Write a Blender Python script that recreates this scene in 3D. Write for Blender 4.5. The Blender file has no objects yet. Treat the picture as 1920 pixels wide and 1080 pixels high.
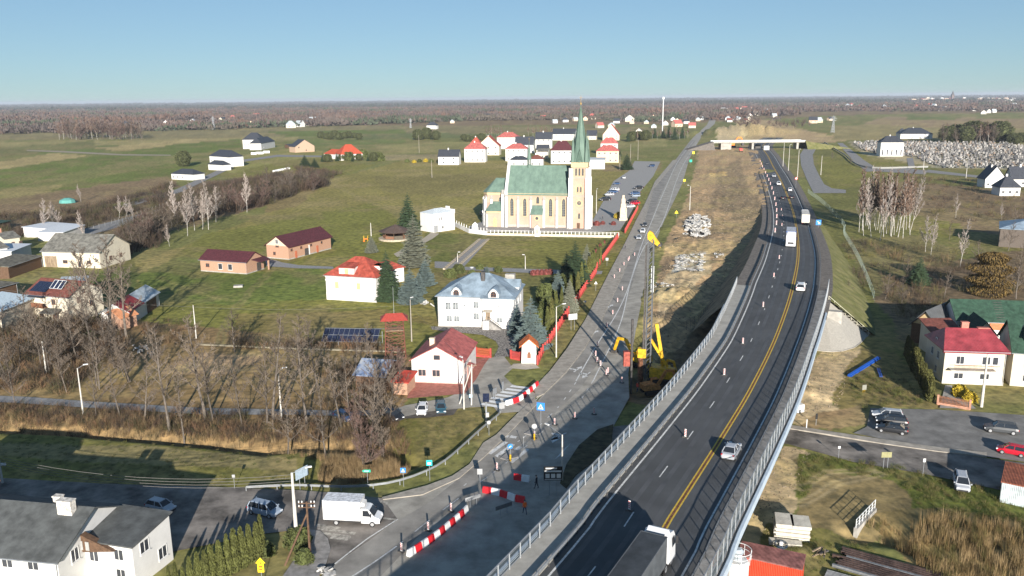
import bpy, math, random
import numpy as np
from mathutils import Vector, Matrix
R = random.Random(7)
rad = math.radians
C = bpy.context.scene.collection
sc = bpy.context.scene
# ---------------------------------------------------------------- camera
CAM_H, FPX = 50.0, 1558.0
PITCH, ROLL = math.atan(355.5/1558), rad(.55)
SUN_EL, SUN_AZ = rad(15.0), rad(172.2)
fw = Vector((0, math.cos(PITCH), -math.sin(PITCH)))
up0 = Vector((0, math.sin(PITCH), math.cos(PITCH))); ri0 = Vector((1, 0, 0))
upv = up0*math.cos(ROLL)+ri0*math.sin(ROLL); riv = ri0*math.cos(ROLL)-up0*math.sin(ROLL)
cd = bpy.data.cameras.new('camera'); cam = bpy.data.objects.new('camera', cd); C.objects.link(cam)
m = Matrix((riv, upv, -fw)).transposed().to_4x4(); m.translation = Vector((0, 0, CAM_H)); cam.matrix_world = m
cd.sensor_width = 36; cd.lens = FPX/1920*36; cd.clip_start = .5; cd.clip_end = 60000
sc.camera = cam
# ---------------------------------------------------------------- sky and sun
w = bpy.data.worlds.new('World'); sc.world = w; w.use_nodes = True
nt = w.node_tree; bg = nt.nodes['Background']
sky = nt.nodes.new('ShaderNodeTexSky'); sky.sky_type = 'NISHITA'; sky.sun_disc = False
sky.sun_elevation = SUN_EL; sky.sun_rotation = SUN_AZ; sky.altitude = 200; sky.air_density = .8; sky.dust_density = .0; sky.ozone_density = 1.6
tint = nt.nodes.new('ShaderNodeMix'); tint.data_type = 'RGBA'; tint.blend_type = 'MULTIPLY'; tint.inputs[0].default_value = 1; tint.inputs[7].default_value = (.61, .84, 1.04, 1)
gm_ = nt.nodes.new('ShaderNodeGamma'); gm_.inputs[1].default_value = .55; nt.links.new(sky.outputs[0], gm_.inputs[0]); nt.links.new(gm_.outputs[0], tint.inputs[6]); nt.links.new(tint.outputs[2], bg.inputs[0]); bg.inputs[1].default_value = .10
sl = bpy.data.lights.new('sun', 'SUN'); sl.energy = 4.7; sl.angle = rad(.5); sl.color = (1, .93, .84)
so = bpy.data.objects.new('sun', sl); C.objects.link(so)
sv = Vector((math.sin(SUN_AZ)*math.cos(SUN_EL), math.cos(SUN_AZ)*math.cos(SUN_EL), math.sin(SUN_EL)))
so.rotation_euler = sv.to_track_quat('Z', 'Y').to_euler(); so.location = (60, -60, 120)
sc.view_settings.view_transform = 'Standard'; sc.view_settings.look = 'None'; sc.view_settings.exposure = 1.12
sc.view_settings.gamma = 1; sc.view_settings.use_curve_mapping = False
sc.cycles.volume_bounces = 0; sc.cycles.max_bounces = 6; sc.cycles.transparent_max_bounces = 12
sc.cycles.volume_step_rate = 10

# ---------------------------------------------------------------- pixel of the photograph -> point of the place
def P(px, py, z=0.0):
    d = fw + riv*((px-960)/FPX) + upv*((540-py)/FPX)
    t = (z-CAM_H)/d.z
    return Vector((d.x*t, d.y*t, z))
def px_of(p):
    d = Vector(p)-Vector((0, 0, CAM_H)); w_ = d.dot(fw)
    return 960+FPX*d.dot(riv)/w_, 540-FPX*d.dot(upv)/w_, w_
def ppm(px, py, z=0.0):               # photograph pixels per metre at that place
    return FPX/(P(px, py, z)-Vector((0, 0, CAM_H))).dot(fw)

# ---------------------------------------------------------------- materials
MATS = {}
def mat(name, col, rough=.8, var=.12, scale=3.0, bump=0.0, metal=0.0, spec=.3, col2=None, wave=None, rnd=0.0, detail=5, stretch=None, attr=None, emis=None, alpha=None, coords='Object'):
    if name in MATS: return MATS[name]
    if 'roof' in name: var = max(var, .24); detail = 9
    mt = bpy.data.materials.new(name); mt.use_nodes = True; n = mt.node_tree; L = n.links
    b = n.nodes['Principled BSDF']; b.inputs['Roughness'].default_value = rough; b.inputs['Metallic'].default_value = metal
    b.inputs['Specular IOR Level'].default_value = spec
    tc = n.nodes.new('ShaderNodeTexCoord'); out = tc.outputs[coords]
    if stretch:
        mp = n.nodes.new('ShaderNodeMapping'); mp.inputs['Scale'].default_value = stretch; L.new(out, mp.inputs[0]); out = mp.outputs[0]
    nz = n.nodes.new('ShaderNodeTexNoise'); nz.inputs['Scale'].default_value = scale; nz.inputs['Detail'].default_value = detail; nz.inputs['Roughness'].default_value = .62
    L.new(out, nz.inputs['Vector'])
    base = n.nodes.new('ShaderNodeMix'); base.data_type = 'RGBA'
    c2 = col2 if col2 else tuple(min(1, c*(1-var*1.6)) for c in col)
    c1 = col if col2 else tuple(min(1, c*(1+var)) for c in col)
    rp = n.nodes.new('ShaderNodeMapRange'); rp.inputs['From Min'].default_value = .35; rp.inputs['From Max'].default_value = .65
    L.new(nz.outputs[0], rp.inputs[0]); L.new(rp.outputs[0], base.inputs[0])
    base.inputs[6].default_value = (*c2, 1); base.inputs[7].default_value = (*c1, 1)
    cur = base.outputs[2]
    if attr:
        at = n.nodes.new('ShaderNodeAttribute'); at.attribute_name = attr
        mx = n.nodes.new('ShaderNodeMix'); mx.data_type = 'RGBA'; mx.blend_type = 'MULTIPLY'; mx.inputs[0].default_value = 1
        L.new(cur, mx.inputs[6]); L.new(at.outputs['Color'], mx.inputs[7]); cur = mx.outputs[2]
    if rnd:
        oi = n.nodes.new('ShaderNodeObjectInfo'); mr = n.nodes.new('ShaderNodeMapRange')
        mr.inputs['To Min'].default_value = 1-rnd; mr.inputs['To Max'].default_value = 1+rnd
        L.new(oi.outputs['Random'], mr.inputs[0])
        vm = n.nodes.new('ShaderNodeVectorMath'); vm.operation = 'SCALE'; L.new(cur, vm.inputs[0]); L.new(mr.outputs[0], vm.inputs['Scale']); cur = vm.outputs[0]
    L.new(cur, b.inputs['Base Color'])
    h = None
    if wave:                          # (axis, scale, depth)
        wv = n.nodes.new('ShaderNodeTexWave'); wv.wave_type = 'BANDS'; wv.bands_direction = wave[0]; wv.inputs['Scale'].default_value = wave[1]
        wv.inputs['Distortion'].default_value = 0; L.new(tc.outputs['Object'], wv.inputs[0])
        bp = n.nodes.new('ShaderNodeBump'); bp.inputs['Distance'].default_value = wave[2]; bp.inputs['Strength'].default_value = .8
        L.new(wv.outputs['Fac'], bp.inputs['Height']); h = bp
    if bump:
        b2 = n.nodes.new('ShaderNodeBump'); b2.inputs['Distance'].default_value = bump; b2.inputs['Strength'].default_value = 1
        L.new(nz.outputs[0], b2.inputs['Height'])
        if h: L.new(h.outputs[0], b2.inputs['Normal'])
        h = b2
    if h: L.new(h.outputs[0], b.inputs['Normal'])
    if alpha is not None: b.inputs['Alpha'].default_value = alpha
    if emis: b.inputs['Emission Color'].default_value = (*emis[0], 1); b.inputs['Emission Strength'].default_value = emis[1]
    MATS[name] = mt; return mt

asphalt = mat('asphalt', (.265, .25, .225), .9, .2, .22, .004, detail=9)
asphalt_old = mat('asphalt_old', (.33, .31, .27), .92, .2, .3, .004, detail=9)
asphalt_new = mat('asphalt_new', (.074, .077, .080), .85, .13, .16, .003, detail=9)
asphalt_side = mat('asphalt_side', (.20, .18, .16), .92, .4, .25, .005, detail=9)
paver = mat('paver', (.34, .31, .265), .9, .16, .8, .01, detail=8)
paver_red = mat('paver_red', (.34, .13, .10), .9, .18, 1.2, .01, detail=8)
paver_grey = mat('paver_grey', (.25, .24, .23), .9, .2, 1.5, .01, detail=8)
stonepave = mat('stone_paving', (.24, .22, .20), .95, .5, 2.6, .05, detail=3)
gravel = mat('gravel', (.17, .15, .13), .95, .25, 1.2, .02, detail=9)
concrete = mat('concrete', (.34, .325, .295), .85, .16, .8, .01, detail=8)
concrete_dark = mat('concrete_dark', (.26, .25, .235), .9, .25, .9, .02, detail=8)
kerbm = mat('kerb', (.40, .38, .34), .85, .15, 2)
paint_w = mat('road_paint_white', (.62, .62, .60), .7, .22, 2.5, detail=8)
paint_y = mat('road_paint_yellow', (.56, .38, .05), .7, .15, 2.5)
steel = mat('galvanised_steel', (.29, .31, .33), .45, .1, 2, metal=.35, spec=.5)
steel_w = mat('pale_painted_steel', (.66, .68, .68), .5, .08, 2)
steel_d = mat('dark_steel', (.07, .065, .062), .6, .25, 3)
rust = mat('rusty_steel', (.22, .10, .055), .85, .35, 2, .005)
rubber = mat('rubber', (.025, .025, .027), .85, .1, 4)
glass = mat('window_glass', (.045, .05, .06), .12, .2, .6, spec=.6)
carglass = mat('car_glass', (.02, .024, .03), .08, .1, .6, spec=.7)
white_wall = mat('white_render', (.60, .595, .58), .9, .05, .5, .004)
white_pl = mat('white_plastic', (.62, .62, .61), .5, .04, 3)
cream_wall = mat('cream_render', (.56, .51, .41), .9, .07, .5, .004)
grey_wall = mat('grey_render', (.52, .50, .47), .9, .1, .5, .004)
redpaint = mat('red_paint', (.50, .035, .035), .55, .1, 2)
yellowpaint = mat('yellow_paint', (.62, .37, .02), .5, .25, 2)
orangepaint = mat('orange_paint', (.80, .20, .03), .5, .12, 2)
bluepaint = mat('blue_paint', (.02, .14, .55), .5, .08, 2)
greenpaint = mat('green_paint', (.0, .34, .20), .5, .08, 2)
wood = mat('weathered_wood', (.25, .19, .13), .85, .25, 3, .01, stretch=(1, 1, .2))
wood_d = mat('dark_wood', (.11, .065, .04), .8, .2, 3, .01)
brickm = mat('red_brick_wall', (.40, .24, .165), .9, .22, 4, .01, stretch=(1, 1, 3))
bark = mat('bark', (.115, .098, .082), .95, .25, 3, .02, rnd=.25)
bark_pale = mat('birch_bark', (.46, .44, .41), .9, .35, 1.6, .01, rnd=.1)
twigm = mat('twigs', (.125, .10, .078), .95, .15, 2, rnd=.3)
twig_red = mat('reddish_twigs', (.12, .078, .065), .95, .2, 2, rnd=.3)
spruce_d = mat('dark_spruce_needles', (.045, .075, .035), .85, .3, 2, rnd=.15)
spruce_b = mat('blue_spruce_needles', (.135, .18, .17), .85, .2, 2, rnd=.12)
spruce_s = mat('silvery_spruce_needles', (.20, .21, .155), .85, .2, 2, rnd=.12)
thujam = mat('thuja_foliage', (.092, .10, .028), .85, .3, 2, rnd=.15)
bushm = mat('bush_foliage', (.08, .095, .03), .85, .3, 2, rnd=.3)

# ---------------------------------------------------------------- mesh builder
class MB:
    def __init__(s): s.v = []; s.f = []; s.m = []
    def add(s, vs, fs, mi=0):
        o = len(s.v); s.v.extend([tuple(v) for v in vs])
        for f in fs: s.f.append(tuple(i+o for i in f)); s.m.append(mi)
        return s
    def box(s, x, y, z, sx, sy, sz, rz=0, mi=0):
        c, n = math.cos(rz), math.sin(rz); vs = []
        for zz in (z, z+sz):
            for a, b in ((-1, -1), (1, -1), (1, 1), (-1, 1)):
                u, v = a*sx/2, b*sy/2; vs.append((x+u*c-v*n, y+u*n+v*c, zz))
        return s.add(vs, [(3, 2, 1, 0), (4, 5, 6, 7), (0, 1, 5, 4), (1, 2, 6, 5), (2, 3, 7, 6), (3, 0, 4, 7)], mi)
    def tube(s, p0, p1, r0, r1=None, n=6, mi=0, caps=True):
        p0 = Vector(p0); p1 = Vector(p1); r1 = r0 if r1 is None else r1
        d = (p1-p0); 
        if d.length < 1e-6: return s
        d.normalize(); a = d.cross(Vector((0, 0, 1)) if abs(d.z) < .9 else Vector((1, 0, 0))).normalized(); b = d.cross(a)
        vs = []
        for p, r in ((p0, r0), (p1, r1)):
            for i in range(n):
                t = 2*math.pi*(i+.5)/n; vs.append(p+a*(r*math.cos(t))+b*(r*math.sin(t)))
        fs = [(i, (i+1) % n, n+(i+1) % n, n+i) for i in range(n)]
        if caps: fs += [tuple(range(n-1, -1, -1)), tuple(range(n, 2*n))]
        return s.add(vs, fs, mi)
    def path(s, pts, r, n=4, mi=0):
        for a, b in zip(pts, pts[1:]): s.tube(a, b, r, r, n, mi)
        return s
    def bar(s, p0, p1, w, h=None, mi=0):         # rectangular bar, h along z
        h = w if h is None else h
        p0 = Vector(p0); p1 = Vector(p1); d = (p1-p0).normalized()
        a = d.cross(Vector((0, 0, 1)))
        a = Vector((1, 0, 0)) if a.length < 1e-3 else a.normalized(); b = a.cross(d).normalized()
        vs = [p+a*(i*w/2)+b*(j*h/2) for p in (p0, p1) for i, j in ((-1, -1), (1, -1), (1, 1), (-1, 1))]
        return s.add(vs, [(0, 1, 2, 3), (7, 6, 5, 4), (4, 5, 1, 0), (5, 6, 2, 1), (6, 7, 3, 2), (7, 4, 0, 3)], mi)
    def prism(s, pts, z0, z1, mi=0, bottom=True):
        n = len(pts); vs = [(p[0], p[1], z0) for p in pts]+[(p[0], p[1], z1) for p in pts]
        fs = [(i, (i+1) % n, n+(i+1) % n, n+i) for i in range(n)]+[tuple(range(n, 2*n))]
        if bottom: fs.append(tuple(range(n-1, -1, -1)))
        return s.add(vs, fs, mi)
    def extr(s, prof, a0, a1, axis='y', mi=0):   # profile of (u, z) extruded along an axis
        n = len(prof)
        q = (lambda u, z, a: (u, a, z)) if axis == 'y' else (lambda u, z, a: (a, u, z))
        vs = [q(u, z, a0) for u, z in prof]+[q(u, z, a1) for u, z in prof]
        return s.add(vs, [(i, (i+1) % n, n+(i+1) % n, n+i) for i in range(n)]+[tuple(range(n-1, -1, -1)), tuple(range(n, 2*n))], mi)
    def slab(s, pts, t, mi=0):                    # a planar polygon with thickness t downwards along z
        n = len(pts); vs = [Vector(p) for p in pts]+[Vector(p)-Vector((0, 0, t)) for p in pts]
        return s.add(vs, [tuple(range(n)), tuple(range(2*n-1, n-1, -1))]+[(n+i, n+(i+1) % n, (i+1) % n, i) for i in range(n)], mi)
    def lathe(s, x, y, prof, n=12, mi=0):
        vs = [(x+r*math.cos(2*math.pi*i/n), y+r*math.sin(2*math.pi*i/n), z) for r, z in prof for i in range(n)]
        fs = [(k*n+i, k*n+(i+1) % n, (k+1)*n+(i+1) % n, (k+1)*n+i) for k in range(len(prof)-1) for i in range(n)]
        fs += [tuple(range(n-1, -1, -1)), tuple((len(prof)-1)*n+i for i in range(n))]
        return s.add(vs, fs, mi)
    def mesh(s, name, mats, smooth=False):
        used = sorted({i for f in s.f for i in f}); mp = {i: k for k, i in enumerate(used)}
        me = bpy.data.meshes.new(name); me.from_pydata([s.v[i] for i in used], [], [tuple(mp[i] for i in f) for f in s.f])
        for m_ in (mats if isinstance(mats, (list, tuple)) else [mats]): me.materials.append(m_)
        if len(me.materials) > 1: me.polygons.foreach_set('material_index', s.m)
        if smooth: me.shade_smooth()
        me.update(); return me
    def obj(s, name, mats, parent=None, loc=None, rz=None, smooth=False, kind=None, label=None):
        return ob(name, s.mesh(name, mats, smooth), parent, loc, rz, kind, label)
def ob(name, me, parent=None, loc=None, rz=None, kind=None, label=None):
    o = bpy.data.objects.new(name, me); C.objects.link(o)
    if parent: o.parent = parent
    if loc is not None: o.location = loc
    if rz is not None: o.rotation_euler = (0, 0, rz)
    if kind: o['kind'] = kind
    if label: o['label'] = label
    return o
def T(name, label, cat, loc=(0, 0, 0), rz=0, group=None):
    o = bpy.data.objects.new(name, None); C.objects.link(o); o.location = loc; o.rotation_euler = (0, 0, rz)
    o['label'] = label; o['category'] = cat
    if group: o['group'] = group
    return o
def tag(o, label, cat, group=None):
    o['label'] = label; o['category'] = cat
    if group: o['group'] = group
    return o
KIDS = {}
def note(root):                                   # remembers the parts of a thing once built
    ch = [o for o in C.objects if o.parent == root]
    KIDS[root.name] = [(c, [g for g in C.objects if g.parent == c]) for c in ch]; return root
def dup(root, loc, rz, label, group=None, scale=None, swap=None):
    if root.name not in KIDS: note(root)
    r = root.copy(); C.objects.link(r); r.location = loc; r.rotation_euler = (0, 0, rz); r['label'] = label
    if scale is not None: r.scale = scale if hasattr(scale, '__len__') else (scale,)*3
    if group: r['group'] = group
    for ch, gs in KIDS[root.name]:
        c = ch.copy(); C.objects.link(c); c.parent = r
        if swap and c.name.split('.')[0] in swap:
            c.data = swap[c.name.split('.')[0]]
        for g in gs:
            d = g.copy(); C.objects.link(d); d.parent = c
    return r
ORD = 'first second third fourth fifth sixth seventh eighth ninth tenth eleventh twelfth thirteenth fourteenth fifteenth sixteenth seventeenth eighteenth nineteenth twentieth'.split()
TENS = {2: 'twent', 3: 'thirt', 4: 'fort', 5: 'fift', 6: 'sixt', 7: 'sevent', 8: 'eight', 9: 'ninet'}
def nth(i):
    if i < 20: return ORD[i]
    n = i+1
    if n > 100: return 'hundred and '+nth(n-101)
    if n == 100: return 'hundredth'
    return TENS[n//10]+('y-'+ORD[n % 10-1] if n % 10 else 'ieth')

def smooth(pts, step=3.0):                        # Catmull-Rom through points, resampled
    pts = [Vector(p) for p in pts]; out = []
    for i in range(len(pts)-1):
        p0 = pts[i-1] if i else pts[0]*2-pts[1]; p1, p2 = pts[i], pts[i+1]; p3 = pts[i+2] if i+2 < len(pts) else p2*2-p1
        n = max(1, int((p2-p1).length/step))
        for k in range(n):
            t = k/n
            out.append(.5*((2*p1)+(p2-p0)*t+(2*p0-5*p1+4*p2-p3)*t*t+(3*p1-p0-3*p2+p3)*t**3))
    return out+[pts[-1]]
def normals2(pts):                                # unit vectors to the right of the path
    ns = []
    for i in range(len(pts)):
        a = pts[max(0, i-1)]; b = pts[min(len(pts)-1, i+1)]; d = b-a; n = Vector((d.y, -d.x, 0)); ns.append(n.normalized())
    return ns
def hwf(y):                                        # the motorway widens a little with distance
    return float(np.interp(y, [140, 190, 240, 300, 350, 530], [1, 1.18, 1.19, 1.13, 1.16, 1.3]))
HWY = [0]
def ribbon(mb, pts, o0, o1, z0=0, z1=None, mi=0, skirt=0):
    z1 = z0 if z1 is None else z1; ns = normals2(pts); vs = []
    for p, n in zip(pts, ns):
        k = hwf(p.y) if HWY[0] else 1; a = p+n*o0*k; b = p+n*o1*k; vs += [(a.x, a.y, p.z+z0), (b.x, b.y, p.z+z1)]
    fs = [(2*i, 2*i+1, 2*i+3, 2*i+2) for i in range(len(pts)-1)]
    mb.add(vs, fs, mi)
    if skirt:
        for k, sgn in ((0, 1), (1, -1)):
            w_ = []
            for i in range(len(pts)): v = vs[2*i+k]; w_ += [v, (v[0], v[1], v[2]-skirt)]
            mb.add(w_, [(2*i, 2*i+2, 2*i+3, 2*i+1) if k else (2*i, 2*i+1, 2*i+3, 2*i+2) for i in range(len(pts)-1)], mi)
    return mb
def sheet(name, pix, z, m_, thick=0, kind='structure', parent=None, sm=0):
    pts = [P(a, b, z) for a, b in pix]
    if sm: pts = smooth(pts+[pts[0]], sm)[:-1]
    area = sum(pts[i-1].x*pts[i].y-pts[i].x*pts[i-1].y for i in range(len(pts)))
    if area < 0: pts.reverse()
    import mathutils.geometry as g
    tris = g.tessellate_polygon([pts]); n = len(pts); mb = MB()
    vs = [tuple(p) for p in pts]
    fs = []
    for t in tris:
        a, b, c = (pts[i] for i in t)
        fs.append(t if (b-a).cross(c-a).z > 0 else tuple(reversed(t)))
    mb.add(vs, fs)
    if thick:
        vs2 = vs+[(p.x, p.y, z-thick) for p in pts]
        mb.add(vs2, [(n+i, n+(i+1) % n, (i+1) % n, i) for i in range(n)])
    o = mb.obj(name, m_, parent)
    if kind: o['kind'] = kind
    return o
def lines(mb, pix, width, z, dash=None, mi=0, step=3.0):
    pts = smooth([P(a, b, z) for a, b in pix], step)
    if not dash: return ribbon(mb, pts, -width/2, width/2, 0, mi=mi)
    L_, run = dash; acc = 0; cur = [pts[0]]; on = True
    dense = smooth(pts, .6)
    cur = []
    for a, b in zip(dense, dense[1:]):
        if acc % (L_+run) < L_: cur += [a]
        elif len(cur) > 1: ribbon(mb, cur, -width/2, width/2, 0, mi=mi); cur = []
        else: cur = []
        acc += (b-a).length
    if len(cur) > 1: ribbon(mb, cur, -width/2, width/2, 0, mi=mi)
    return mb
# ---------------------------------------------------------------- terrain
def wob(x, y, s, seed):
    return (np.sin(x/s+seed)+np.sin(y/s*1.13+seed*1.7)+np.sin((x+y)/s*.71+seed*.3)+.6*np.sin((x-y)/s*2.3+seed*2.1)+.5*np.sin(x/s*3.1-y/s*1.9+seed*3.3))/4.1
def vnoise(x, y, s, seed):                        # smooth value noise
    x = x/s+seed*17.3; y = y/s+seed*9.1
    xi = np.floor(x).astype(np.int64); yi = np.floor(y).astype(np.int64); u = x-xi; v = y-yi
    u = u*u*(3-2*u); v = v*v*(3-2*v)
    def h(a, b):
        k = (a*374761393+b*668265263) & 0x7fffffff; k = ((k ^ (k >> 13))*1274126177) & 0x7fffffff
        return (k ^ (k >> 16)) % 10007/10007.0
    return (h(xi, yi)*(1-u)+h(xi+1, yi)*u)*(1-v)+(h(xi, yi+1)*(1-u)+h(xi+1, yi+1)*u)*v
def inpoly(x, y, poly):
    c = np.zeros(x.shape, bool); n = len(poly)
    for i in range(n):
        x0, y0 = poly[i-1]; x1, y1 = poly[i]
        if y0 == y1: continue
        m_ = ((y0 > y) != (y1 > y)); c ^= m_ & (x < (x1-x0)*(y-y0)/(y1-y0)+x0)
    return c
def seg_dist(x, y, pts):
    d = np.full(x.shape, 1e9)
    for a, b in zip(pts, pts[1:]):
        ax, ay, bx, by = a.x, a.y, b.x, b.y; L2 = (bx-ax)**2+(by-ay)**2+1e-9
        t = np.clip(((x-ax)*(bx-ax)+(y-ay)*(by-ay))/L2, 0, 1)
        d = np.minimum(d, np.hypot(x-ax-t*(bx-ax), y-ay-t*(by-ay)))
    return d
def poly_w(pix): return [tuple(P(a, b)[:2]) for a, b in pix]
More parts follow.
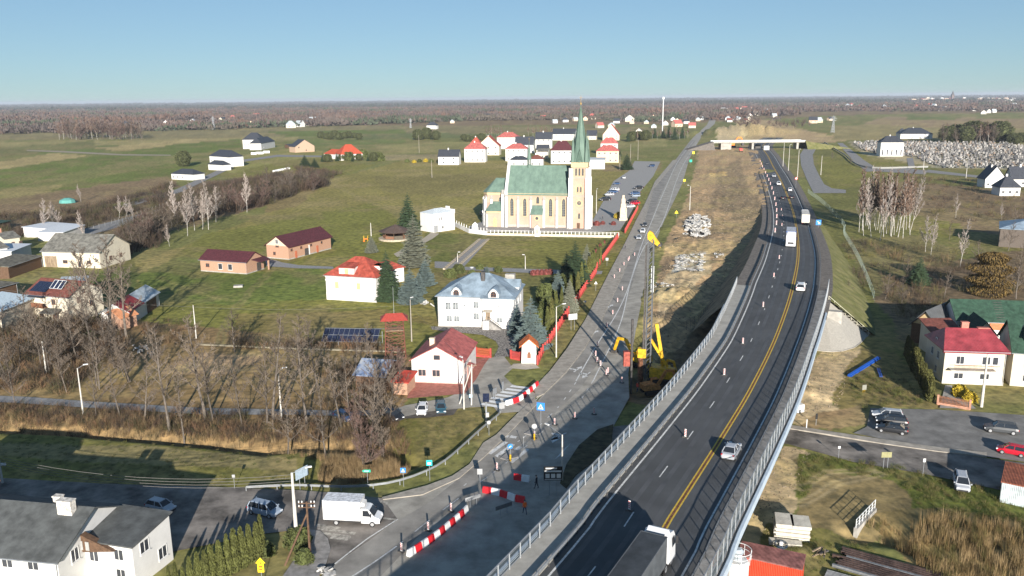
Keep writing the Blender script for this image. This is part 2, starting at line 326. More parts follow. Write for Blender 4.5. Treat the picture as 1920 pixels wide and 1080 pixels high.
# colours of the ground cover
GREEN, LAWN, OLIVE, DRY = (.098, .122, .034), (.135, .130, .040), (.15, .135, .055), (.24, .195, .10)
BROWN, SOIL, SAND, PSAND, LITTER = (.15, .11, .07), (.12, .09, .06), (.275, .195, .122), (.34, .27, .18), (.165, .115, .062)
FIELD = [  # (colour, wobble metres, outline in pixels)
 (BROWN, 25, [(-400, 232), (700, 236), (1250, 233), (1600, 215), (2300, 205), (2300, 192), (-400, 200)]),
 ((.16, .14, .075), 8, [(-400, 262), (300, 262), (700, 250), (1250, 250), (1250, 238), (700, 236), (-400, 240)]),
 ((.19, .17, .08), 3, [(-200, 268), (300, 262), (560, 257), (560, 263), (320, 272), (-200, 282)]), ((.10, .125, .04), 3, [(-200, 285), (200, 272), (330, 270), (180, 284), (-200, 300)]),
 ((.17, .155, .065), 3, [(-200, 364), (60, 352), (200, 335), (330, 318), (330, 326), (210, 348), (60, 368), (-200, 392)]), ((.10, .12, .035), 3, [(120, 345), (330, 305), (390, 300), (330, 330), (200, 362), (60, 385)]),
 ((.17, .16, .07), 4, [(700, 272), (950, 262), (1250, 262), (1250, 275), (900, 285), (720, 290)]), ((.11, .13, .045), 4, [(560, 262), (760, 258), (760, 268), (560, 274)]), ((.2, .17, .1), 3, [(690, 290), (840, 290), (840, 300), (720, 302)]),
 (GREEN, 3, [(500, 247), (760, 242), (760, 250), (540, 256)]),
 ((.105, .12, .05), 4, [(640, 262), (960, 258), (960, 250), (640, 250)]),
 (DRY, 4, [(177, 278), (360, 260), (420, 262), (227, 284)]),
 (GREEN, 2, [(225, 288), (330, 270), (450, 261), (453, 277), (330, 292)]),
 (DRY, 3, [(-200, 312), (0, 304), (100, 287), (170, 291), (0, 318), (-200, 330)]),
 (GREEN, 3, [(-200, 330), (0, 319), (170, 292), (317, 292), (233, 303), (133, 323), (0, 357), (-200, 400)]),
 ((.12, .12, .05), 3, [(-200, 290), (100, 270), (180, 262), (180, 276), (90, 285), (-200, 310)]),
 (BROWN, 4, [(-200, 400), (60, 365), (200, 345), (320, 330), (330, 350), (220, 380), (60, 400), (-200, 440)]),
 (SOIL, 4, [(-200, 430), (60, 395), (250, 385), (380, 340), (560, 325), (620, 335), (560, 370), (330, 430), (240, 470), (120, 430), (-200, 470)]),
 (LAWN, 2, [(380, 318), (480, 300), (560, 290), (640, 300), (700, 310), (640, 330), (520, 330), (430, 335)]),
 ((.17, .165, .06), 2, [(400, 300), (560, 275), (640, 290), (540, 300), (430, 325)]),
 # the meadow round the church
 ((.172, .152, .056), 3, [(240, 500), (420, 430), (520, 390), (600, 340), (760, 300), (960, 300), (1180, 300), (1180, 420), (860, 440), (830, 640), (250, 640)]),
 ((.155, .135, .055), 3, [(700, 330), (930, 325), (930, 345), (860, 370), (720, 360)]),
 ((.165, .13, .065), 2.5, [(500, 375), (560, 350), (600, 352), (560, 385), (500, 400)]),
 ((.15, .135, .055), 4, [(470, 405), (760, 395), (800, 420), (640, 425), (480, 425)]),
 ((.13, .13, .038), 3, [(250, 530), (380, 440), (700, 380), (760, 420), (780, 500), (760, 600), (500, 640), (250, 630)]),
 (GREEN, 3, [(250, 520), (330, 480), (500, 510), (600, 500), (620, 560), (420, 570), (280, 560)]),
 ((.15, .125, .05), 2, [(440, 590), (720, 580), (830, 600), (820, 650), (600, 645), (430, 620)]),
 ((.17, .13, .075), 1.5, [(1110, 310), (1240, 305), (1240, 320), (1130, 320)]),
 (LAWN, 1.5, [(855, 505), (905, 450), (1165, 448), (1115, 510)]),
 ((.10, .108, .035), 1, [(800, 435), (905, 440), (850, 492), (790, 488)]),
 (LAWN, .5, [(1030, 690), (1120, 512), (1170, 440), (1195, 390), (1215, 350), (1200, 400), (1172, 455), (1098, 598), (1045, 684)]),
 (LAWN, 1, [(740, 600), (830, 612), (930, 632), (930, 650), (900, 672), (760, 680), (640, 660)]),
 ((.12, .115, .045), 1, [(800, 500), (1000, 500), (1110, 510), (1080, 600), (1000, 640), (960, 600), (830, 560), (780, 560)]),
 # brown yard and brush by the stream
 (LITTER, 2, [(-200, 660), (100, 600), (260, 600), (760, 650), (780, 700), (740, 790), (760, 860), (400, 850), (-200, 800)]),
 ((.19, .135, .07), 2, [(130, 735), (300, 650), (740, 660), (700, 740), (380, 755)]),
 ((.27, .19, .12), 1.2, [(290, 700), (380, 660), (520, 665), (430, 700)]),
 ((.10, .10, .035), 2, [(60, 560), (260, 560), (250, 610), (120, 640), (40, 640)]),
 ((.075, .09, .03), 2, [(170, 520), (260, 470), (250, 540), (190, 560), (60, 540)]),
 ((.12, .115, .04), .8, [(-300, 808), (0, 806), (250, 822), (420, 838), (600, 850), (620, 915), (460, 920), (0, 900), (-300, 890)]),
 ((.155, .135, .07), .8, [(-100, 830), (250, 835), (560, 858), (560, 880), (240, 868), (-100, 850)]),
 ((.125, .115, .04), .6, [(730, 785), (850, 765), (935, 775), (925, 795), (840, 860), (770, 880), (735, 850)]),
 ((.22, .17, .09), .8, [(610, 850), (760, 862), (770, 890), (640, 912), (600, 900)]),
 # earthworks
 (SAND, 1.5, [(1312, 275), (1420, 272), (1438, 340), (1455, 410), (1440, 470), (1400, 540), (1330, 610), (1290, 660), (1200, 700), (1205, 620), (1232, 520), (1250, 450), (1285, 380), (1303, 320)]),
 ((.19, .145, .095), 2.0, [(1345, 320), (1385, 300), (1400, 340), (1435, 400), (1425, 460), (1380, 480), (1370, 400), (1352, 390)]),
 ((.235, .175, .11), 2.0, [(1335, 420), (1440, 405), (1440, 440), (1330, 440)]),
 ((.40, .28, .13), 1.0, [(1328, 325), (1362, 322), (1362, 332), (1330, 331)]),
 (PSAND, 1.0, [(1262, 500), (1330, 470), (1335, 510), (1270, 560), (1240, 600), (1230, 560)]),
 ((.36, .35, .33), .6, [(1265, 480), (1322, 472), (1318, 510), (1262, 516)]),
 ((.17, .13, .09), .8, [(1340, 560), (1395, 490), (1415, 505), (1340, 600), (1290, 650), (1270, 640)]),
 (SOIL, .8, [(1170, 745), (1190, 690), (1240, 650), (1330, 590), (1390, 560), (1330, 660), (1240, 760)]),
 ((.36, .29, .19), 6, [(1340, 262), (1350, 240), (1400, 242), (1560, 255), (1500, 262), (1400, 264)]),
 ((.28, .21, .13), 6, [(1400, 262), (1380, 225), (1450, 225), (1530, 250), (1600, 262), (1560, 268)]),
 # right of the motorway
 ((.115, .115, .042), 3, [(1540, 330), (1480, 275), (1700, 262), (2300, 262), (2300, 760), (1600, 720), (1545, 560), (1540, 440)]),
 (BROWN, 3, [(1700, 340), (1860, 355), (2100, 380), (2100, 470), (1800, 430), (1650, 380), (1640, 345)]),
 ((.14, .125, .06), 2, [(1580, 450), (1720, 440), (1800, 470), (1760, 560), (1640, 550)]),
 (SOIL, 2, [(1640, 560), (1720, 500), (1900, 470), (2200, 470), (2200, 650), (1780, 640), (1690, 640)]),
 (LAWN, 2, [(1690, 400), (1800, 420), (1830, 450), (1720, 440), (1680, 420)]),
 (LAWN, 1, [(1548, 275), (1700, 290), (1740, 330), (1620, 330)]),
 (LAWN, 1, [(1530, 290), (1620, 310), (1650, 345), (1560, 355), (1540, 330)]),
 ((.25, .22, .16), 2, [(1590, 266), (1890, 268), (2000, 280), (2000, 320), (1760, 315), (1620, 290)]),
 ((.18, .155, .08), 8, [(1560, 235), (2300, 225), (2300, 262), (1560, 262)]),
 ((.20, .15, .095), 6, [(1660, 218), (1900, 222), (2300, 222), (2300, 236), (1860, 240), (1740, 238), (1620, 232)]),
 ((.10, .12, .04), 5, [(1700, 216), (1800, 220), (1790, 226), (1700, 224)]),
 ((.15, .125, .055), 1, [(1560, 720), (1610, 650), (1680, 660), (1760, 740), (1760, 765), (1620, 765), (1560, 780)]),
 (PSAND, .8, [(1480, 790), (1500, 700), (1540, 655), (1620, 650), (1580, 700), (1560, 760), (1600, 780), (1500, 800)]),
 ((.21, .15, .09), 1, [(1530, 770), (1610, 760), (1640, 790), (1560, 806), (1500, 800)]),
 (PSAND, .6, [(1290, 1200), (1400, 960), (1470, 835), (1520, 848), (1500, 900), (1490, 950), (1420, 1080), (1400, 1200)]),
 ((.095, .11, .03), .5, [(1500, 850), (1650, 868), (1790, 895), (2300, 990), (2300, 1100), (1900, 1060), (1700, 1000), (1540, 960), (1490, 930)]),
 ((.165, .13, .07), .8, [(1540, 880), (1680, 900), (1715, 935), (1700, 990), (1600, 1010), (1500, 1000), (1500, 950)]),
 ((.135, .125, .045), .8, [(1440, 980), (1560, 990), (1620, 1010), (1700, 1080), (1720, 1300), (1400, 1300), (1400, 1080)]),
 ((.19, .145, .07), .8, [(1620, 960), (1760, 950), (2300, 1010), (2300, 1300), (1800, 1300), (1690, 1040)]),
]
MOUNDS = [(P(1250, 470), 7, 1.6), (P(1265, 555), 8, 1.8), (P(1235, 600), 5, 1.5), (P(1320, 400), 9, 1.0), (P(1290, 520), 7, 1.2), (P(1262, 430), 6, 1.4),
          (P(1385, 250), 60, 9), (P(1415, 252), 35, 5), (P(1450, 250), 60, 4), (P(1300, 455), 9, 1.6), (P(1420, 460), 6, 1.2), (P(1350, 500), 8, .8), (P(1400, 320), 14, 1.0),
          (P(1510, 735), 2.6, .9), (P(1535, 745), 2.2, .7), (P(1495, 715), 2.4, .8), (P(1450, 965), 3, .4), (P(1505, 1038), 1.6, .6)]
PITS = [(P(1255, 655), 15, -2.4), (P(1215, 715), 9, -2.0), (P(1300, 620), 12, -2.0), (P(1330, 585), 10, -1.6)]
STREAM = smooth([P(a, b) for a, b in [(-300, 796), (0, 801), (130, 806), (270, 818), (400, 829), (500, 842), (560, 835), (640, 838), (720, 836), (765, 868)]], 4)
STREAM_R = smooth([P(a, b) for a, b in [(1600, 1000), (1680, 1010), (1800, 1060), (2000, 1140)]], 4)
old_px = [(1337, 212), (1325, 235), (1305, 252), (1294, 264), (1224, 355), (1207, 415), (1188, 465), (1165, 520), (1128, 600), (1095, 655), (1060, 700), (1020, 738), (1000, 760), (950, 812), (905, 855), (860, 894), (790, 925), (717, 934), (746, 974), (690, 1015), (628, 1058), (560, 1130), (400, 1260),
          (900, 1260), (1010, 1010), (1090, 900), (1150, 800), (1180, 745), (1178, 700), (1192, 620), (1208, 540), (1222, 470), (1245, 415), (1262, 380), (1279, 345), (1292, 300), (1304, 275), (1318, 252), (1340, 232), (1346, 212)]
FLATS = [poly_w(old_px), poly_w([(1475, 796), (1625, 765), (1825, 772), (2300, 810), (2300, 1010), (1740, 890), (1475, 835)])]
EARTH = poly_w([(1306, 285), (1420, 275), (1455, 410), (1440, 470), (1395, 550), (1330, 620), (1240, 700), (1215, 640), (1240, 520), (1258, 450), (1290, 380), (1305, 320)])
def relief(x, y):
    z = -.10*vnoise(x, y, 5.0, 3)-.02
    z = z-1.5*np.exp(-(seg_dist(x, y, STREAM)/1.3)**2)-.9*np.exp(-(seg_dist(x, y, STREAM_R)/1.6)**2)
    for p, r_, h in MOUNDS+PITS: z = z+h*np.exp(-((x-p.x)**2+(y-p.y)**2)/(r_*r_)*1.2)*(.75+.5*vnoise(x, y, 1.6, 5))
    e = inpoly(x, y, EARTH)
    z = z+np.where(e, -.75+.9*vnoise(x, y, 4.2, 8)+.6*vnoise(x, y, 1.7, 9)+.25*vnoise(x, y, .8, 10), 0)
    for p in FLATS: z = np.where(inpoly(x, y, p), np.minimum(z, -.03), z)
    return z
AZ = np.radians(np.linspace(-41, 41, 560)); DEP = np.radians(np.concatenate([np.linspace(.28, 1.2, 20)[:-1], np.linspace(1.2, 34, 370), np.linspace(34.5, 62, 30)]))
az, dep = np.meshgrid(AZ, DEP); dist = CAM_H/np.tan(dep); GX = dist*np.sin(az); GY = dist*np.cos(az)
col = np.zeros(GX.shape+(4,)); col[..., :3] = (.128, .132, .050); col[..., 3] = 1
for c_, wb, pix in FIELD:
    wx = GX+wb*.8*wob(GX, GY, wb*2.1+1, 1)+wb*.5*(vnoise(GX, GY, wb*.5+.3, 2)-.5); wy = GY+wb*.8*wob(GX, GY, wb*2.3+1, 5)+wb*.5*(vnoise(GX, GY, wb*.5+.3, 4)-.5)
    col[inpoly(wx, wy, poly_w(pix)), :3] = c_
TRACK = [([(1250, 505), (1290, 470), (1345, 440), (1440, 425)], 1.3, (.13, .10, .075)), ([(1345, 300), (1350, 340), (1335, 390), (1330, 430), (1300, 500), (1262, 560), (1235, 640)], 1.0, (.16, .125, .09)), ([(1385, 295), (1390, 340), (1410, 390), (1420, 440), (1390, 500), (1340, 560)], 1.0, (.17, .13, .09)),
  ([(1362, 330), (1380, 345), (1400, 370), (1375, 395), (1350, 380), (1355, 350)], 1.6, (.15, .115, .08)), ([(1470, 900), (1510, 915), (1560, 885), (1640, 880)], .5, (.26, .21, .13)), ([(1455, 930), (1515, 945), (1580, 905), (1660, 888)], .5, (.26, .21, .13)), ([(620, 340), (700, 380), (820, 395), (900, 410)], .9, (.2, .17, .085)), ([(520, 500), (480, 540), (430, 600), (420, 645)], .6, (.17, .15, .07)), ([(300, 520), (420, 560), (620, 575)], .5, (.16, .15, .06)), ([(300, 690), (480, 690), (700, 720)], 1.0, (.25, .19, .11)), ([(320, 720), (480, 712), (690, 745)], 1.0, (.24, .18, .10))]
for pl, w0, c_ in TRACK:
    L0 = smooth([P(a, b) for a, b in pl], 5); wx = GX+1.2*vnoise(GX, GY, 3, 31); d_ = seg_dist(wx, GY, L0); k_ = (np.exp(-(np.abs(d_-w0)/(w0*.7))**2)*(.6+.4*vnoise(GX, GY, 2, 33)))[..., None]; col[..., :3] = col[..., :3]*(1-k_)+np.array(c_)*k_
b_ = (.86+.28*vnoise(GX, GY, 14, 11))*(.9+.2*vnoise(GX, GY, 2.2, 12)); col[..., :3] *= b_[..., None]
dr = (vnoise(GX, GY, 22, 14)*.6+vnoise(GX, GY, 5, 15)*.4)[..., None]; dr = np.clip((dr-.52)*3.4, 0, .5)
col[..., :3] = col[..., :3]*(1-dr)+np.array((.18, .145, .075))*dr*(np.array(col[..., :3]).mean(-1, keepdims=True)/.095)**.8
GZ = relief(GX, GY)
nr, nc = GX.shape
me = bpy.data.meshes.new('ground'); me.vertices.add(nr*nc); me.vertices.foreach_set('co', np.stack([GX, GY, GZ], -1).ravel())
idx = np.arange(nr*nc).reshape(nr, nc); q = np.stack([idx[1:, :-1], idx[1:, 1:], idx[:-1, 1:], idx[:-1, :-1]], -1).reshape(-1, 4)
me.loops.add(q.size); me.polygons.add(len(q)); me.loops.foreach_set('vertex_index', q.ravel())
me.polygons.foreach_set('loop_start', np.arange(0, q.size, 4)); me.polygons.foreach_set('loop_total', np.full(len(q), 4))
me.update(calc_edges=True); me.shade_smooth()
ca_ = me.color_attributes.new('cover', 'FLOAT_COLOR', 'POINT'); ca_.data.foreach_set('color', col.ravel().astype(np.float32))
gm = mat('ground_cover', (2.15, 2.04, 1.76), .95, .3, .55, .10, spec=.1, attr='cover', detail=11, col2=(.84, .88, .84))
me.materials.append(gm); go = ob('ground', me, kind='structure')
mb = MB(); n = 72
ring = [(26000*math.cos(2*math.pi*i/n), 26000*math.sin(2*math.pi*i/n), -4.5) for i in range(n)]
mb.add([(0, 0, -4.5)]+ring, [(0, 1+i, 1+(i+1) % n) for i in range(n)]); mb.obj('terrain', mat('far_fields', (.17, .155, .075), .95, .25, .01), kind='structure')

# ---------------------------------------------------------------- the motorway on its viaduct
def zp(y):
    if y < 150: return 7.0
    t = min(1, (y-150)/260); return 7.0*(1-t*t*(3-2*t))
cpx = [(1205, 1060), (1255, 975), (1355, 818), (1413, 720), (1460, 620), (1486.7, 536.7), (1496.7, 470), (1490.7, 413), (1480, 376.7), (1463, 336.7), (1450, 313), (1440, 293), (1430, 277), (1436, 268), (1455, 258)]
cl = []
for a, b in cpx:
    z = 7.0
    for _ in range(12): q = P(a, b, z); z = zp(q.y)
    cl.append(Vector((q.x, q.y, z+.06)))
d0 = (cl[0]-cl[2]).normalized(); cl = [cl[0]+d0*75+Vector((-6, 0, 0)), cl[0]+d0*35+Vector((-1.5, 0, 0))]+cl
CL = smooth(cl, 3)
for p in CL: p.z = zp(p.y)+.06
NEAR = [p for p in CL if p.y < 188]; FAR = [p for p in CL if p.y > 160]
def hw(y):                                        # a place on the motorway: distance y, offset o from the double line
    for a, b in zip(CL, CL[1:]):
        if a.y <= y <= b.y:
            t = (y-a.y)/(b.y-a.y); p = a.lerp(b, t); d = (b-a).normalized(); return p, Vector((d.y, -d.x, 0)).normalized(), math.atan2(d.y, d.x)
    return CL[-1], Vector((1, 0, 0)), 1.5
def hwp(px, py):                                  # a pixel on the motorway surface
    z = 7.
    for _ in range(12): q = P(px, py, z); z = zp(q.y)+.06
    return q
HWY[0] = 1
road = ribbon(MB(), CL, -7.9, 4.75).obj('motorway', asphalt_new, kind='structure')
wt_ = MB()
for o in (-6.3, -4.6, -2.9, -1.2, 1.3, 3.0): ribbon(wt_, CL, o-.28, o+.28, .002)
wt_.obj('tyre_wear', mat('worn_asphalt', (.084, .086, .089), .7, .16, .3, detail=8), road)
mk = MB()
ribbon(mk, CL, -.32, -.14, .005, mi=1); ribbon(mk, CL, .14, .32, .005, mi=1); ribbon(mk, CL, 3.72, 3.92, .005); ribbon(mk, CL, -7.2, -6.98, .005)
acc = 0; cur = []; dense = smooth(CL, 1.0)
for a, b in zip(dense, dense[1:]):
    if acc % 12 < 4: cur.append(a)
    else:
        if len(cur) > 1: ribbon(mk, cur, -3.92, -3.78, .005)
        cur = []
    acc += (b-a).length
mk.obj('road_marking', [paint_w, paint_y], road)
ribbon(MB(), CL, -.135, .135, .004).obj('centre_strip', mat('rusty_centre_strip', (.16, .07, .04), .9, .3, 2), road)
# shoulders and banks beyond the abutment
sh = MB(); ribbon(sh, FAR, -11.0, -7.9, -.03, -.015); ribbon(sh, FAR, 4.75, 7.4, -.015, -.03); sh.obj('road_shoulder', gravel, road)
bank = MB()
for side in (1, -1):
    FB = [p for p in FAR if p.y > (176 if side > 0 else 168)]; vs = []; ns = normals2(FB)
    for p, n_ in zip(FB, ns):
        for k, t in enumerate((0, .25, .5, .75, 1.0)):
            off = (7.4 if side > 0 else 11.0)*hwf(p.y)+(1.38 if side > 0 else 1.0)*p.z*t+(.3 if t else 0)
            q = p+n_*off*side; z = p.z*(1-t)-.04-.25*t+.12*math.sin(q.x*1.3+q.y*.7)*(0 < t < 1); vs.append((q.x, q.y, z))
    fs = []
    for i in range(len(FB)-1):
        for k in range(4):
            a = i*5+k; f = (a, a+1, a+6, a+5); fs.append(f if side > 0 else f[::-1])
    bank.add(vs, fs, 0 if side > 0 else 1)
bank.obj('embankment', [mat('embankment_grass', (.19, .175, .08), .95, .25, .4, .06, col2=(.105, .115, .04), detail=10, spec=.1), mat('embankment_sand', (.25, .19, .12), .95, .3, .5, .08, detail=10, spec=.1)], kind='structure')
# viaduct
vd = T('road_viaduct', 'long curving concrete viaduct carrying the dark new road with steel railings on both sides', 'viaduct')
ribbon(MB(), NEAR, -10.9, -7.9, .12, .12, skirt=.16).obj('walkway', mat('pale_concrete', (.36, .345, .31), .9, .12, .6, .006, detail=9), vd)
ribbon(MB(), NEAR, 4.75, 6.7, .12, .12, skirt=.16).obj('walkway', concrete_dark, vd)
VS = [p for p in NEAR if p.y < 168]
g = MB(); ribbon(g, VS, -11.2, 7.0, -.08, -.08)
ns = normals2(VS)
def shell(mb, sec, mi=0):
    vs = [(p.x+n_.x*o*hwf(p.y), p.y+n_.y*o*hwf(p.y), p.z+z_) for p, n_ in zip(VS, ns) for o, z_ in sec]; k = len(sec)
    mb.add(vs, [(i*k+j, i*k+(j+1) % k, (i+1)*k+(j+1) % k, (i+1)*k+j) for i in range(len(VS)-1) for j in range(k)]+[tuple(range(k)), tuple((len(VS)-1)*k+j for j in range(k-1, -1, -1))], mi)
shell(g, [(-11.2, -.1), (-11.2, -.5), (-8, -.8), (-7, -1.9), (3.4, -1.9), (4.4, -.8), (7.0, -.5), (7.0, -.1)]); g.obj('deck', concrete, vd)
f_ = MB()
for o in (-11.2, 6.98):
    shell(f_, [(o, .2), (o+.3*(-1 if o < 0 else 1), .2), (o+.3*(-1 if o < 0 else 1), -.75), (o, -.75)])
f_.obj('fascia', mat('blue_grey_fascia', (.42, .50, .58), .7, .08, 1), vd)
for yy in (40, 72, 104, 136):
    p, n_, a_ = hw(yy)
    for o in (-5.5, 2.2): MB().box(0, 0, -.6, 1.2, 2.4, p.z-1.15, 0).obj('pier', concrete, vd, loc=(p.x+n_.x*o, p.y+n_.y*o, 0), rz=a_)
p, n_, a_ = hw(173); MB().box(0, -2.0, -.5, 1.6, 17.6, 6.2).obj('abutment', concrete, vd, loc=(p.x, p.y, 0), rz=a_)
# paved cone at the abutment
def hwoff(y, o): 
    p, n_, a_ = hw(y); return p+n_*o*hwf(y)
rev = MB(); bp = [P(1522, 656), P(1560, 659), P(1600, 652), P(1628, 628)]; bp = smooth(bp, 2)
tp = [Vector((66.6, 173.6, 6.6)).lerp(Vector((68.7, 174.9, 6.5)), i/(len(bp)-1)) for i in range(len(bp))]
for p in bp: p.z = -.1
nb = len(bp); rev.add([tuple(p) for p in bp]+[tuple(p) for p in tp], [(i, i+1, nb+i+1, nb+i) for i in range(nb-1)]); 
rev.obj('slope_paving', mat('revetment_blocks', (.34, .325, .29), .9, .1, 3, .01, wave=('DIAGONAL', 1.4, .02)), vd)
kb = MB(); kb.path(bp, .18, 4); kb.obj('toe_beam', concrete, vd)
sr = MB(); e0 = tp[-1]+Vector((0, .2, 0)); e1 = bp[-1]+Vector((0, 0, 0))
for i in range(12):
    a = e0.lerp(e1, i/12); b = e0.lerp(e1, (i+1)/12); n2 = (e1-e0); sd = Vector((n2.y, -n2.x, 0)).normalized()*-.6
    c = (a+b)/2+sd; MB().box(0, 0, 0, .9, 1.2, .16).obj('stair_step', concrete, vd, loc=c, rz=math.atan2(n2.x, -n2.y))
st = MB(); st.bar(e0+Vector((0, 0, 1.1)), e1+Vector((0, 0, 1.1)), .07); st.bar(e0+Vector((0, 0, .6)), e1+Vector((0, 0, .6)), .04)
for i in range(8): a = e0.lerp(e1, i/7); st.bar(a, a+Vector((0, 0, 1.1)), .06)
st.obj('stair_rail', mat('cream_steel', (.62, .60, .46), .6, .1, 2), vd)
# left railing, guard rails, right fence
def along(o, y0, y1, step):
    out = []; pts = [p for p in smooth(CL, .5) if y0-2 < p.y < y1+2]; ns_ = normals2(pts); q = [p+n_*o*hwf(p.y) for p, n_ in zip(pts, ns_)]
    acc = 0; out.append(q[0])
    for a, b in zip(q, q[1:]):
        acc += (b-a).length
        if acc >= step: out.append(b.copy()); acc = 0
    return out
LR = along(-10.75, 20, 187, 2.0); lr = T('steel_railing', 'pale steel railing with regular posts along the left edge of the viaduct', 'railing')
postm = MB().box(0, 0, 0, .12, .15, 1.65).mesh('post', steel)
for p in LR: ob('post', postm, lr, loc=(p.x, p.y, p.z+.12))
rl = MB()
for a, b in zip(LR, LR[1:]):
    for h_, w_ in ((1.75, .10), (.30, .07), (1.55, .04)): rl.bar((a.x, a.y, a.z+h_), (b.x, b.y, b.z+h_), w_)
rl.obj('rail', steel, lr)
for a, b in zip(LR, LR[1:]):
    if a.y > 55: d = b-a; MB().box(0, 0, 0, d.length-.16, .02, 1.2).obj('wire_panel', mat('fine_wire_mesh', (.13, .15, .16), .5, .05, 1, alpha=.16), lr, loc=((a.x+b.x)/2, (a.y+b.y)/2, a.z+.34), rz=math.atan2(d.y, d.x))
for nm_, o, y0, y1, lab in (('guard_rail', -7.75, 20, 250, 'steel guard rail between the walkway and the road on the viaduct, left side'), ('guard_rail', 4.95, 20, 560, 'steel guard rail along the right verge of the dark new road'), ('guard_rail', -8.3, 275, 560, 'steel guard rail along the left verge of the new road beside the earthworks')):
    G = along(o, y0, y1, 2.0); gr = T(nm_, lab, 'guard rail'); b_ = MB()
    for a, b in zip(G, G[1:]):
        b_.bar((a.x, a.y, a.z+.62), (b.x, b.y, b.z+.62), .06, .30); b_.bar((a.x, a.y, a.z+.48), (b.x, b.y, b.z+.48), .1, .06); b_.bar((a.x, a.y, a.z+.76), (b.x, b.y, b.z+.76), .1, .06)
    b_.obj('rail_beam', mat('dull_galvanised', (.20, .21, .22), .6, .15, 2, metal=.2) if o > 0 or y0 > 100 else steel, gr)
    pm = MB().box(0, 0, 0, .1, .14, .75).mesh('post', steel_d)
    for p in G[:110:1 if y1 < 300 else 2]: ob('post', pm, gr, loc=p)
FN = along(6.62, 20, 186, 2.0); fn = T('noise_fence', 'tall see-through fence of pale posts and clear panels along the right edge of the viaduct', 'fence')
pm = MB().box(0, 0, 0, .09, .12, 2.45).mesh('post', steel)
clear = mat('clear_panel', (.45, .52, .52), .3, .05, 1, alpha=.09)
for p in FN: ob('post', pm, fn, loc=(p.x, p.y, p.z+.12))
rl = MB()
for a, b in zip(FN, FN[1:]):
    for h_ in (2.52, 1.35, .25): rl.bar((a.x, a.y, a.z+h_), (b.x, b.y, b.z+h_), .08)
    if a.y > 55:
        d = b-a; MB().box(0, 0, 0, d.length-.14, .02, 2.15).obj('clear_panel', clear, fn, loc=((a.x+b.x)/2, (a.y+b.y)/2, a.z+.32), rz=math.atan2(d.y, d.x))
rl.obj('rail', steel, fn)
HWY[0] = 0
# ---------------------------------------------------------------- old road, streets, paths
orad = sheet('old_road', old_px, .05, asphalt_old)
carr = sheet('carriageway', [(1296, 262), (1226, 355), (1209, 415), (1190, 465), (1167, 520), (1130, 600), (1097, 655), (1062, 700), (1002, 760), (952, 812), (907, 855), (862, 896), (800, 945), (746, 976), (628, 1060), (500, 1160), (640, 1160), (780, 1010), (880, 918), (960, 848), (1030, 785), (1086, 730), (1128, 672), (1160, 610), (1190, 520), (1212, 440), (1236, 370), (1262, 320), (1305, 263)], .056, asphalt, kind=None, parent=orad)
mk = MB()
for pl, w_, d_ in [([(1300, 265), (1273, 300), (1247, 355), (1222, 415), (1203, 460), (1170, 560), (1113, 657), (1080, 715)], .22, None), ([(1306, 269), (1284, 304), (1268, 340), (1243, 415), (1207, 465), (1183, 527), (1163, 607), (1113, 713)], .22, None),
                   ([(1080, 717), (1050, 760), (1010, 800)], .16, (2, 2)), ([(1113, 713), (1083, 760)], .16, (2, 2)), ([(860, 935), (800, 980), (744, 1025)], .14, (4, 2)), ([(744, 1025), (700, 1056), (600, 1120)], .2, None),
                   ([(940, 822), (1000, 756), (1058, 696)], .12, None), ([(628, 1058), (690, 1010), (746, 974)], .18, None), ([(1010, 800), (930, 860), (860, 920)], .14, (1, 1)), ([(900, 905), (960, 860), (1040, 790)], .14, (2, 1))]:
    lines(mk, [(a, b) for a, b in pl], w_, 0, d_)
def quad_px(mb, pix, z=0, mi=0):
    p = [P(a, b) for a, b in pix]
    if (p[1]-p[0]).cross(p[2]-p[0]).z < 0: p.reverse()
    mb.add([(q.x, q.y, z) for q in p], [tuple(range(len(p)))], mi)
def zebra(mb, a0, a1, b0, b1, n, fill=.5):        # stripes from edge a0-a1 across to edge b0-b1
    a0, a1, b0, b1 = (P(*q) for q in (a0, a1, b0, b1))
    for i in range(n):
        t0 = i/n; t1 = (i+fill)/n; p = [a0.lerp(a1, t0), b0.lerp(b1, t0), b0.lerp(b1, t1), a0.lerp(a1, t1)]
        if (p[1]-p[0]).cross(p[2]-p[0]).z < 0: p.reverse()
        mb.add([tuple(q) for q in p], [(0, 1, 2, 3)])
zebra(mk, (946, 828), (1000, 846), (914, 850), (968, 872), 4)
for q in [((942, 816), (955, 817), (952, 821), (940, 820)), ((958, 817), (970, 819), (967, 823), (955, 821)), ((1032, 825), (1045, 818), (1050, 823), (1036, 831)), ((1060, 840), (1070, 832), (1050, 855), (1040, 862)), ((1085, 843), (1095, 834), (1075, 858), (1065, 866))]: quad_px(mk, q)
# arrows on the lanes
def arrow(mb, px, py, s, ang, turn=0):
    p = P(px, py); c, n = math.cos(ang), math.sin(ang)
    f = lambda u, v: (p.x+s*(u*c-v*n), p.y+s*(u*n+v*c), 0)
    mb.add([f(0, -.09), f(1.6, -.09), f(1.6, .09), f(0, .09)], [(0, 1, 2, 3)]); mb.add([f(1.6, -.4), f(2.6, 0), f(1.6, .4)], [(0, 1, 2)])
    if turn: mb.add([f(.7, .0), f(1.1, .0), f(1.2, turn*.7), f(.8, turn*.7)][::1 if turn > 0 else -1], [(0, 1, 2, 3)]); mb.add([f(.6, turn*.6), f(1.4, turn*.6), f(1.05, turn*1.2)][::1 if turn > 0 else -1], [(0, 1, 2)])
for px, py, a, t in [(1076, 698, 62, 1), (1107, 698, 242, -1), (1140, 578, 66, 1), (1110, 628, 64, 1), (1062, 812, 228, -1)]: arrow(mk, px, py, 1.5, rad(a), t)
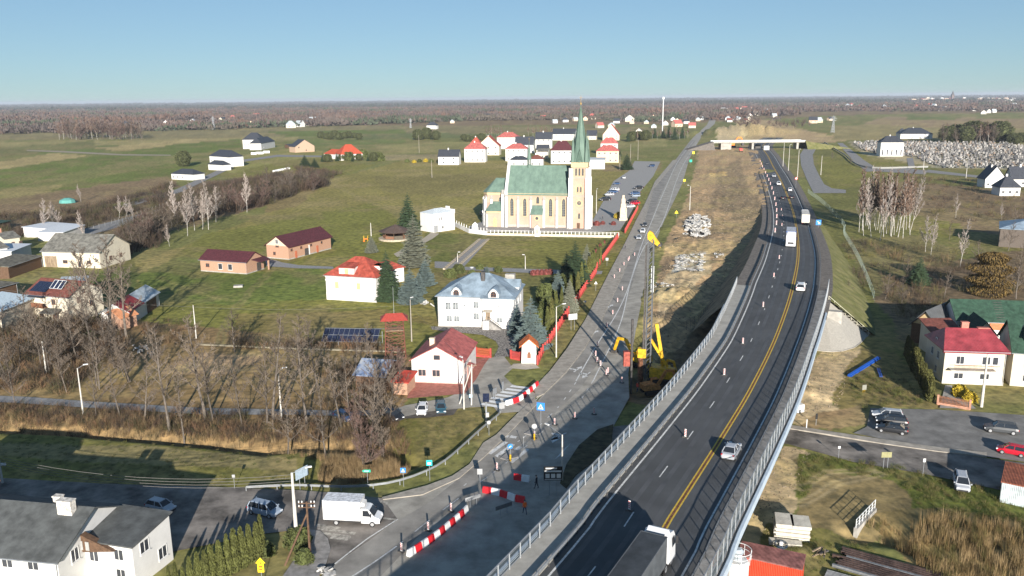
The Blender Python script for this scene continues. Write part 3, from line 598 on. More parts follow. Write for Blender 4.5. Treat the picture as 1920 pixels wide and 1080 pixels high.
for v in range(len(mk.v)): x, y, _ = mk.v[v]; mk.v[v] = (x, y, .062)
mk.obj('road_marking', paint_w, orad)
# pavement between the church fence and the carriageway, kerbed
sheet('pavement', [(1262, 300), (1228, 340), (1210, 380), (1194, 410), (1172, 455), (1140, 515), (1098, 598), (1064, 652), (1032, 694), (1000, 728), (1006, 744), (1020, 738), (1060, 699), (1095, 654), (1128, 599), (1165, 519), (1188, 464), (1207, 414), (1224, 354), (1270, 300)], .16, paver, thick=.25)
sheet('pavement', [(1003, 745), (970, 775), (930, 815), (906, 830), (880, 870), (848, 892), (800, 910), (716, 932), (718, 936), (792, 927), (861, 896), (907, 857), (952, 814), (1008, 756)], .16, paver, thick=.25)
sheet('pavement', [(567, 990), (600, 995), (615, 1010), (620, 1030), (612, 1055), (590, 1090), (540, 1120), (530, 1080), (565, 1030)], .16, paver_grey, thick=.25)
sheet('side_street', [(-300, 880), (0, 896), (200, 907), (400, 913), (560, 919), (640, 925), (717, 934), (746, 974), (690, 1015), (628, 1058), (610, 1070), (620, 1030), (612, 1008), (598, 996), (570, 992), (500, 1000), (320, 1035), (100, 1010), (-300, 1000)], .058, asphalt_side)
mk = MB(); 
for i, (a, b, c, d) in enumerate([(600, 989, 668, 999), (606, 998, 660, 1006), (622, 1006, 655, 1010), (596, 983, 640, 989)]):
    p = [P(a, b), P(c, d), P(c-4, d+4.5), P(a-4, b+4.5)]
    if (p[1]-p[0]).cross(p[2]-p[0]).z < 0: p.reverse()
    mk.add([(q.x, q.y, .066) for q in p], [(0, 1, 2, 3)])
for q in [((713, 970), (745, 974), (742, 977), (712, 973)), ((714, 939), (728, 943), (725, 947), (712, 943))]: quad_px(mk, q, .066)
mk.obj('road_marking', mat('worn_paint', (.36, .34, .30), .85, .35, 2, detail=8), bpy.data.objects['side_street'])
# yard in front of the small house
sheet('lane', [(735, 768), (760, 760), (840, 745), (872, 730), (890, 690), (905, 672), (945, 668), (962, 690), (945, 705), (960, 720), (1006, 738), (1000, 760), (975, 772), (935, 775), (925, 762), (880, 764), (800, 772), (740, 785)], .064, asphalt_old)
zb = MB(); zebra(zb, (995, 727), (930, 768), (960, 723), (895, 762), 7, .55)
for v in range(len(zb.v)): x, y, _ = zb.v[v]; zb.v[v] = (x, y, .07)
zb.obj('zebra_crossing', mat('bright_paint', (.75, .75, .74), .7, .08, 2), bpy.data.objects['lane'])
sheet('red_paving', [(763, 747), (773, 716), (868, 720), (893, 682), (890, 672), (918, 670), (908, 684), (892, 712), (872, 738)], .075, paver_red)
sheet('parking_area', [(722, 776), (800, 768), (862, 762), (850, 778), (800, 783), (735, 786)], .06, mat('dark_tarmac', (.10, .09, .08), .95, .3, .8))
sheet('stone_drive', [(808, 612), (905, 612), (965, 616), (972, 632), (965, 668), (926, 670), (935, 650), (930, 640), (905, 628), (810, 618)], .05, stonepave)
sheet('chapel_paving', [(953, 690), (963, 682), (1000, 680), (1012, 690), (985, 693)], .10, mat('light_stone', (.42, .38, .32), .9, .1, 2))
sheet('footpath', [(-60, 738), (0, 742), (53, 744), (160, 752), (380, 765), (567, 768), (640, 770), (735, 768), (735, 778), (640, 780), (567, 778), (380, 777), (160, 764), (53, 757), (0, 754), (-60, 750)], .05, mat('grey_path', (.26, .26, .26), .9, .15, 1.5))
# church grounds
sheet('church_yard', [(880, 424), (905, 415), (1112, 412), (1135, 370), (1150, 340), (1180, 320), (1190, 302), (1238, 303), (1225, 330), (1200, 360), (1190, 385), (1180, 405), (1162, 432), (1110, 436), (880, 434)], .05, mat('yard_paving', (.31, .30, .285), .9, .14, 1.2, .005, detail=8))
sheet('yard_path', [(808, 436), (824, 438), (812, 447), (770, 470), (745, 482), (738, 476), (775, 458), (795, 446)], .045, mat('cream_gravel', (.42, .37, .29), .9, .12, 2))
sheet('path', [(815, 490), (860, 492), (905, 450), (916, 450), (870, 500), (1108, 508), (1130, 508), (1128, 514), (1050, 514), (865, 506), (815, 502)], .045, mat('grey_path', (.26, .26, .26)))
sheet('farm_track', [(497, 488), (506, 485), (530, 492), (560, 497), (625, 500), (625, 504), (560, 503), (500, 499)], .045, mat('grey_path', (.26, .26, .26)))
# right-hand side: street passing below the viaduct, parking, cemetery road, bus loop
sheet('underpass_street', [(1150, 800), (1300, 780), (1475, 800), (1500, 808), (1620, 828), (1750, 845), (1840, 858), (2100, 890), (2300, 920), (2300, 1010), (2000, 950), (1860, 915), (1740, 890), (1600, 866), (1475, 832), (1300, 830), (1090, 900)], .052, asphalt_side)
sheet('pavement', [(1480, 796), (1540, 806), (1660, 824), (1760, 838), (1850, 848), (1850, 855), (1760, 846), (1660, 832), (1540, 812), (1480, 803)], .17, paver, thick=.25)
sheet('car_park', [(1632, 765), (1760, 768), (1825, 772), (2100, 790), (2300, 810), (2300, 920), (2050, 884), (1850, 856), (1760, 838), (1660, 824), (1600, 812), (1625, 800)], .045, mat('car_park_asphalt', (.19, .185, .175), .92, .2, .4, .004, detail=9))
sheet('driveway', [(1762, 765), (1772, 722), (1784, 722), (1830, 766)], .06, concrete)
sheet('service_road', [(1530, 268), (1510, 274), (1500, 290), (1502, 310), (1512, 335), (1522, 355), (1526, 362), (1586, 362), (1586, 356), (1560, 353), (1545, 345), (1534, 325), (1526, 308), (1524, 290), (1532, 276), (1545, 269)], .05, mat('pale_asphalt', (.24, .235, .23), .9, .15, .5))
sheet('cemetery_road', [(1570, 268), (1580, 268), (1620, 300), (1640, 313), (1700, 315), (1740, 320), (1735, 327), (1640, 321), (1625, 322), (1600, 302)], .05, paver_grey)
sheet('cemetery_path', [(1700, 296), (1712, 296), (1716, 315), (1704, 316)], .055, paver_grey)
sheet('field_road', [(1740, 318), (1860, 332), (2000, 342), (2000, 345), (1860, 336), (1735, 323)], .045, paver_grey)
sheet('village_road', [(130, 450), (200, 432), (330, 395), (420, 385), (430, 372), (325, 385), (190, 420), (120, 440)], .045, mat('pale_asphalt', (.24, .235, .23)))
sheet('dirt_track', [(230, 383), (330, 355), (450, 300), (520, 290), (560, 291), (640, 292), (640, 295), (520, 294), (460, 303), (340, 360), (240, 388)], .045, paver_grey)
sheet('dirt_track', [(50, 281), (120, 283), (230, 289), (320, 290), (320, 292), (230, 291.5), (120, 286), (50, 283)], .045, mat('sandy_track', (.30, .26, .19), .95))
# raised kerb islands on the old road
for pts, lab in (([(983, 812), (1003, 800), (1018, 806), (1012, 813), (995, 815)], 0), ([(938, 858), (958, 842), (978, 846), (972, 856), (950, 862)], 1)):
    sheet('traffic_island', pts, .18, paver_grey, thick=.2, sm=0)
sheet('planted_island', [(1050, 905), (1062, 870), (1085, 835), (1120, 805), (1150, 795), (1147, 830), (1120, 860), (1080, 890), (1062, 915)], .16, mat('island_soil', (.07, .065, .035), .95, .4, .8, .05), thick=.25)
# overpass in the distance
ov = T('overpass_bridge', 'pale concrete overpass spanning the dark new road and the earthworks in the distance', 'bridge')
def at_depth(px, py, y):                          # point at distance y seen at that pixel
    d = fw + riv*((px-960)/FPX) + upv*((540-py)/FPX); t = y/d.y; return Vector((d.x*t, y, CAM_H+d.z*t))
yb = P(1430, 280).y
l, r_ = at_depth(1338, 264, yb), at_depth(1510, 265, yb)
zt = (l.z+r_.z)/2
g = MB(); g.box((l.x+r_.x)/2, yb+6, zt-1.6, r_.x-l.x, 12, 1.2); g.obj('deck', concrete, ov)
g = MB(); g.box((l.x+r_.x)/2, yb-.1, zt-.45, r_.x-l.x, .3, .9); g.box((l.x+r_.x)/2, yb+12.1, zt-.45, r_.x-l.x, .3, .9); g.obj('parapet', mat('pale_bluish_concrete', (.52, .56, .58), .8, .08, .3), ov)
for px in (1362, 1412, 1496):
    q = at_depth(px, 275, yb); MB().box(q.x, yb+6, -.5, 2 if px != 1362 else 10, 10, zt-1.15).obj('pier' if px == 1412 else 'abutment', concrete, ov)
for s, q in ((-1, l), (1, r_)):
    ap = MB(); x0 = q.x; x1 = q.x+s*(46 if s > 0 else 26)
    ap.add([(x0, yb-1, zt-.4), (x0, yb+13, zt-.4), (x1, yb+13, -.1), (x1, yb-1, -.1), (x0, yb-8, -.1), (x0, yb+20, -.1), (x1, yb-2, -.1), (x1, yb+14, -.1)], [(0, 1, 2, 3) if s < 0 else (3, 2, 1, 0), (0, 3, 6, 4), (1, 5, 7, 2)]); ap.obj('approach_bank', gravel if s < 0 else mat('embankment_grass', (.17, .155, .07)), ov)
# ---------------------------------------------------------------- plants
def frame(d):
    d = d.normalized(); a = d.cross(Vector((0, 0, 1)) if abs(d.z) < .95 else Vector((1, 0, 0))).normalized(); return a, d.cross(a)
def bare_tree(seed, H, spread=.38, limbs=11, trunks=1, first=.28, tw=.055, up=.8, birch=False):
    r = random.Random(seed); tr = MB(); cr = MB()
    def tri(p, d, L, w_):
        a, b = frame(d); s = a*math.cos(r.random()*3.1)+b*math.sin(r.random()*3.1); q = p+d*L
        cr.add([p-s*w_, p+s*w_, q], [(0, 1, 2)])
    def twigs(p, d, L, n):
        for i in range(n):
            t = (i+.6)/n; q = p+d*(L*t); a, b = frame(d); ph = r.random()*6.28
            e = (d*.75+(a*math.cos(ph)+b*math.sin(ph))*.8+Vector((0, 0, .15))).normalized(); l2 = L*(.55-.25*t)*r.uniform(.7, 1.2)
            tri(q, e, l2, tw*.6)
            for k in range(2):
                ph = r.random()*6.28; e2 = (e+(Vector((math.cos(ph), math.sin(ph), r.uniform(-.4, .6)))*.8)).normalized(); tri(q+e*l2*r.uniform(.2, .8), e2, l2*.6, tw*.5)
    for k in range(trunks):
        lean = Vector((r.uniform(-.1, .1), r.uniform(-.1, .1), 1)) if trunks == 1 else Vector((r.uniform(-.3, .3), r.uniform(-.3, .3), 1))
        p = Vector((r.uniform(-.2, .2), r.uniform(-.2, .2), -.2))*(trunks > 1)+Vector((0, 0, -.15)); pts = [p]; n = 7; h = H*(1 if not k else r.uniform(.7, .95))
        for i in range(n): p = p+(lean.normalized()+Vector((r.uniform(-.07, .07), r.uniform(-.07, .07), 0)))*h/n; pts.append(p)
        R0 = H*(.0135 if up < 1.2 else .0062)*(1 if trunks == 1 else .75)
        for i in range(n): tr.tube(pts[i], pts[i+1], R0*(1-.85*i/n), R0*(1-.85*(i+1)/n), 6, caps=False)
        for i in range(limbs):
            t = first+(1-first)*(i+r.random()*.7)/limbs; f = min(t*n, n-.01); q = pts[int(f)].lerp(pts[int(f)+1], f-int(f)); ph = i*2.4+r.random()
            L = H*spread*(1.15-t)*r.uniform(.7, 1.15); e = Vector((math.cos(ph), math.sin(ph), up*r.uniform(.7, 1.6))).normalized(); rr = R0*(1-.85*t)*.55
            m_ = q+e*L*.5; e2 = (e+Vector((0, 0, .45))).normalized(); tip = m_+e2*L*.5
            tr.tube(q, m_, rr, rr*.6, 4, caps=False); tr.tube(m_, tip, rr*.6, .012, 3, caps=False)
            for j in range(7):
                s = (j+.7)/7; b0 = q.lerp(m_, s*2) if s < .5 else m_.lerp(tip, s*2-1); ph2 = r.random()*6.28
                e3 = (e2*.7+Vector((math.cos(ph2), math.sin(ph2), r.uniform(.1, .9)))*.8).normalized(); l3 = L*.42*(1.2-s)*r.uniform(.7, 1.2)
                tri(b0, e3, l3, .035+.012*l3+tw*.3); twigs(b0, e3, l3, 7)
            twigs(m_, e2, L*.5, 6)
        twigs(pts[-2], (pts[-1]-pts[-2]).normalized(), h/n*1.3, 8)
    return tr, cr
def conifer(seed, H, W, layers=20, per=13, droop=.22, gap=.05):
    r = random.Random(seed); cr = MB(); tr = MB(); tr.tube((0, 0, -.2), (0, 0, H*.95), H*.018, .02, 6)
    for i in range(layers):
        t = i/layers; z = H*(gap+(1-gap)*t); L = W*(1-t)**.85*r.uniform(.88, 1.1)+.12
        for k in range(max(5, int(per*(1-t*.55)))):
            ph = 6.28*k/max(5, int(per*(1-t*.55)))+r.random()*.5; l = L*r.uniform(.78, 1.12); d = Vector((math.cos(ph), math.sin(ph), 0)); s = Vector((-d.y, d.x, 0))
            z0 = z+r.uniform(-.02, .02)*H; n = 4; up_ = .12
            for j in range(n):
                u0, u1 = j/n, (j+1)/n; w_ = l*(.16+.20*math.sin(math.pi*(u0*.8+.15)))*r.uniform(.75, 1.2)
                def pt(u, v, dz=0): return d*(l*u)+s*v+Vector((0, 0, z0-droop*l*u*u+up_*l*u-abs(v)*.35+dz))
                e = r.uniform(-.05, .05)*l
                cr.add([pt(u0, 0, .03), pt(u0+.12, w_), pt(min(1.08, u1+.10), e)], [(0, 2, 1)]); cr.add([pt(u0, 0, .03), pt(u0+.12, -w_), pt(min(1.08, u1+.10), e)], [(0, 1, 2)])
    cr.add([(-.06, 0, H*.93), (.06, 0, H*.93), (0, 0, H*1.02), (0, .06, H*.93), (0, -.06, H*.93)], [(0, 1, 2), (3, 4, 2)])
    return tr, cr
def leafy(seed, H, W, n=700, prof=None, s=.22, up=1.0, core=True):       # dense small-leaved mass: thuja, bush
    r = random.Random(seed); cr = MB(); prof = prof or (lambda t: math.sin(math.pi*min(1, t*.85+.15))**.6)
    if core:
        N = 9; ks = [0.02, .15, .35, .55, .75, .9, .98]; cr.lathe(0, 0, [(W*.80*max(.03, prof(t)), H*t) for t in ks], N)
    for i in range(n):
        t = r.random()**.9; ph = r.random()*6.28; rr = W*prof(t)*r.uniform(.82, 1.08)*(1+.10*math.sin(ph*3+seed)+.07*math.sin(t*14+ph*2+seed))
        p = Vector((rr*math.cos(ph), rr*math.sin(ph), H*t)); d = (Vector((math.cos(ph), math.sin(ph), 0))*r.uniform(.2, .8)+Vector((0, 0, up))).normalized()
        a, b = frame(d); u = a*math.cos(i)+b*math.sin(i); l = s*r.uniform(.7, 1.5)
        cr.add([p-u*l*.45-d*l*.4, p+u*l*.45-d*l*.4, p+d*l], [(0, 1, 2)])
    return cr
def clump(seed, n, H, W, wd, lean=.5):            # stalks and twigs from one foot; numpy triangles
    r = random.Random(seed); out = []
    for i in range(n):
        ph = r.random()*6.28; rr = W*math.sqrt(r.random())*.5; p = Vector((rr*math.cos(ph), rr*math.sin(ph), -.1)); d = (Vector((math.cos(ph), math.sin(ph), 0))*lean*r.random()+Vector((0, 0, 1))).normalized()
        L = H*r.uniform(.55, 1.1); a, b = frame(d); u = a*math.cos(i)+b*math.sin(i); out.append((p-u*wd, p+u*wd, p+d*L))
        if lean > .4:
            for k in range(3):
                q = p+d*L*r.uniform(.25, .8); e = (d+Vector((r.uniform(-1, 1), r.uniform(-1, 1), r.uniform(-.2, .6)))*.9).normalized(); out.append((q-u*wd*.7, q+u*wd*.7, q+e*L*.45))
    return np.array([[tuple(v) for v in t] for t in out], np.float32)         # (n,3,3)
def scatter(name, pts, variants, m_, cols, seed=1, label=None, cat=None, smin=.7, smax=1.3, parent=None):
    # many small plants nobody could count, joined into one mesh with a colour of its own for each plant
    r = np.random.RandomState(seed); V = []; K = []; q_ = np.array([p[:2] for p in pts]); big = 'forest' in name
    N1 = vnoise(q_[:, 0], q_[:, 1], 260, 3); N2 = vnoise(q_[:, 0], q_[:, 1], 340, 6)
    for i, (x, y, z, s) in enumerate(pts):
        v = variants[r.randint(len(variants))]; a = r.rand()*6.28; c, n = math.cos(a), math.sin(a); s = s*r.uniform(smin, smax)*(.7+.6*N2[i] if big else 1)
        M = np.array([[c, n, 0], [-n, c, 0], [0, 0, 1]], np.float32)*s
        t = v @ M + np.array([x, y, z], np.float32); V.append(t.reshape(-1, 3)); k = np.array(cols[int(N1[i]*.999*len(cols)) if big and r.rand() < .75 else r.randint(len(cols))])*r.uniform(.85, 1.15); K.append(np.repeat(k[None], len(t), 0))
    V = np.concatenate(V); K = np.concatenate(K); n = len(V)//3
    me = bpy.data.meshes.new(name); me.vertices.add(len(V)); me.vertices.foreach_set('co', V.ravel()); me.loops.add(len(V)); me.polygons.add(n)
    me.loops.foreach_set('vertex_index', np.arange(len(V))); me.polygons.foreach_set('loop_start', np.arange(0, len(V), 3)); me.polygons.foreach_set('loop_total', np.full(n, 3)); me.update(calc_edges=True)
    a_ = me.color_attributes.new('tone', 'FLOAT_COLOR', 'CORNER'); K4 = np.ones((n*3, 4), np.float32); K4[:, :3] = np.repeat(K, 3, 0); a_.data.foreach_set('color', K4.ravel())
    me.materials.append(m_); o = ob(name, me, parent, kind='stuff')
    if label: o['label'] = label
    if cat: o['category'] = cat
    return o
tonem = mat('plant_tone', (1.1, 1.1, 1.1), .95, .15, 1.5, spec=.1, attr='tone')
def gz(x, y): return float(relief(np.array([x]), np.array([y]))[0])
def in_px(pix, n, seed):                          # random ground places inside an outline
    poly = poly_w(pix); r = random.Random(seed); xs = [p[0] for p in poly]; ys = [p[1] for p in poly]; out = []
    A = np.array([(r.uniform(min(xs), max(xs)), r.uniform(min(ys), max(ys))) for _ in range(n*6)]); ok = inpoly(A[:, 0], A[:, 1], poly); A = A[ok][:n]
    return A
def place_z(A): return relief(A[:, 0], A[:, 1])
def area(pix):
    p = poly_w(pix); return abs(sum(p[i-1][0]*p[i][1]-p[i][0]*p[i-1][1] for i in range(len(p))))/2
def scat_px(name, regions, variants, cols, seed, **kw):
    pts = []
    for k, (pix, dens, s) in enumerate(regions):
        A = in_px(pix, int(area(pix)*dens), seed+k); Z = place_z(A); pts += [(A[i, 0], A[i, 1], Z[i], s) for i in range(len(A))]
    return scatter(name, pts, variants, tonem, cols, seed, **kw)
TR = {}
def tree_proto(key, name, tr, cr, tm, cm):
    TR[key] = (name, tr.mesh('trunk', tm) if tr else None, cr.mesh('crown', cm))
for i, (H, s, l, f) in enumerate([(13, .46, 13, .25), (11, .50, 12, .2), (14, .38, 14, .33), (9, .52, 11, .18), (12, .42, 14, .3)]):
    tree_proto('bare%d' % i, 'bare_tree', *bare_tree(20+i, H, s, l, first=f), bark, twigm)
for i in range(3): tree_proto('birch%d' % i, 'birch_tree', *bare_tree(50+i, 14, .36, 18, first=.22, up=1.3, tw=.085), bark_pale, mat('pale_twigs', (.34, .29, .26), .9, .15, 2, rnd=.15))
for i in range(2): tree_proto('far_birch%d' % i, 'birch_tree', *bare_tree(60+i, 15, .27, 18, first=.3, up=1.6, tw=.16), bark_pale, mat('russet_twigs', (.17, .115, .085), .9, .2, 2, rnd=.2))
tree_proto('multi', 'bare_tree', *bare_tree(71, 10, .4, 8, trunks=4, first=.2), bark, twigm)
tree_proto('redbush', 'bare_tree', *bare_tree(72, 7, .45, 8, trunks=4, first=.12, up=.9, tw=.04), bark, twig_red)
tree_proto('spruce', 'spruce_tree', *conifer(80, 14, 3.3, 26, 16), bark, spruce_d)
tree_proto('blue', 'blue_spruce_tree', *conifer(81, 12, 3.2, 24, 16, droop=.1), bark, spruce_b)
tree_proto('silver', 'silver_spruce_tree', *conifer(82, 16, 3.6, 30, 17, droop=.12), bark, spruce_s)
tree_proto('thuja', 'thuja_tree', None, leafy(90, 5, .62, 900, lambda t: (1-t)**.55*min(1, t*5+.55), .17), None, thujam)
tree_proto('thuja_b', 'thuja_tree', None, leafy(91, 5, .8, 1000, lambda t: (1-t)**.5*min(1, t*5+.5), .19), None, mat('dark_thuja_foliage', (.10, .10, .03), .9, .3, 2, rnd=.2))
tree_proto('bush', 'bush', None, leafy(92, 2, 1.3, 600, lambda t: math.sqrt(max(0, 1-(t*1.02-.15)**2*1.2)), .2, up=.4), None, bushm)
tree_proto('redshrub', 'red_shrub', None, leafy(93, 1.6, .9, 500, lambda t: math.sqrt(max(0, 1-(t*1.02-.3)**2*1.9)), .14, up=.5), None, mat('maroon_leaves', (.17, .05, .045), .9, .3, 2, rnd=.15))
tree_proto('yellowshrub', 'yellow_shrub', None, leafy(94, 1.6, 1.0, 500, lambda t: math.sqrt(max(0, 1-(t*1.02-.3)**2*1.9)), .16, up=.5), None, mat('yellow_leaves', (.40, .30, .03), .9, .25, 2))
tree_proto('rowan', 'green_tree', bare_tree(95, 7, .3, 8)[0], leafy(96, 9, 4.2, 1600, lambda t: math.sqrt(max(0, 1-(t*1.9-.95)**2)), .5, up=.3), bark, mat('olive_foliage', (.075, .085, .035), .9, .35, 1))
wt, wc = bare_tree(97, 9, .5, 14, first=.15, up=.7, tw=.05); wl = leafy(98, 9, 4.4, 6500, lambda t: math.sqrt(max(0, 1-(t*1.5-.6)**2))*(.8+.25*math.sin(t*23)), .24, up=-.7, core=False); wc.add(wl.v, wl.f)
tree_proto('willow', 'willow_tree', wt, wc, bark, mat('ochre_willow_leaves', (.12, .08, .026), .9, .45, 1))
def tree(key, px, py, H, label, cat='tree', group=None, base=None, xy=None, wid=1.0, rz=None):
    name, tm, cm = TR[key]; p = Vector((xy[0], xy[1], 0)) if xy else P(px, py)
    if base is None: base = gz(p.x, p.y)
    hh = max(v.co.z for v in cm.vertices); s = H/hh; rz = R.random()*6.28 if rz is None else rz
    if tm is None:
        o = ob(name, cm, loc=(p.x, p.y, base), rz=rz); o.scale = (s*wid, s*wid, s); return tag(o, label, cat, group)
    t = T(name, label, cat, (p.x, p.y, base), rz, group); t.scale = (s*wid, s*wid, s)
    if 'bare' in key or 'birch' in key: t.rotation_euler = (R.uniform(-.09, .09), R.uniform(-.09, .09), rz); t.scale = (s*wid*R.uniform(.85, 1.2), s*wid*R.uniform(.85, 1.2), s)
    ob('trunk', tm, t); ob('crown', cm, t); return t
def hgt(px, py_base, py_top):                     # height of an upright thing from its two ends in the photograph
    p = P(px, py_base); d = fw+riv*((px-960)/FPX)+upv*((540-py_top)/FPX); t = p.y/d.y; return CAM_H+d.z*t
# conifers: (kind, base px, base py, top py, width factor, label)
for k, px, py, top, wd, lab in [
  ('spruce', 766, 434, 358, 1, 'tall dark green spruce behind the silvery one beside the dark round gazebo'),
  ('silver', 777, 500, 398, 1.05, 'big silvery spruce in front of the dark gazebo'),
  ('spruce', 727, 562, 466, 1, 'dark green spruce right against the grey villa with the red roof'),
  ('blue', 770, 566, 500, 1.15, 'pale blue spruce, nearest the lawn beside the grey villa'),
  ('blue', 798, 535, 482, 1.1, 'pale blue spruce between the silvery spruce and the stony garden slope'),
  ('blue', 786, 550, 508, 1.0, 'small blue spruce squeezed between two larger blue ones'),
  ('silver', 697, 474, 440, 1.3, 'bushy grey green spruce behind the red roof of the grey villa'),
  ('blue', 995, 655, 553, 1.0, 'blue grey spruce standing over the little white shrine with the orange roof'),
  ('blue', 970, 628, 570, .9, 'slim blue spruce at the right corner of the white house with the blue roof'),
  ('spruce', 1078, 535, 449, 1.15, 'tallest dark spruce in the garden beside the red fence'),
  ('spruce', 1062, 530, 470, 1.1, 'dark spruce on the left of the tallest one by the red fence'),
  ('blue', 1046, 560, 505, 1.0, 'grey blue spruce behind the round green bush in the garden by the red fence'),
  ('silver', 1100, 510, 455, .9, 'slim spruce at the top end of the red fence garden'),
  ('silver', 1068, 585, 520, .9, 'grey green spruce in the middle of the garden by the red fence'),
  ('blue', 913, 512, 497, 1.1, 'little blue spruce tip showing behind the blue roof'),
  ('spruce', 1722, 533, 480, 1.3, 'dark spruce alone in the rough ground right of the motorway'),
  ('spruce', 1175, 318, 285, 1.3, 'dark spruce beside the far end of the church car park'),
  ('spruce', 572, 312, 288, 1.5, 'dark conifer left of the red roofed house behind the meadow'),
  ('spruce', 590, 314, 295, 1.5, 'second dark conifer left of the red roofed house behind the meadow')]:
    tree(k, px, py, hgt(px, py, top), lab, wid=wd*1.35)
# thuja rows
A_, B_ = P(1004, 648), P(1125, 495)
for i in range(17):
    q = A_.lerp(B_, (i+R.uniform(-.2, .2))/16); tree('thuja' if i % 3 else 'thuja_b', 0, 0, R.uniform(5.6, 7.6), '%s thuja from the shrine in the row behind the red fence' % nth(i), 'thuja', 'thujas along the red fence', xy=q, wid=R.uniform(.7, .95))
for i, (px, py) in enumerate([(1028, 590), (1040, 600), (1022, 565), (1050, 545), (1012, 610), (1090, 525)]):
    tree('bush', px, py, R.uniform(3.5, 5), ['large round green bush on the garden side of the thujas, nearest the white house', 'green bush close to the thujas halfway up the red fence', 'round bush behind the white house near the garden slope', 'green bush among the spruces higher up the garden', 'low green bush near the blue spruce over the shrine', 'green bush at the top of the garden by the red fence'][i], 'bush', wid=.8)
hp = [(320, 1092), (333, 1092), (346, 1088), (359, 1083), (374, 1080), (388, 1076), (400, 1070), (415, 1064), (430, 1056), (443, 1049), (456, 1042), (470, 1034), (484, 1027), (492, 1020)]
ht = [1058, 1050, 1060, 1040, 1032, 1028, 1018, 1010, 998, 988, 985, 980, 976, 962]
for i, ((px, py), tp_) in enumerate(zip(hp, ht)):
    tree('thuja', px, py+22, hgt(px, py+22, tp_), '%s pointed thuja from the left in the corner hedge by the charcoal roof' % nth(i), 'thuja', 'pointed thujas in the corner hedge', wid=R.uniform(.85, 1.25))
for i in range(13):
    t = i/12; a = P(1700, 668); b = P(1744, 752); q = a.lerp(b, t); tree('thuja_b', 0, 0, R.uniform(4.3, 5.2), '%s dark thuja from the far end of the row by the cream house' % nth(i), 'thuja', 'dark thujas beside the red roofed house', xy=q, wid=R.uniform(.95, 1.2))
for px, py, k, H, lab in [(1798, 742, 'yellowshrub', 2.2, 'rounded golden thuja in front of the cream house balcony'), (1818, 752, 'yellowshrub', 1.9, 'small golden thuja beside the brown garden gate'), (1160, 410, 'yellowshrub', 3.2, 'yellow shrub at the foot of the stone monument'),
                          (345, 312, 'rowan', 13, 'round dark green tree alone at the edge of the fields'), (1855, 552, 'willow', 11.5, 'ochre willow with drooping leaves behind the green roofs'), (1905, 560, 'bare1', 13, 'bare grey tree at the right behind the green roofed house')]:
    tree(k, px, py, H, lab, 'tree' if 'tree' in lab or 'willow' in lab else 'shrub')
for i in range(17):
    px = 962+i*11.2 if i < 16 else 1150; tree('redshrub', px, 421+(i % 3), R.uniform(1.5, 2.3), '%s maroon shrub from the left along the front of the church' % nth(i), 'shrub', 'maroon shrubs in front of the church', wid=1.1)
for i in range(5): tree('redshrub', 1000+i*8, 516-i*.5, 1.7, '%s round maroon bush from the left behind the blue roofed house' % nth(i), 'shrub', 'round maroon bushes by the garden path', wid=.9)
for i in range(12):
    t = i/11; a = P(1150, 452); b = P(1105, 505); q = a.lerp(b, t); tree('redshrub' if i % 2 else 'bush', 0, 0, R.uniform(1.0, 1.8), '%s little shrub from the church end inside the red fence' % nth(i), 'shrub', 'little shrubs in the bed inside the red fence', xy=q+Vector((-2.5, 0, 0)), wid=.6)
# birches
for i, (px, py, top, k) in enumerate([(352, 442, 350, 0), (365, 432, 338, 1), (391, 430, 335, 2), (405, 416, 345, 0), (463, 398, 318, 1), (331, 418, 338, 2), (83, 437, 370, 0), (100, 430, 372, 1), (114, 430, 380, 2), (160, 452, 392, 0), (152, 378, 342, 1), (224, 408, 365, 2), (238, 410, 365, 0), (250, 412, 370, 1), (318, 462, 420, 2), (380, 430, 350, 1)]):
    tree('birch%d' % k, px, py, hgt(px, py, top), ['birch with bright stems at the near end of the big birch group', 'white birch close behind the near stems of the big birch group', 'tallest white birch of the group left of the meadow', 'white birch on the meadow side of the birch group', 'lone spreading birch halfway along the dark bramble strip', 'white birch at the left of the big birch group', 'white birch above the tin roofs, left of three', 'slim birch above the tin roofs, middle of three', 'slimmest birch above the tin roofs, right of three', 'pale birch rising behind the long grey barn', 'small leaning birch in the rough field', 'leaning birch left of the brown thicket by the village road', 'slim birch in the middle of the brown thicket by the village road', 'slim birch right in the brown thicket by the village road', 'short forked birch at the lawn edge', 'thin birch between the two tallest ones'][i], 'birch', wid=1.0)
for i in range(34):
    t = (i+.5)/34; px = 1612+t*96+R.uniform(-3, 3); py = 438+R.uniform(-14, 14)-abs(t-.5)*10; tree('far_birch%d' % (i % 2) if i % 4 else 'birch%d' % (i % 3), px, py, R.uniform(19, 25), '%s birch from the left in the grove right of the motorway' % nth(i), 'birch', 'birches in the grove right of the motorway', wid=.8)
for i, (px, py, top, k) in enumerate([(1735, 472, 402, 0), (1745, 478, 398, 1), (1800, 500, 408, 2), (1792, 408, 360, 0), (1878, 412, 378, 1)]):
    tree('birch%d' % k, px, py, hgt(px, py, top), ['pale forked birch left of the ochre willow', 'slim pale birch next to the forked one', 'spreading pale birch just behind the ochre willow', 'small birch in the field above the willow', 'small birch beside the dark roofed white house'][i], 'birch')
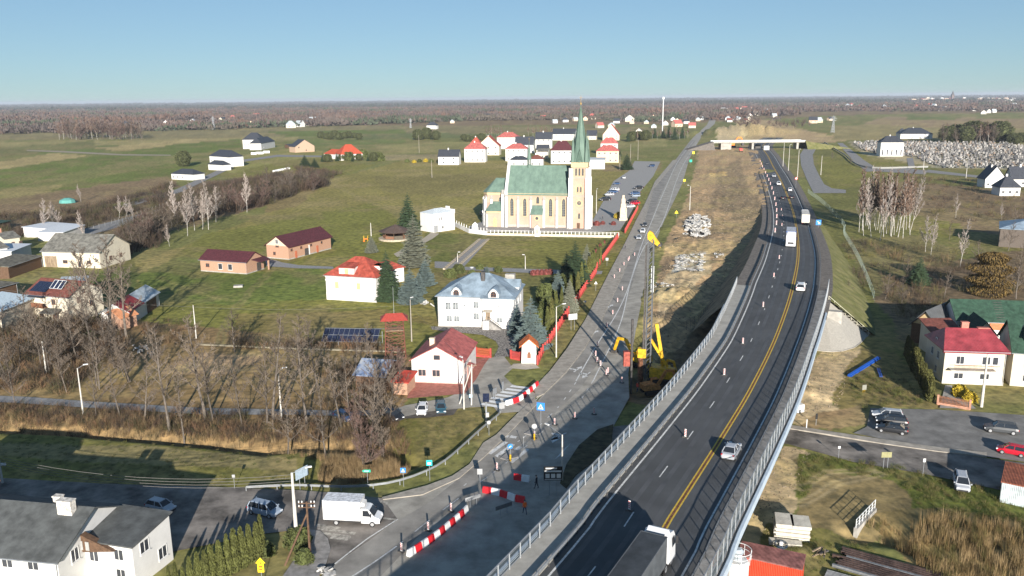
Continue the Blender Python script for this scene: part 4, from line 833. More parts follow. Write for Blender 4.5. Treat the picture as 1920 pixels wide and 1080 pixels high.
# bare trees round the brown yard and the stream
n_ = 0
for px, py, H, k in [(8, 705, 11, 0), (30, 760, 9, 3), (96, 690, 10, 1), (125, 735, 8, 4), (62, 660, 9, 0), (170, 645, 17, 0), (205, 648, 22, 2), (190, 610, 19, 1), (240, 645, 20, 2), (165, 570, 15, 4), (110, 620, 8, 3), (318, 808, 14, 2), (300, 700, 8, 3), (385, 785, 14, 0), (400, 790, 10, 4), (512, 790, 15, 2), (500, 800, 11, 1), (575, 795, 12, 0), (610, 858, 11, 1),
                     (640, 800, 12, 4), (655, 770, 10, 3), (695, 830, 13, 0), (722, 770, 12, 1), (730, 790, 9, 3), (690, 690, 9, 4), (455, 800, 9, 3), (225, 780, 8, 4), (180, 780, 7, 3), (560, 700, 9, 0), (440, 660, 7, 3), (270, 790, 9, 1), (345, 820, 9, 4), (540, 850, 8, 3), (598, 730, 11, 1), (665, 720, 9, 0), (140, 590, 9, 1)]:
    near = 'the grey footpath' if 735 < py < 800 else 'the stream' if py >= 800 else 'the solar roofed house' if px < 260 else 'the brown yard'
    tree('bare%d' % k, px, py, H*(1.05 if px > 600 else 1.3 if px > 280 else 1.1), 'bare tree near %s, %s in order among them' % (near, nth(n_)), 'tree', 'bare trees round the brown yard'); n_ += 1
for i, (px, py, H) in enumerate([(685, 880, 8), (720, 850, 8), (665, 812, 7), (700, 800, 9), (738, 735, 9), (745, 720, 7)]):
    tree('redbush' if i % 2 == 0 else 'multi', px, py, H, ['reddish bare shrub tree at the bend of the steel guard rail', 'many-stemmed bare tree left of the small parking area', 'reddish bare shrub on the near side of the blue roof', 'bushy bare tree hiding the blue tarpaulin roof', 'reddish bare shrub against the white gabled house', 'bare shrub below the red lattice tower'][i], 'tree')
for i, (px, py, H, k) in enumerate([(1180, 315, 8, 3), (1560, 300, 7, 3), (1595, 308, 6, 1), (1590, 560, 5, 3), (1660, 560, 7, 3), (1690, 575, 8, 1), (1770, 560, 8, 4), (1835, 505, 9, 0), (1890, 470, 10, 1), (1910, 520, 11, 2), (1905, 420, 8, 0), (1745, 585, 5, 3), (1780, 450, 7, 1), (1700, 520, 6, 3), (1880, 545, 11, 4), (1918, 610, 8, 1)]):
    tree('bare%d' % k, px, py, H, ['bare tree beside the church car park', 'small bare tree inside the service road loop', 'small bare tree by the cemetery fence', 'tiny bare shrub at the embankment foot', 'bare shrub tree in the brown rough ground', 'bare tree behind the corrugated dark roof', 'pale bare tree behind the green roofed house', 'bare tree left of the ochre willow', 'bare grey tree near the pale blue roof', 'bare tree at the right edge above the green roofs', 'bare tree beside the dark roofed white house', 'white twigged shrub in front of the green roof', 'bare tree in the middle of the right-hand rough field', 'small bare tree near the lone dark spruce', 'bare tree between willow and right edge', 'bare tree behind the long green roof'][i], 'tree')
for i in range(30):
    t_ = (i+.5)/30; px = 245+t_*360; py = float(np.interp(px, [245, 330, 420, 520, 605], [468, 430, 400, 370, 342]))+R.uniform(-14, 10)
    tree(R.choice(['bare0', 'bare1', 'multi', 'redbush', 'multi']), px, py, R.uniform(9, 16), '%s bare tree from the near end of the dark belt beside the meadow' % nth(i), 'tree', 'bare trees in the dark belt beside the meadow', wid=1.2)
for i in range(24):
    px, py = i*11-8+R.uniform(-4, 4), R.uniform(620, 735); tree(R.choice(['bare0', 'bare1', 'multi', 'bare3']), px, py, R.uniform(7, 12), '%s bare tree from the left in the tangled thicket, left edge' % nth(i), 'tree', 'bare trees in the thicket at the left edge', wid=1.2)
# thickets, reeds, brush (stuff)
TW = [clump(i, 26, 1.0, .8, .012, .8) for i in range(5)]; RD = [clump(10+i, 34, 1.0, .5, .011, .25) for i in range(5)]; TH = [clump(20+i, 30, 1.0, .9, .016, .7) for i in range(4)]
DKC = [(.065, .05, .04), (.085, .062, .048), (.055, .047, .04), (.10, .07, .048), (.07, .066, .034)]
scat_px('thicket', [([(235, 478), (300, 462), (300, 430), (400, 405), (500, 385), (560, 362), (615, 350), (605, 335), (520, 332), (460, 345), (400, 350), (300, 400), (215, 440)], .10, 5.0), ([(120, 440), (320, 380), (325, 345), (180, 385), (60, 405)], .05, 3.5), ([(555, 315), (640, 325), (625, 335), (560, 332)], .08, 3.5), ([(-20, 470), (100, 420), (60, 400), (-20, 410)], .05, 3.5)], TH, DKC, 3, label='dark leafless thicket running beside the meadow', cat='thicket')
scat_px('brush', [([(-60, 660), (60, 560), (170, 560), (200, 620), (240, 650), (130, 740), (-60, 740)], .22, 2.6), ([(120, 600), (200, 610), (240, 660), (110, 680)], .3, 3), ([(-60, 758), (240, 768), (560, 782), (740, 790), (765, 850), (640, 832), (400, 822), (250, 812), (-60, 797)], .9, 1.5), ([(430, 640), (740, 648), (745, 664), (430, 655)], .25, 2.2), ([(600, 690), (740, 690), (740, 740), (640, 780), (590, 780)], .25, 2.2), ([(230, 600), (330, 600), (420, 640), (300, 645)], .2, 1.6)], TW, DKC+[(.17, .10, .06), (.19, .14, .08), (.16, .10, .06)], 5, label='brown leafless brush around the stream and yard', cat='brush')
scat_px('reeds', [([(-60, 775), (300, 785), (600, 805), (760, 820), (765, 855), (640, 838), (500, 836), (270, 815), (-60, 797)], .8, 1.2), ([(605, 860), (760, 865), (772, 890), (640, 912), (600, 905)], 3.5, 1.5), ([(500, 845), (600, 852), (615, 865), (560, 858)], 2, 1.2)], RD, [(.27, .19, .10), (.21, .145, .08), (.30, .22, .12), (.17, .12, .06)], 7, label='tan dry reeds along the stream', cat='reeds')
scat_px('reeds', [([(1715, 985), (1770, 970), (1950, 1000), (1960, 1140), (1780, 1110), (1700, 1040)], 2.2, 1.75), ([(1610, 975), (1700, 985), (1740, 1060), (1660, 1010)], 1.4, 1.3)], RD, [(.28, .195, .095), (.22, .15, .07), (.31, .225, .12), (.15, .11, .05), (.12, .11, .04)], 8, label='tall golden dry reeds in the lower right corner', cat='reeds')
scat_px('rough_ground_brush', [([(1580, 450), (1700, 455), (1790, 470), (1900, 490), (1960, 540), (1780, 560), (1680, 560), (1600, 540)], .05, 2.6), ([(1650, 560), (1770, 540), (1780, 575), (1690, 600)], .15, 2.2), ([(1480, 395), (1560, 440), (1600, 540), (1640, 600), (1620, 620), (1570, 560), (1545, 440)], .03, 1.6), ([(1590, 700), (1680, 690), (1750, 760), (1660, 762)], .8, .6), ([(1700, 330), (1960, 350), (1960, 430), (1760, 420)], .02, 2.5)], TW, DKC+[(.13, .12, .04), (.17, .12, .07)], 9, label='brown rough brush right of the motorway', cat='brush')
PB = [np.array([((-.5, -.4, 0), (.5, -.3, 0), (0, 0, .45)), ((.5, -.3, 0), (.1, .5, 0), (0, 0, .45)), ((.1, .5, 0), (-.5, -.4, 0), (0, 0, .45))], np.float32)*np.array([a, 1, b], np.float32) for a, b in ((1, 1), (1.5, .7), (.7, 1.3))]
scat_px('soil_clods', [([(1306, 285), (1420, 275), (1455, 410), (1440, 470), (1395, 550), (1330, 610), (1240, 690), (1215, 640), (1240, 520), (1258, 450), (1290, 380)], .3, .45), ([(1480, 790), (1510, 690), (1540, 660), (1620, 655), (1570, 760)], 2, .25), ([(1400, 960), (1470, 835), (1520, 848), (1500, 900), (1440, 1000)], 2.5, .2)], PB, [(.21, .16, .105), (.24, .185, .125), (.17, .13, .09), (.25, .21, .16)], 13, label='clods of bare soil and stones', cat='soil clods')
GR = [clump(30+i, 40, 1.0, 1.2, .018, .9) for i in range(4)]
scat_px('grass_tufts', [([(1490, 850), (1660, 870), (1800, 900), (1960, 935), (1960, 1010), (1760, 985), (1718, 940), (1680, 902), (1550, 880), (1500, 940)], 1.5, .5), ([(1440, 990), (1620, 1015), (1700, 1090), (1400, 1090)], 1.0, .4), ([(-20, 812), (560, 845), (615, 905), (400, 912), (-20, 892)], .5, .28), ([(740, 790), (900, 775), (915, 800), (800, 875)], .7, .3), ([(1565, 725), (1620, 690), (1740, 755), (1620, 765)], .9, .5)], GR, [(.085, .105, .03), (.12, .12, .04), (.16, .135, .06), (.10, .11, .035)], 11, label='short rough grass tufts on the verges', cat='grass')
# ---------------------------------------------------------------- far woods
def fw_variant(seed, n, trunkw):
    r = random.Random(seed); out = []
    for i in range(n):
        a = r.random()*6.28; rr = math.sqrt(r.random())*.5; x, y = rr*math.cos(a), rr*math.sin(a); z0 = r.uniform(.05, .5); h = r.uniform(.25, .5)*(1-rr*.6); w_ = r.uniform(.05, .13); b = r.random()*3.14
        u = (w_*math.cos(b), w_*math.sin(b)); out.append(((x-u[0], y-u[1], z0), (x+u[0], y+u[1], z0), (x+r.uniform(-.08, .08), y, min(1, z0+h))))
        if i % 3 == 0: out.append(((x-u[0]*2, y, z0+h*.7), (x, y+.02, z0-.02), (x+u[0]*2, y, z0+h*.6)))
    return np.array(out, np.float32)
FV = [fw_variant(i, 15, .02) for i in range(6)]
TK = [np.array([((-.012+dx, 0, 0), (.012+dx, 0, 0), (dx+.02, 0, .9)) for dx in (-.3, -.05, .25)], np.float32)]
pts = []; ptk = []; rr_ = random.Random(5); D = 1500.0
def wood_at(px, D, az):                           # where the far woods stand
    v = vnoise(np.array([az*9.0]), np.array([math.log(D)*7]), 1, 21)[0]
    lim = 1620 if px < 700 else 1750 if px < 1250 else 1900 if px < 1500 else 2700
    return D > lim*(.92+.2*v) and v > (.2 if D < 4000 else .05)
while D < 24000:
    step = .0036; a = -.68
    while a < .68:
        aa = a+rr_.uniform(-.5, .5)*step; dd = D*(1+rr_.uniform(-.02, .02)); px = 960+math.tan(aa)*1597
        if wood_at(px, dd, aa):
            s = 15*(1+.25*rr_.random())*(1 if dd < 5200 else 1.25 if dd < 8000 else min(2.3, 1.25+(dd-8000)*.00012)); pts.append((dd*math.sin(aa), dd*math.cos(aa), -.5, s)); 
            if dd < 3200 and rr_.random() < .35: ptk.append((dd*math.sin(aa)+3, dd*math.cos(aa)-4, 0, 14))
        a += step*(1.25 if D < 4000 else 1.7)
    D *= 1.027 if D < 4500 else 1.045 if D < 9000 else 1.07
WC = [tuple(v*1.45 for v in c) for c in [(.078, .058, .052), (.072, .055, .05), (.085, .062, .052), (.065, .054, .05), (.088, .058, .045), (.075, .062, .055), (.045, .055, .036), (.07, .06, .048)]]
def big_scatter(name, pts, cols, seed, widen, label):
    v2 = [v*np.array([widen, widen, 1], np.float32) for v in FV]; return scatter(name, pts, v2, tonem, cols, seed, label=label, cat='woods', smin=.8, smax=1.2)
big_scatter('forest', [p for p in pts if p[1] < 5200], WC, 31, 1.6, 'brown and purple leafless forest covering the land towards the horizon')
big_scatter('far_forest', [p for p in pts if p[1] >= 5200], [(.045, .055, .042), (.055, .058, .048), (.065, .058, .052)], 32, 3.4, 'dark band of forest along the horizon')
scatter('birch_trunks', ptk, TK, tonem, [(.22, .20, .18), (.17, .155, .14)], 33, label='pale trunks showing at the edge of the far forest', cat='woods')
# nearer groups of trees in the fields
def grove(px0, px1, py0, py1, n, H, keys, label, group, cols=None, wid=1.15):
    for i in range(n):
        t = (i+.5)/n; px = px0+(px1-px0)*t+R.uniform(-2, 2); py = R.uniform(py0, py1)
        tree(keys[i % len(keys)], px, py, H*R.uniform(.8, 1.15), '%s from the left of the %s' % (nth(i), label), 'tree', group, base=0, wid=wid)
grove(108, 268, 256, 262, 40, 27, ['far_birch0', 'redbush', 'far_birch1', 'multi'], 'copse at the field edge, upper left', 'copse in the far fields, upper left')
grove(1765, 1880, 262, 268, 36, 21, ['redbush', 'multi', 'far_birch1', 'rowan', 'multi'], 'trees in the dark copse beyond the cemetery', 'copse beyond the cemetery')
grove(598, 676, 257, 262, 9, 9, ['rowan'], 'round evergreens in the clump behind the red roofed house', 'round evergreen clump in the far meadow')
grove(780, 822, 260, 264, 5, 14, ['rowan', 'far_birch0'], 'trees in the small clump beyond the meadow', 'small clump beyond the meadow')
grove(868, 905, 262, 266, 5, 8, ['rowan'], 'low evergreens behind the village houses', 'low evergreens behind the village')
grove(912, 945, 256, 258, 8, 15, ['far_birch1'], 'russet trees behind the white village houses', 'russet trees behind the village')
grove(990, 1040, 254, 257, 10, 14, ['far_birch0', 'far_birch1'], 'thin birches left of the church spire', 'thin birches left of the spire')
grove(1175, 1215, 258, 266, 10, 13, ['spruce', 'far_birch1', 'rowan'], 'trees by the white mast', 'trees left of the white mast')
grove(1222, 1290, 258, 262, 16, 15, ['far_birch0', 'spruce', 'far_birch1'], 'trees right of the white mast', 'trees right of the white mast')
grove(1378, 1425, 232, 242, 14, 16, ['redbush', 'far_birch1'], 'brown trees beyond the overpass', 'brown trees beyond the overpass')
grove(1440, 1520, 232, 242, 12, 12, ['redbush'], 'low brown trees right of the overpass', 'low brown trees beyond the overpass on the right')
grove(0, 96, 232, 240, 14, 13, ['redbush', 'far_birch1'], 'brown trees at the upper left field edge', 'brown trees at the upper left')
grove(1895, 1925, 262, 272, 4, 10, ['rowan'], 'dark bushes at the right edge beyond the cemetery', 'dark bushes at the right edge')
grove(600, 715, 292, 304, 12, 7, ['spruce', 'rowan', 'bush'], 'evergreens round the red roofed house behind the meadow', 'evergreens round the red roofed house')
grove(760, 860, 300, 306, 9, 3, ['bush', 'yellowshrub'], 'low hedge bushes at the back of the meadow', 'hedge bushes at the back of the meadow')
grove(540, 700, 222, 238, 14, 12, ['redbush', 'far_birch0'], 'brown trees among the far houses, upper left', 'brown trees among the far houses')
grove(1150, 1165, 290, 300, 3, 9, ['spruce'], 'spruces beside the beige far house', 'spruces beside the beige house')
for i, (px, py) in enumerate([(170, 640), (560, 1025), (570, 1055), (500, 1040), (900, 505), (860, 512), (845, 520), (885, 516), (935, 510)]):
    tree('bush', px, py, R.uniform(1.6, 3), ['bush among the bare trees by the brick shed', 'dark bush at the street corner fence', 'low bush behind the yellow sign', 'dark bush behind the hedge of thujas', 'bush behind the blue roof, farthest left', 'green bush on the garden slope', 'garden bush beside the stony slope', 'low bush behind the blue roof ridge', 'low bush behind the chimney of the blue roof'][i], 'bush')
# ---------------------------------------------------------------- houses
WIN = {}
frame_w = white_pl
def win_mesh(w_, h_, style, fm):
    k = (round(w_, 1), round(h_, 1), style, fm.name)
    if k not in WIN:
        f = MB(); b = .07
        if style != 'hole':
            f.box(0, -.03, 0, w_, .06, b); f.box(0, -.03, h_-b, w_, .06, b); f.box(-w_/2+b/2, -.03, b, b, .06, h_-2*b); f.box(w_/2-b/2, -.03, b, b, .06, h_-2*b)
            if style in ('two', 'sill') and w_ > .9: f.box(0, -.025, b, .06, .05, h_-2*b)
            if style == 'three': f.box(-w_/6, -.025, b, .06, .05, h_-2*b); f.box(w_/6, -.025, b, .06, .05, h_-2*b)
            f.box(0, -.08, -.07, w_+.16, .16, .06)
        else: f.box(0, -.02, -.06, w_+.1, .06, .05)
        g = MB(); g.box(0, -.006, b*.5, w_-b, .012, h_-b)
        WIN[k] = (f.mesh('window', fm), g)
        WIN[k] = (WIN[k][0], {})
        WIN[k][1]['g'] = g
    return WIN[k]
def window(parent, kind, u, z, w_, h_, W, D, style='two', fm=None, pm=None, name='window', out=0.0):
    fm = fm or frame_w; pm = pm or glass; f, d = win_mesh(w_, h_, style, fm)
    if pm.name not in d: d[pm.name] = d['g'].mesh('pane', pm)
    loc, rz = {'f': ((u, -out, z), 0), 'r': ((W+out, u, z), math.pi/2), 'l': ((-out, u, z), -math.pi/2), 'b': ((u, D+out, z), math.pi)}[kind]
    o = ob(name, f, parent, loc, rz); ob('pane', d[pm.name], o); return o
def house(name, label, A, B, D, h, rh, ridge='x', roof='gable', wall=None, roofm=None, ov=.4, wins=(), chim=(), base=0.0, group=None, cat='house', z=0.0, plinth=None, fm=None, rt=.16, xy=None, hipin=None, gablem=None, pm=None):
    a, b = (Vector(xy[0]+(0,)), Vector(xy[1]+(0,))) if xy else (P(*A, z), P(*B, z)); W = (b-a).length; ang = math.atan2(b.y-a.y, b.x-a.x)
    t = T(name, label, cat, (a.x, a.y, z+base), ang, group); wall = wall or white_wall; roofm = roofm or MATS['window_glass']
    g = MB(); h0 = -.4
    if roof == 'gable' and ridge == 'x':
        g.extr([(0, h0), (D, h0), (D, h), (D/2, h+rh-.1), (0, h)], 0, W, 'x')
    elif roof == 'gable':
        g.extr([(0, h0), (W, h0), (W, h), (W/2, h+rh-.1), (0, h)], 0, D, 'y')
    elif roof == 'shed': g.extr([(0, h0), (D, h0), (D, h+rh-.1), (0, h-.02)], 0, W, 'x')
    else: g.prism([(0, 0), (W, 0), (W, D), (0, D)], h0, h)
    g.obj('wall', wall, t)
    if plinth: MB().prism([(-.03, -.03), (W+.03, -.03), (W+.03, D+.03), (-.03, D+.03)], -.4, plinth[1]).obj('plinth', plinth[0], t)
    r = MB(); sl = rh/((D if ridge == 'x' else W)/2)
    if roof == 'gable' and ridge == 'x':
        e = h-sl*ov; r.slab([(-ov, -ov, e+rt), (W+ov, -ov, e+rt), (W+ov, D/2, h+rh+rt), (-ov, D/2, h+rh+rt)], rt); r.slab([(-ov, D/2, h+rh+rt), (W+ov, D/2, h+rh+rt), (W+ov, D+ov, e+rt), (-ov, D+ov, e+rt)], rt)
    elif roof == 'gable':
        e = h-sl*ov; r.slab([(-ov, -ov, e+rt), (W/2, -ov, h+rh+rt), (W/2, D+ov, h+rh+rt), (-ov, D+ov, e+rt)], rt); r.slab([(W/2, -ov, h+rh+rt), (W+ov, -ov, e+rt), (W+ov, D+ov, e+rt), (W/2, D+ov, h+rh+rt)], rt)
    elif roof == 'shed':
        s2 = rh/D; r.slab([(-ov, -ov, h-s2*ov+rt), (W+ov, -ov, h-s2*ov+rt), (W+ov, D+ov, h+rh+s2*ov+rt), (-ov, D+ov, h+rh+s2*ov+rt)], rt)
    elif roof == 'flat': r.prism([(-ov, -ov), (W+ov, -ov), (W+ov, D+ov), (-ov, D+ov)], h, h+max(rh, .15))
    else:                                          # hip
        x0, x1, y0, y1 = -ov, W+ov, -ov, D+ov; i = hipin if hipin is not None else min(W, D)/2+ov*.9
        if W >= D: R0, R1 = (x0+i, D/2), (x1-i, D/2)
        else: R0, R1 = (W/2, y0+i), (W/2, y1-i)
        if abs(R0[0]-R1[0])+abs(R0[1]-R1[1]) < .3: R1 = (R0[0]+.15, R0[1]) if W >= D else (R0[0], R0[1]+.15)
        vs = [(x0, y0, h), (x1, y0, h), (x1, y1, h), (x0, y1, h), (x0, y0, h+.14), (x1, y0, h+.14), (x1, y1, h+.14), (x0, y1, h+.14), (*R0, h+rh), (*R1, h+rh)]
        fs = [(3, 2, 1, 0), (0, 1, 5, 4), (1, 2, 6, 5), (2, 3, 7, 6), (3, 0, 4, 7)]
        fs += [(4, 5, 9, 8), (5, 6, 9), (6, 7, 8, 9), (7, 4, 8)] if W >= D else [(4, 5, 8), (5, 6, 9, 8), (6, 7, 9), (7, 4, 8, 9)]
        r.add(vs, fs)
    ro = r.obj('roof', roofm, t)
    if W > 7 and a.y < 260 and roof != 'flat' and ridge == 'x': zg = h-(sl*ov if roof == 'gable' else 0)+.04; k = MB(); k.tube((-ov, -ov-.07, zg), (W+ov, -ov-.07, zg), .08, n=6); k.tube((W-.12, -.09, 0), (W-.12, -.09, zg), .05, n=6); k.obj('gutter', steel, ro)
    for (cx, cy, cw, cdp, ch, cm) in chim:         # (x, y, width, depth, height over its foot, material)
        zc = h if roof in ('flat', 'shed') else h+max(0, rh*(1-abs((cy-D/2)/(D/2) if ridge == 'x' and roof == 'gable' else (cx-W/2)/(W/2) if roof == 'gable' else max(abs((cx-W/2)/(W/2)), abs((cy-D/2)/(D/2)))*.8)))-.3
        k = MB(); k.box(cx, cy, zc, cw, cdp, ch+.3); k.box(cx, cy, zc+ch+.3, cw+.14, cdp+.14, .1); k.obj('chimney', cm, ro)
    for q in wins: window(t, *q[:5], W, D, *(q[5:] if len(q) > 5 else ()), **({'fm': fm} if fm and len(q) < 7 else {}), **({'pm': pm} if pm and len(q) < 8 else {}))
    t['W'] = W; return t, W, ro
roof_dark = mat('dark_slate_roof', (.045, .050, .062), .55, .12, 2, wave=('X', 1.2, .02))
roof_red = mat('muted_red_sheet_roof', (.40, .115, .10), .6, .14, 1, wave=('X', 1.4, .03))
roof_orange = mat('bright_red_roof', (.36, .075, .05), .7, .2, 1, wave=('X', 1.4, .03))
roof_maroon = mat('maroon_roof', (.085, .025, .030), .6, .12, 1.5, wave=('X', 1.6, .03))
roof_brown = mat('brown_tile_roof', (.17, .06, .045), .7, .15, 2, wave=('X', 1.6, .03))
roof_blue = mat('blue_grey_metal_roof', (.215, .275, .33), .45, .10, .4, wave=('X', .9, .03), spec=.5)
roof_green = mat('green_sheet_roof', (.035, .075, .05), .65, .25, 1, wave=('X', 1.6, .03))
roof_copper = mat('green_copper_roof', (.135, .205, .165), .65, .35, .5, wave=('X', .65, .03), col2=(.09, .14, .115), detail=9, stretch=(1, 1, .4))
roof_asb = mat('grey_corrugated_roof', (.17, .165, .145), .9, .3, .8, wave=('X', 2.2, .03), detail=9)
roof_tin = mat('pale_tin_roof', (.42, .47, .50), .45, .15, .5, wave=('X', 1.5, .03), spec=.5)
roof_char = mat('charcoal_shingle_roof', (.082, .088, .088), .85, .2, .7, .01, detail=9)
brick_c = mat('chimney_brick', (.42, .22, .15), .9, .2, 4)
beige = mat('beige_render', (.60, .46, .34), .9, .08, .5); peach = mat('peach_render', (.45, .295, .225), .9, .07, .35, .004, detail=8); cream_t = mat('cream_trim', (.50, .39, .23), .9, .06, 1)
pvm = mat('solar_cells', (.018, .024, .05), .25, .2, 3, spec=.5)
brown_fr = mat('brown_frames', (.20, .09, .05), .7, .15, 3)
ply = mat('plywood', (.50, .37, .20), .9, .12, 2)

# the white house with the blue roof
t, W, ro = house('parish_house', 'large white two-storey house with a blue-grey hipped roof and arched dormers beside the stone drive', (822, 611), (964, 616), 13.6, 6.9, 4.2, roof='hip', roofm=roof_blue, ov=.5, plinth=(grey_wall, .55), pm=mat('curtained_panes', (.20, .22, .23), .3, .4, 1),
    chim=[(9.6, 4.6, .8, .9, 1.7, steel_d)], wins=[('f', 2.4, 3.9, 1.3, 1.7), ('f', 4.1, 3.9, 1.3, 1.7), ('f', 2.6, 1.1, 1.3, 1.4), ('f', 4.3, 1.1, 1.3, 1.4), ('f', 6.1, 4.7, .5, .5), ('f', 8.8, 4.4, 1.3, 1.5), ('f', 8.8, 1.8, 1.3, 1.5), ('f', 14.2, 1.4, 1.3, 1.2), ('f', 14.1, 4.9, .5, .4), ('r', 2.5, 4.2, 1.2, 1.5), ('r', 6, 4.2, 1.2, 1.5), ('r', 9.5, 4.2, 1.2, 1.5), ('r', 6, 1.3, 1.2, 1.5)])
fb = MB(); fb.prism([(10.4, -.7), (W+.05, -.7), (W+.05, 0), (10.4, 0)], -.3, 6.9); fb.obj('front_bay', white_wall, t)
for wobj in [o for o in C.objects if o.parent == t and o.name.startswith('window') and o.location.x > 10.6 and abs(o.location.y) < .1]: wobj.location.y = -.7
bro = MB(); bro.slab([(10.0, -1.15, 7.0), (W+.5, -1.15, 7.0), (W+.5, .2, 7.45), (10.0, .2, 7.45)], .14); bro.obj('bay_roof', roof_blue, ro)
for x, face, yy in ((4.3, 'f', 0), (12.9, 'f', -.72)):
    g = MB(); n = 10; w2 = 1.15; prof = [(-w2, 6.9), (w2, 6.9), (w2, 7.9), (.55, 8.75), (0, 9.05), (-.55, 8.75), (-w2, 7.9)]
    g.add([(x+u, yy, z) for u, z in prof]+[(x+u, yy+3.4, z) for u, z in prof], [tuple(range(7)), *[(i, i+7, (i+1) % 7+7, (i+1) % 7) for i in range(7)]]); dm = g.obj('dormer', white_wall, t)
    rr = MB()
    for s in (-1, 1): rr.slab([(x, yy-.25, 9.25), (x+s*.65, yy-.25, 8.9), (x+s*.65, yy+4.4, 8.9), (x, yy+4.4, 9.25)][::s], .1); rr.slab([(x+s*.65, yy-.25, 8.9), (x+s*1.4, yy-.25, 7.85), (x+s*1.4, yy+3.4, 7.85), (x+s*.65, yy+3.4, 8.9)][::s], .1)
    rr.obj('dormer_roof', roof_blue, dm)
    w_ = MB(); w_.add([(x+u, yy-.02, z) for u, z in [(-.62, 7.25), (.62, 7.25), (.62, 7.95), (.38, 8.35), (0, 8.5), (-.38, 8.35), (-.62, 7.95)]], [tuple(range(7))]); wf = w_.obj('window', glass, dm)
    q = MB(); q.path([Vector((x+u, yy-.04, z)) for u, z in [(-.62, 7.25), (.62, 7.25), (.62, 7.95), (.38, 8.35), (0, 8.5), (-.38, 8.35), (-.62, 7.95), (-.62, 7.25)]], .05, 4); q.bar((x, yy-.04, 7.25), (x, yy-.04, 8.5), .06); q.bar((x-.62, yy-.04, 7.8), (x+.62, yy-.04, 7.8), .06); q.obj('window_frame', brown_fr, dm)
g = MB(); g.extr([(7, 6.9), (10, 6.9), (10, 8.2), (8.5, 9.3), (7, 8.2)], W-3.4, W+.02, 'x'); dm = g.obj('dormer', white_wall, t)
rr = MB(); rr.slab([(W-4.5, 6.7, 8.0), (W+.3, 6.7, 8.0), (W+.3, 8.5, 9.45), (W-4.5, 8.5, 9.45)], .12); rr.slab([(W-4.5, 8.5, 9.45), (W+.3, 8.5, 9.45), (W+.3, 10.3, 8.0), (W-4.5, 10.3, 8.0)], .12); rr.obj('dormer_roof', roof_blue, dm)
k = MB(); k.box(W-2.6, 11, 7, 2.2, 1.6, 3.1); k.obj('chimney_block', concrete, ro)
cn = MB(); cn.slab([(10.7, -2.0, 4.1), (12.7, -2.0, 4.1), (12.7, -.7, 4.35), (10.7, -.7, 4.35)], .08); cn.obj('canopy', mat('grey_tan_canopy', (.38, .34, .28)), t)
sx = 10.9
MB().box(11.3, -1.4, 0, 1.4, 1.3, 2.0).obj('landing', white_wall, t)
for i in range(9): MB().box(12.2+i*.3, -1.4, 0, .3, 1.2, 1.95-i*.21).obj('stair_step', concrete_dark, t)
rl = MB(); rl.bar((10.7, -2.0, 3.0), (12.0, -2.0, 3.0), .06); rl.bar((12.0, -2.0, 3.0), (14.8, -2.0, 1.0), .06); rl.bar((10.7, -2.0, 2.5), (12.0, -2.0, 2.5), .05); rl.bar((12, -2.0, 2.5), (14.8, -2.0, .5), .05)
for i in range(8): x = 10.7+i*.58; zt_ = 3.0 if x < 12 else 3.0-(x-12)*.714; rl.bar((x, -2.0, zt_-1), (x, -2.0, zt_), .04)
rl.obj('handrail', steel_d, t); k = MB(); k.box(11.6, -.72, 2.0, 1.0, .06, 2.0); k.obj('door', wood, t)
for x in (.15, 10.35, W-.1): MB().tube((x, -.08 if x < 10.3 else -.78, .2), (x, -.08 if x < 10.3 else -.78, 6.9), .06).obj('downpipe', steel, t)
tag(MB().lathe(0, 0, [(.02, .9), (.35, 1.05), (.5, 1.3)]).obj('satellite_dish', white_pl, loc=P(886, 520)+Vector((0, 0, 9))), 'round white satellite dish on the ridge of the blue roof', 'satellite dish').location = tuple(t.location+Vector((7.5, 6.5, 10.9)))

# small white gabled house
t, W, ro = house('gabled_house', 'small white house with a muted red gabled roof on red paving beside the lane', (773, 717), (869, 721), 12.0, 4.3, 2.6, ridge='y', roofm=roof_red, ov=.35, plinth=(mat('pink_plinth', (.55, .40, .36)), .35), fm=mat('pinkish_frames', (.62, .45, .40)),
    wins=[('f', 1.9, 1.3, 1.5, 1.3), ('f', 4.5, 1.3, 1.5, 1.3), ('f', 4.7, 4.4, 1.3, 1.0, 'plain'), ('r', 2, 1.6, 1.1, 1.1), ('r', 6, 1.6, 1.1, 1.1), ('l', 3, 1.6, 1.1, 1.1)], chim=[(2.9, 4.2, .9, .7, 1.3, mat('cream_chimney', (.60, .47, .36)))])
MB().box(W+.04, 4, 0, .06, .95, 2.1).obj('door', mat('pink_door', (.55, .3, .25)), t); MB().slab([(W+.05, 3.1, 2.7), (W+1.2, 3.1, 2.4), (W+1.2, 4.9, 2.4), (W+.05, 4.9, 2.7)], .07).obj('canopy', roof_red, t)
# grey villa with red roof
t, W, ro = house('grey_villa', 'grey rendered villa with boarded windows and a red hipped roof behind the dark green spruce', (613, 561), (706, 567), 11.5, 6.3, 4.2, roof='hip', roofm=roof_orange, wall=mat('pale_grey_render', (.60, .59, .56), .9, .06, .6), ov=.45, plinth=(white_wall, 1.9),
    wins=[('f', 3.1, 3.0, 1.2, 1.8, 'plain', white_wall, ply), ('f', 9.2, 3.0, 1.2, 1.8, 'plain', white_wall, ply), ('f', .8, 1.0, .5, .5, 'hole', white_wall, roof_brown), ('f', 3.4, .8, .9, .6, 'hole', white_wall, ply), ('r', 3, 3.0, 1.2, 1.8, 'plain', white_wall, ply), ('r', 8, 3.0, 1.2, 1.8, 'plain', white_wall, ply)])
c_ = MB(); 
for z_ in (5.0, 5.95): c_.prism([(-.12, -.12), (W+.12, -.12), (W+.12, 11.62), (-.12, 11.62)], z_, z_+.28)
c_.obj('cornice', white_wall, t)
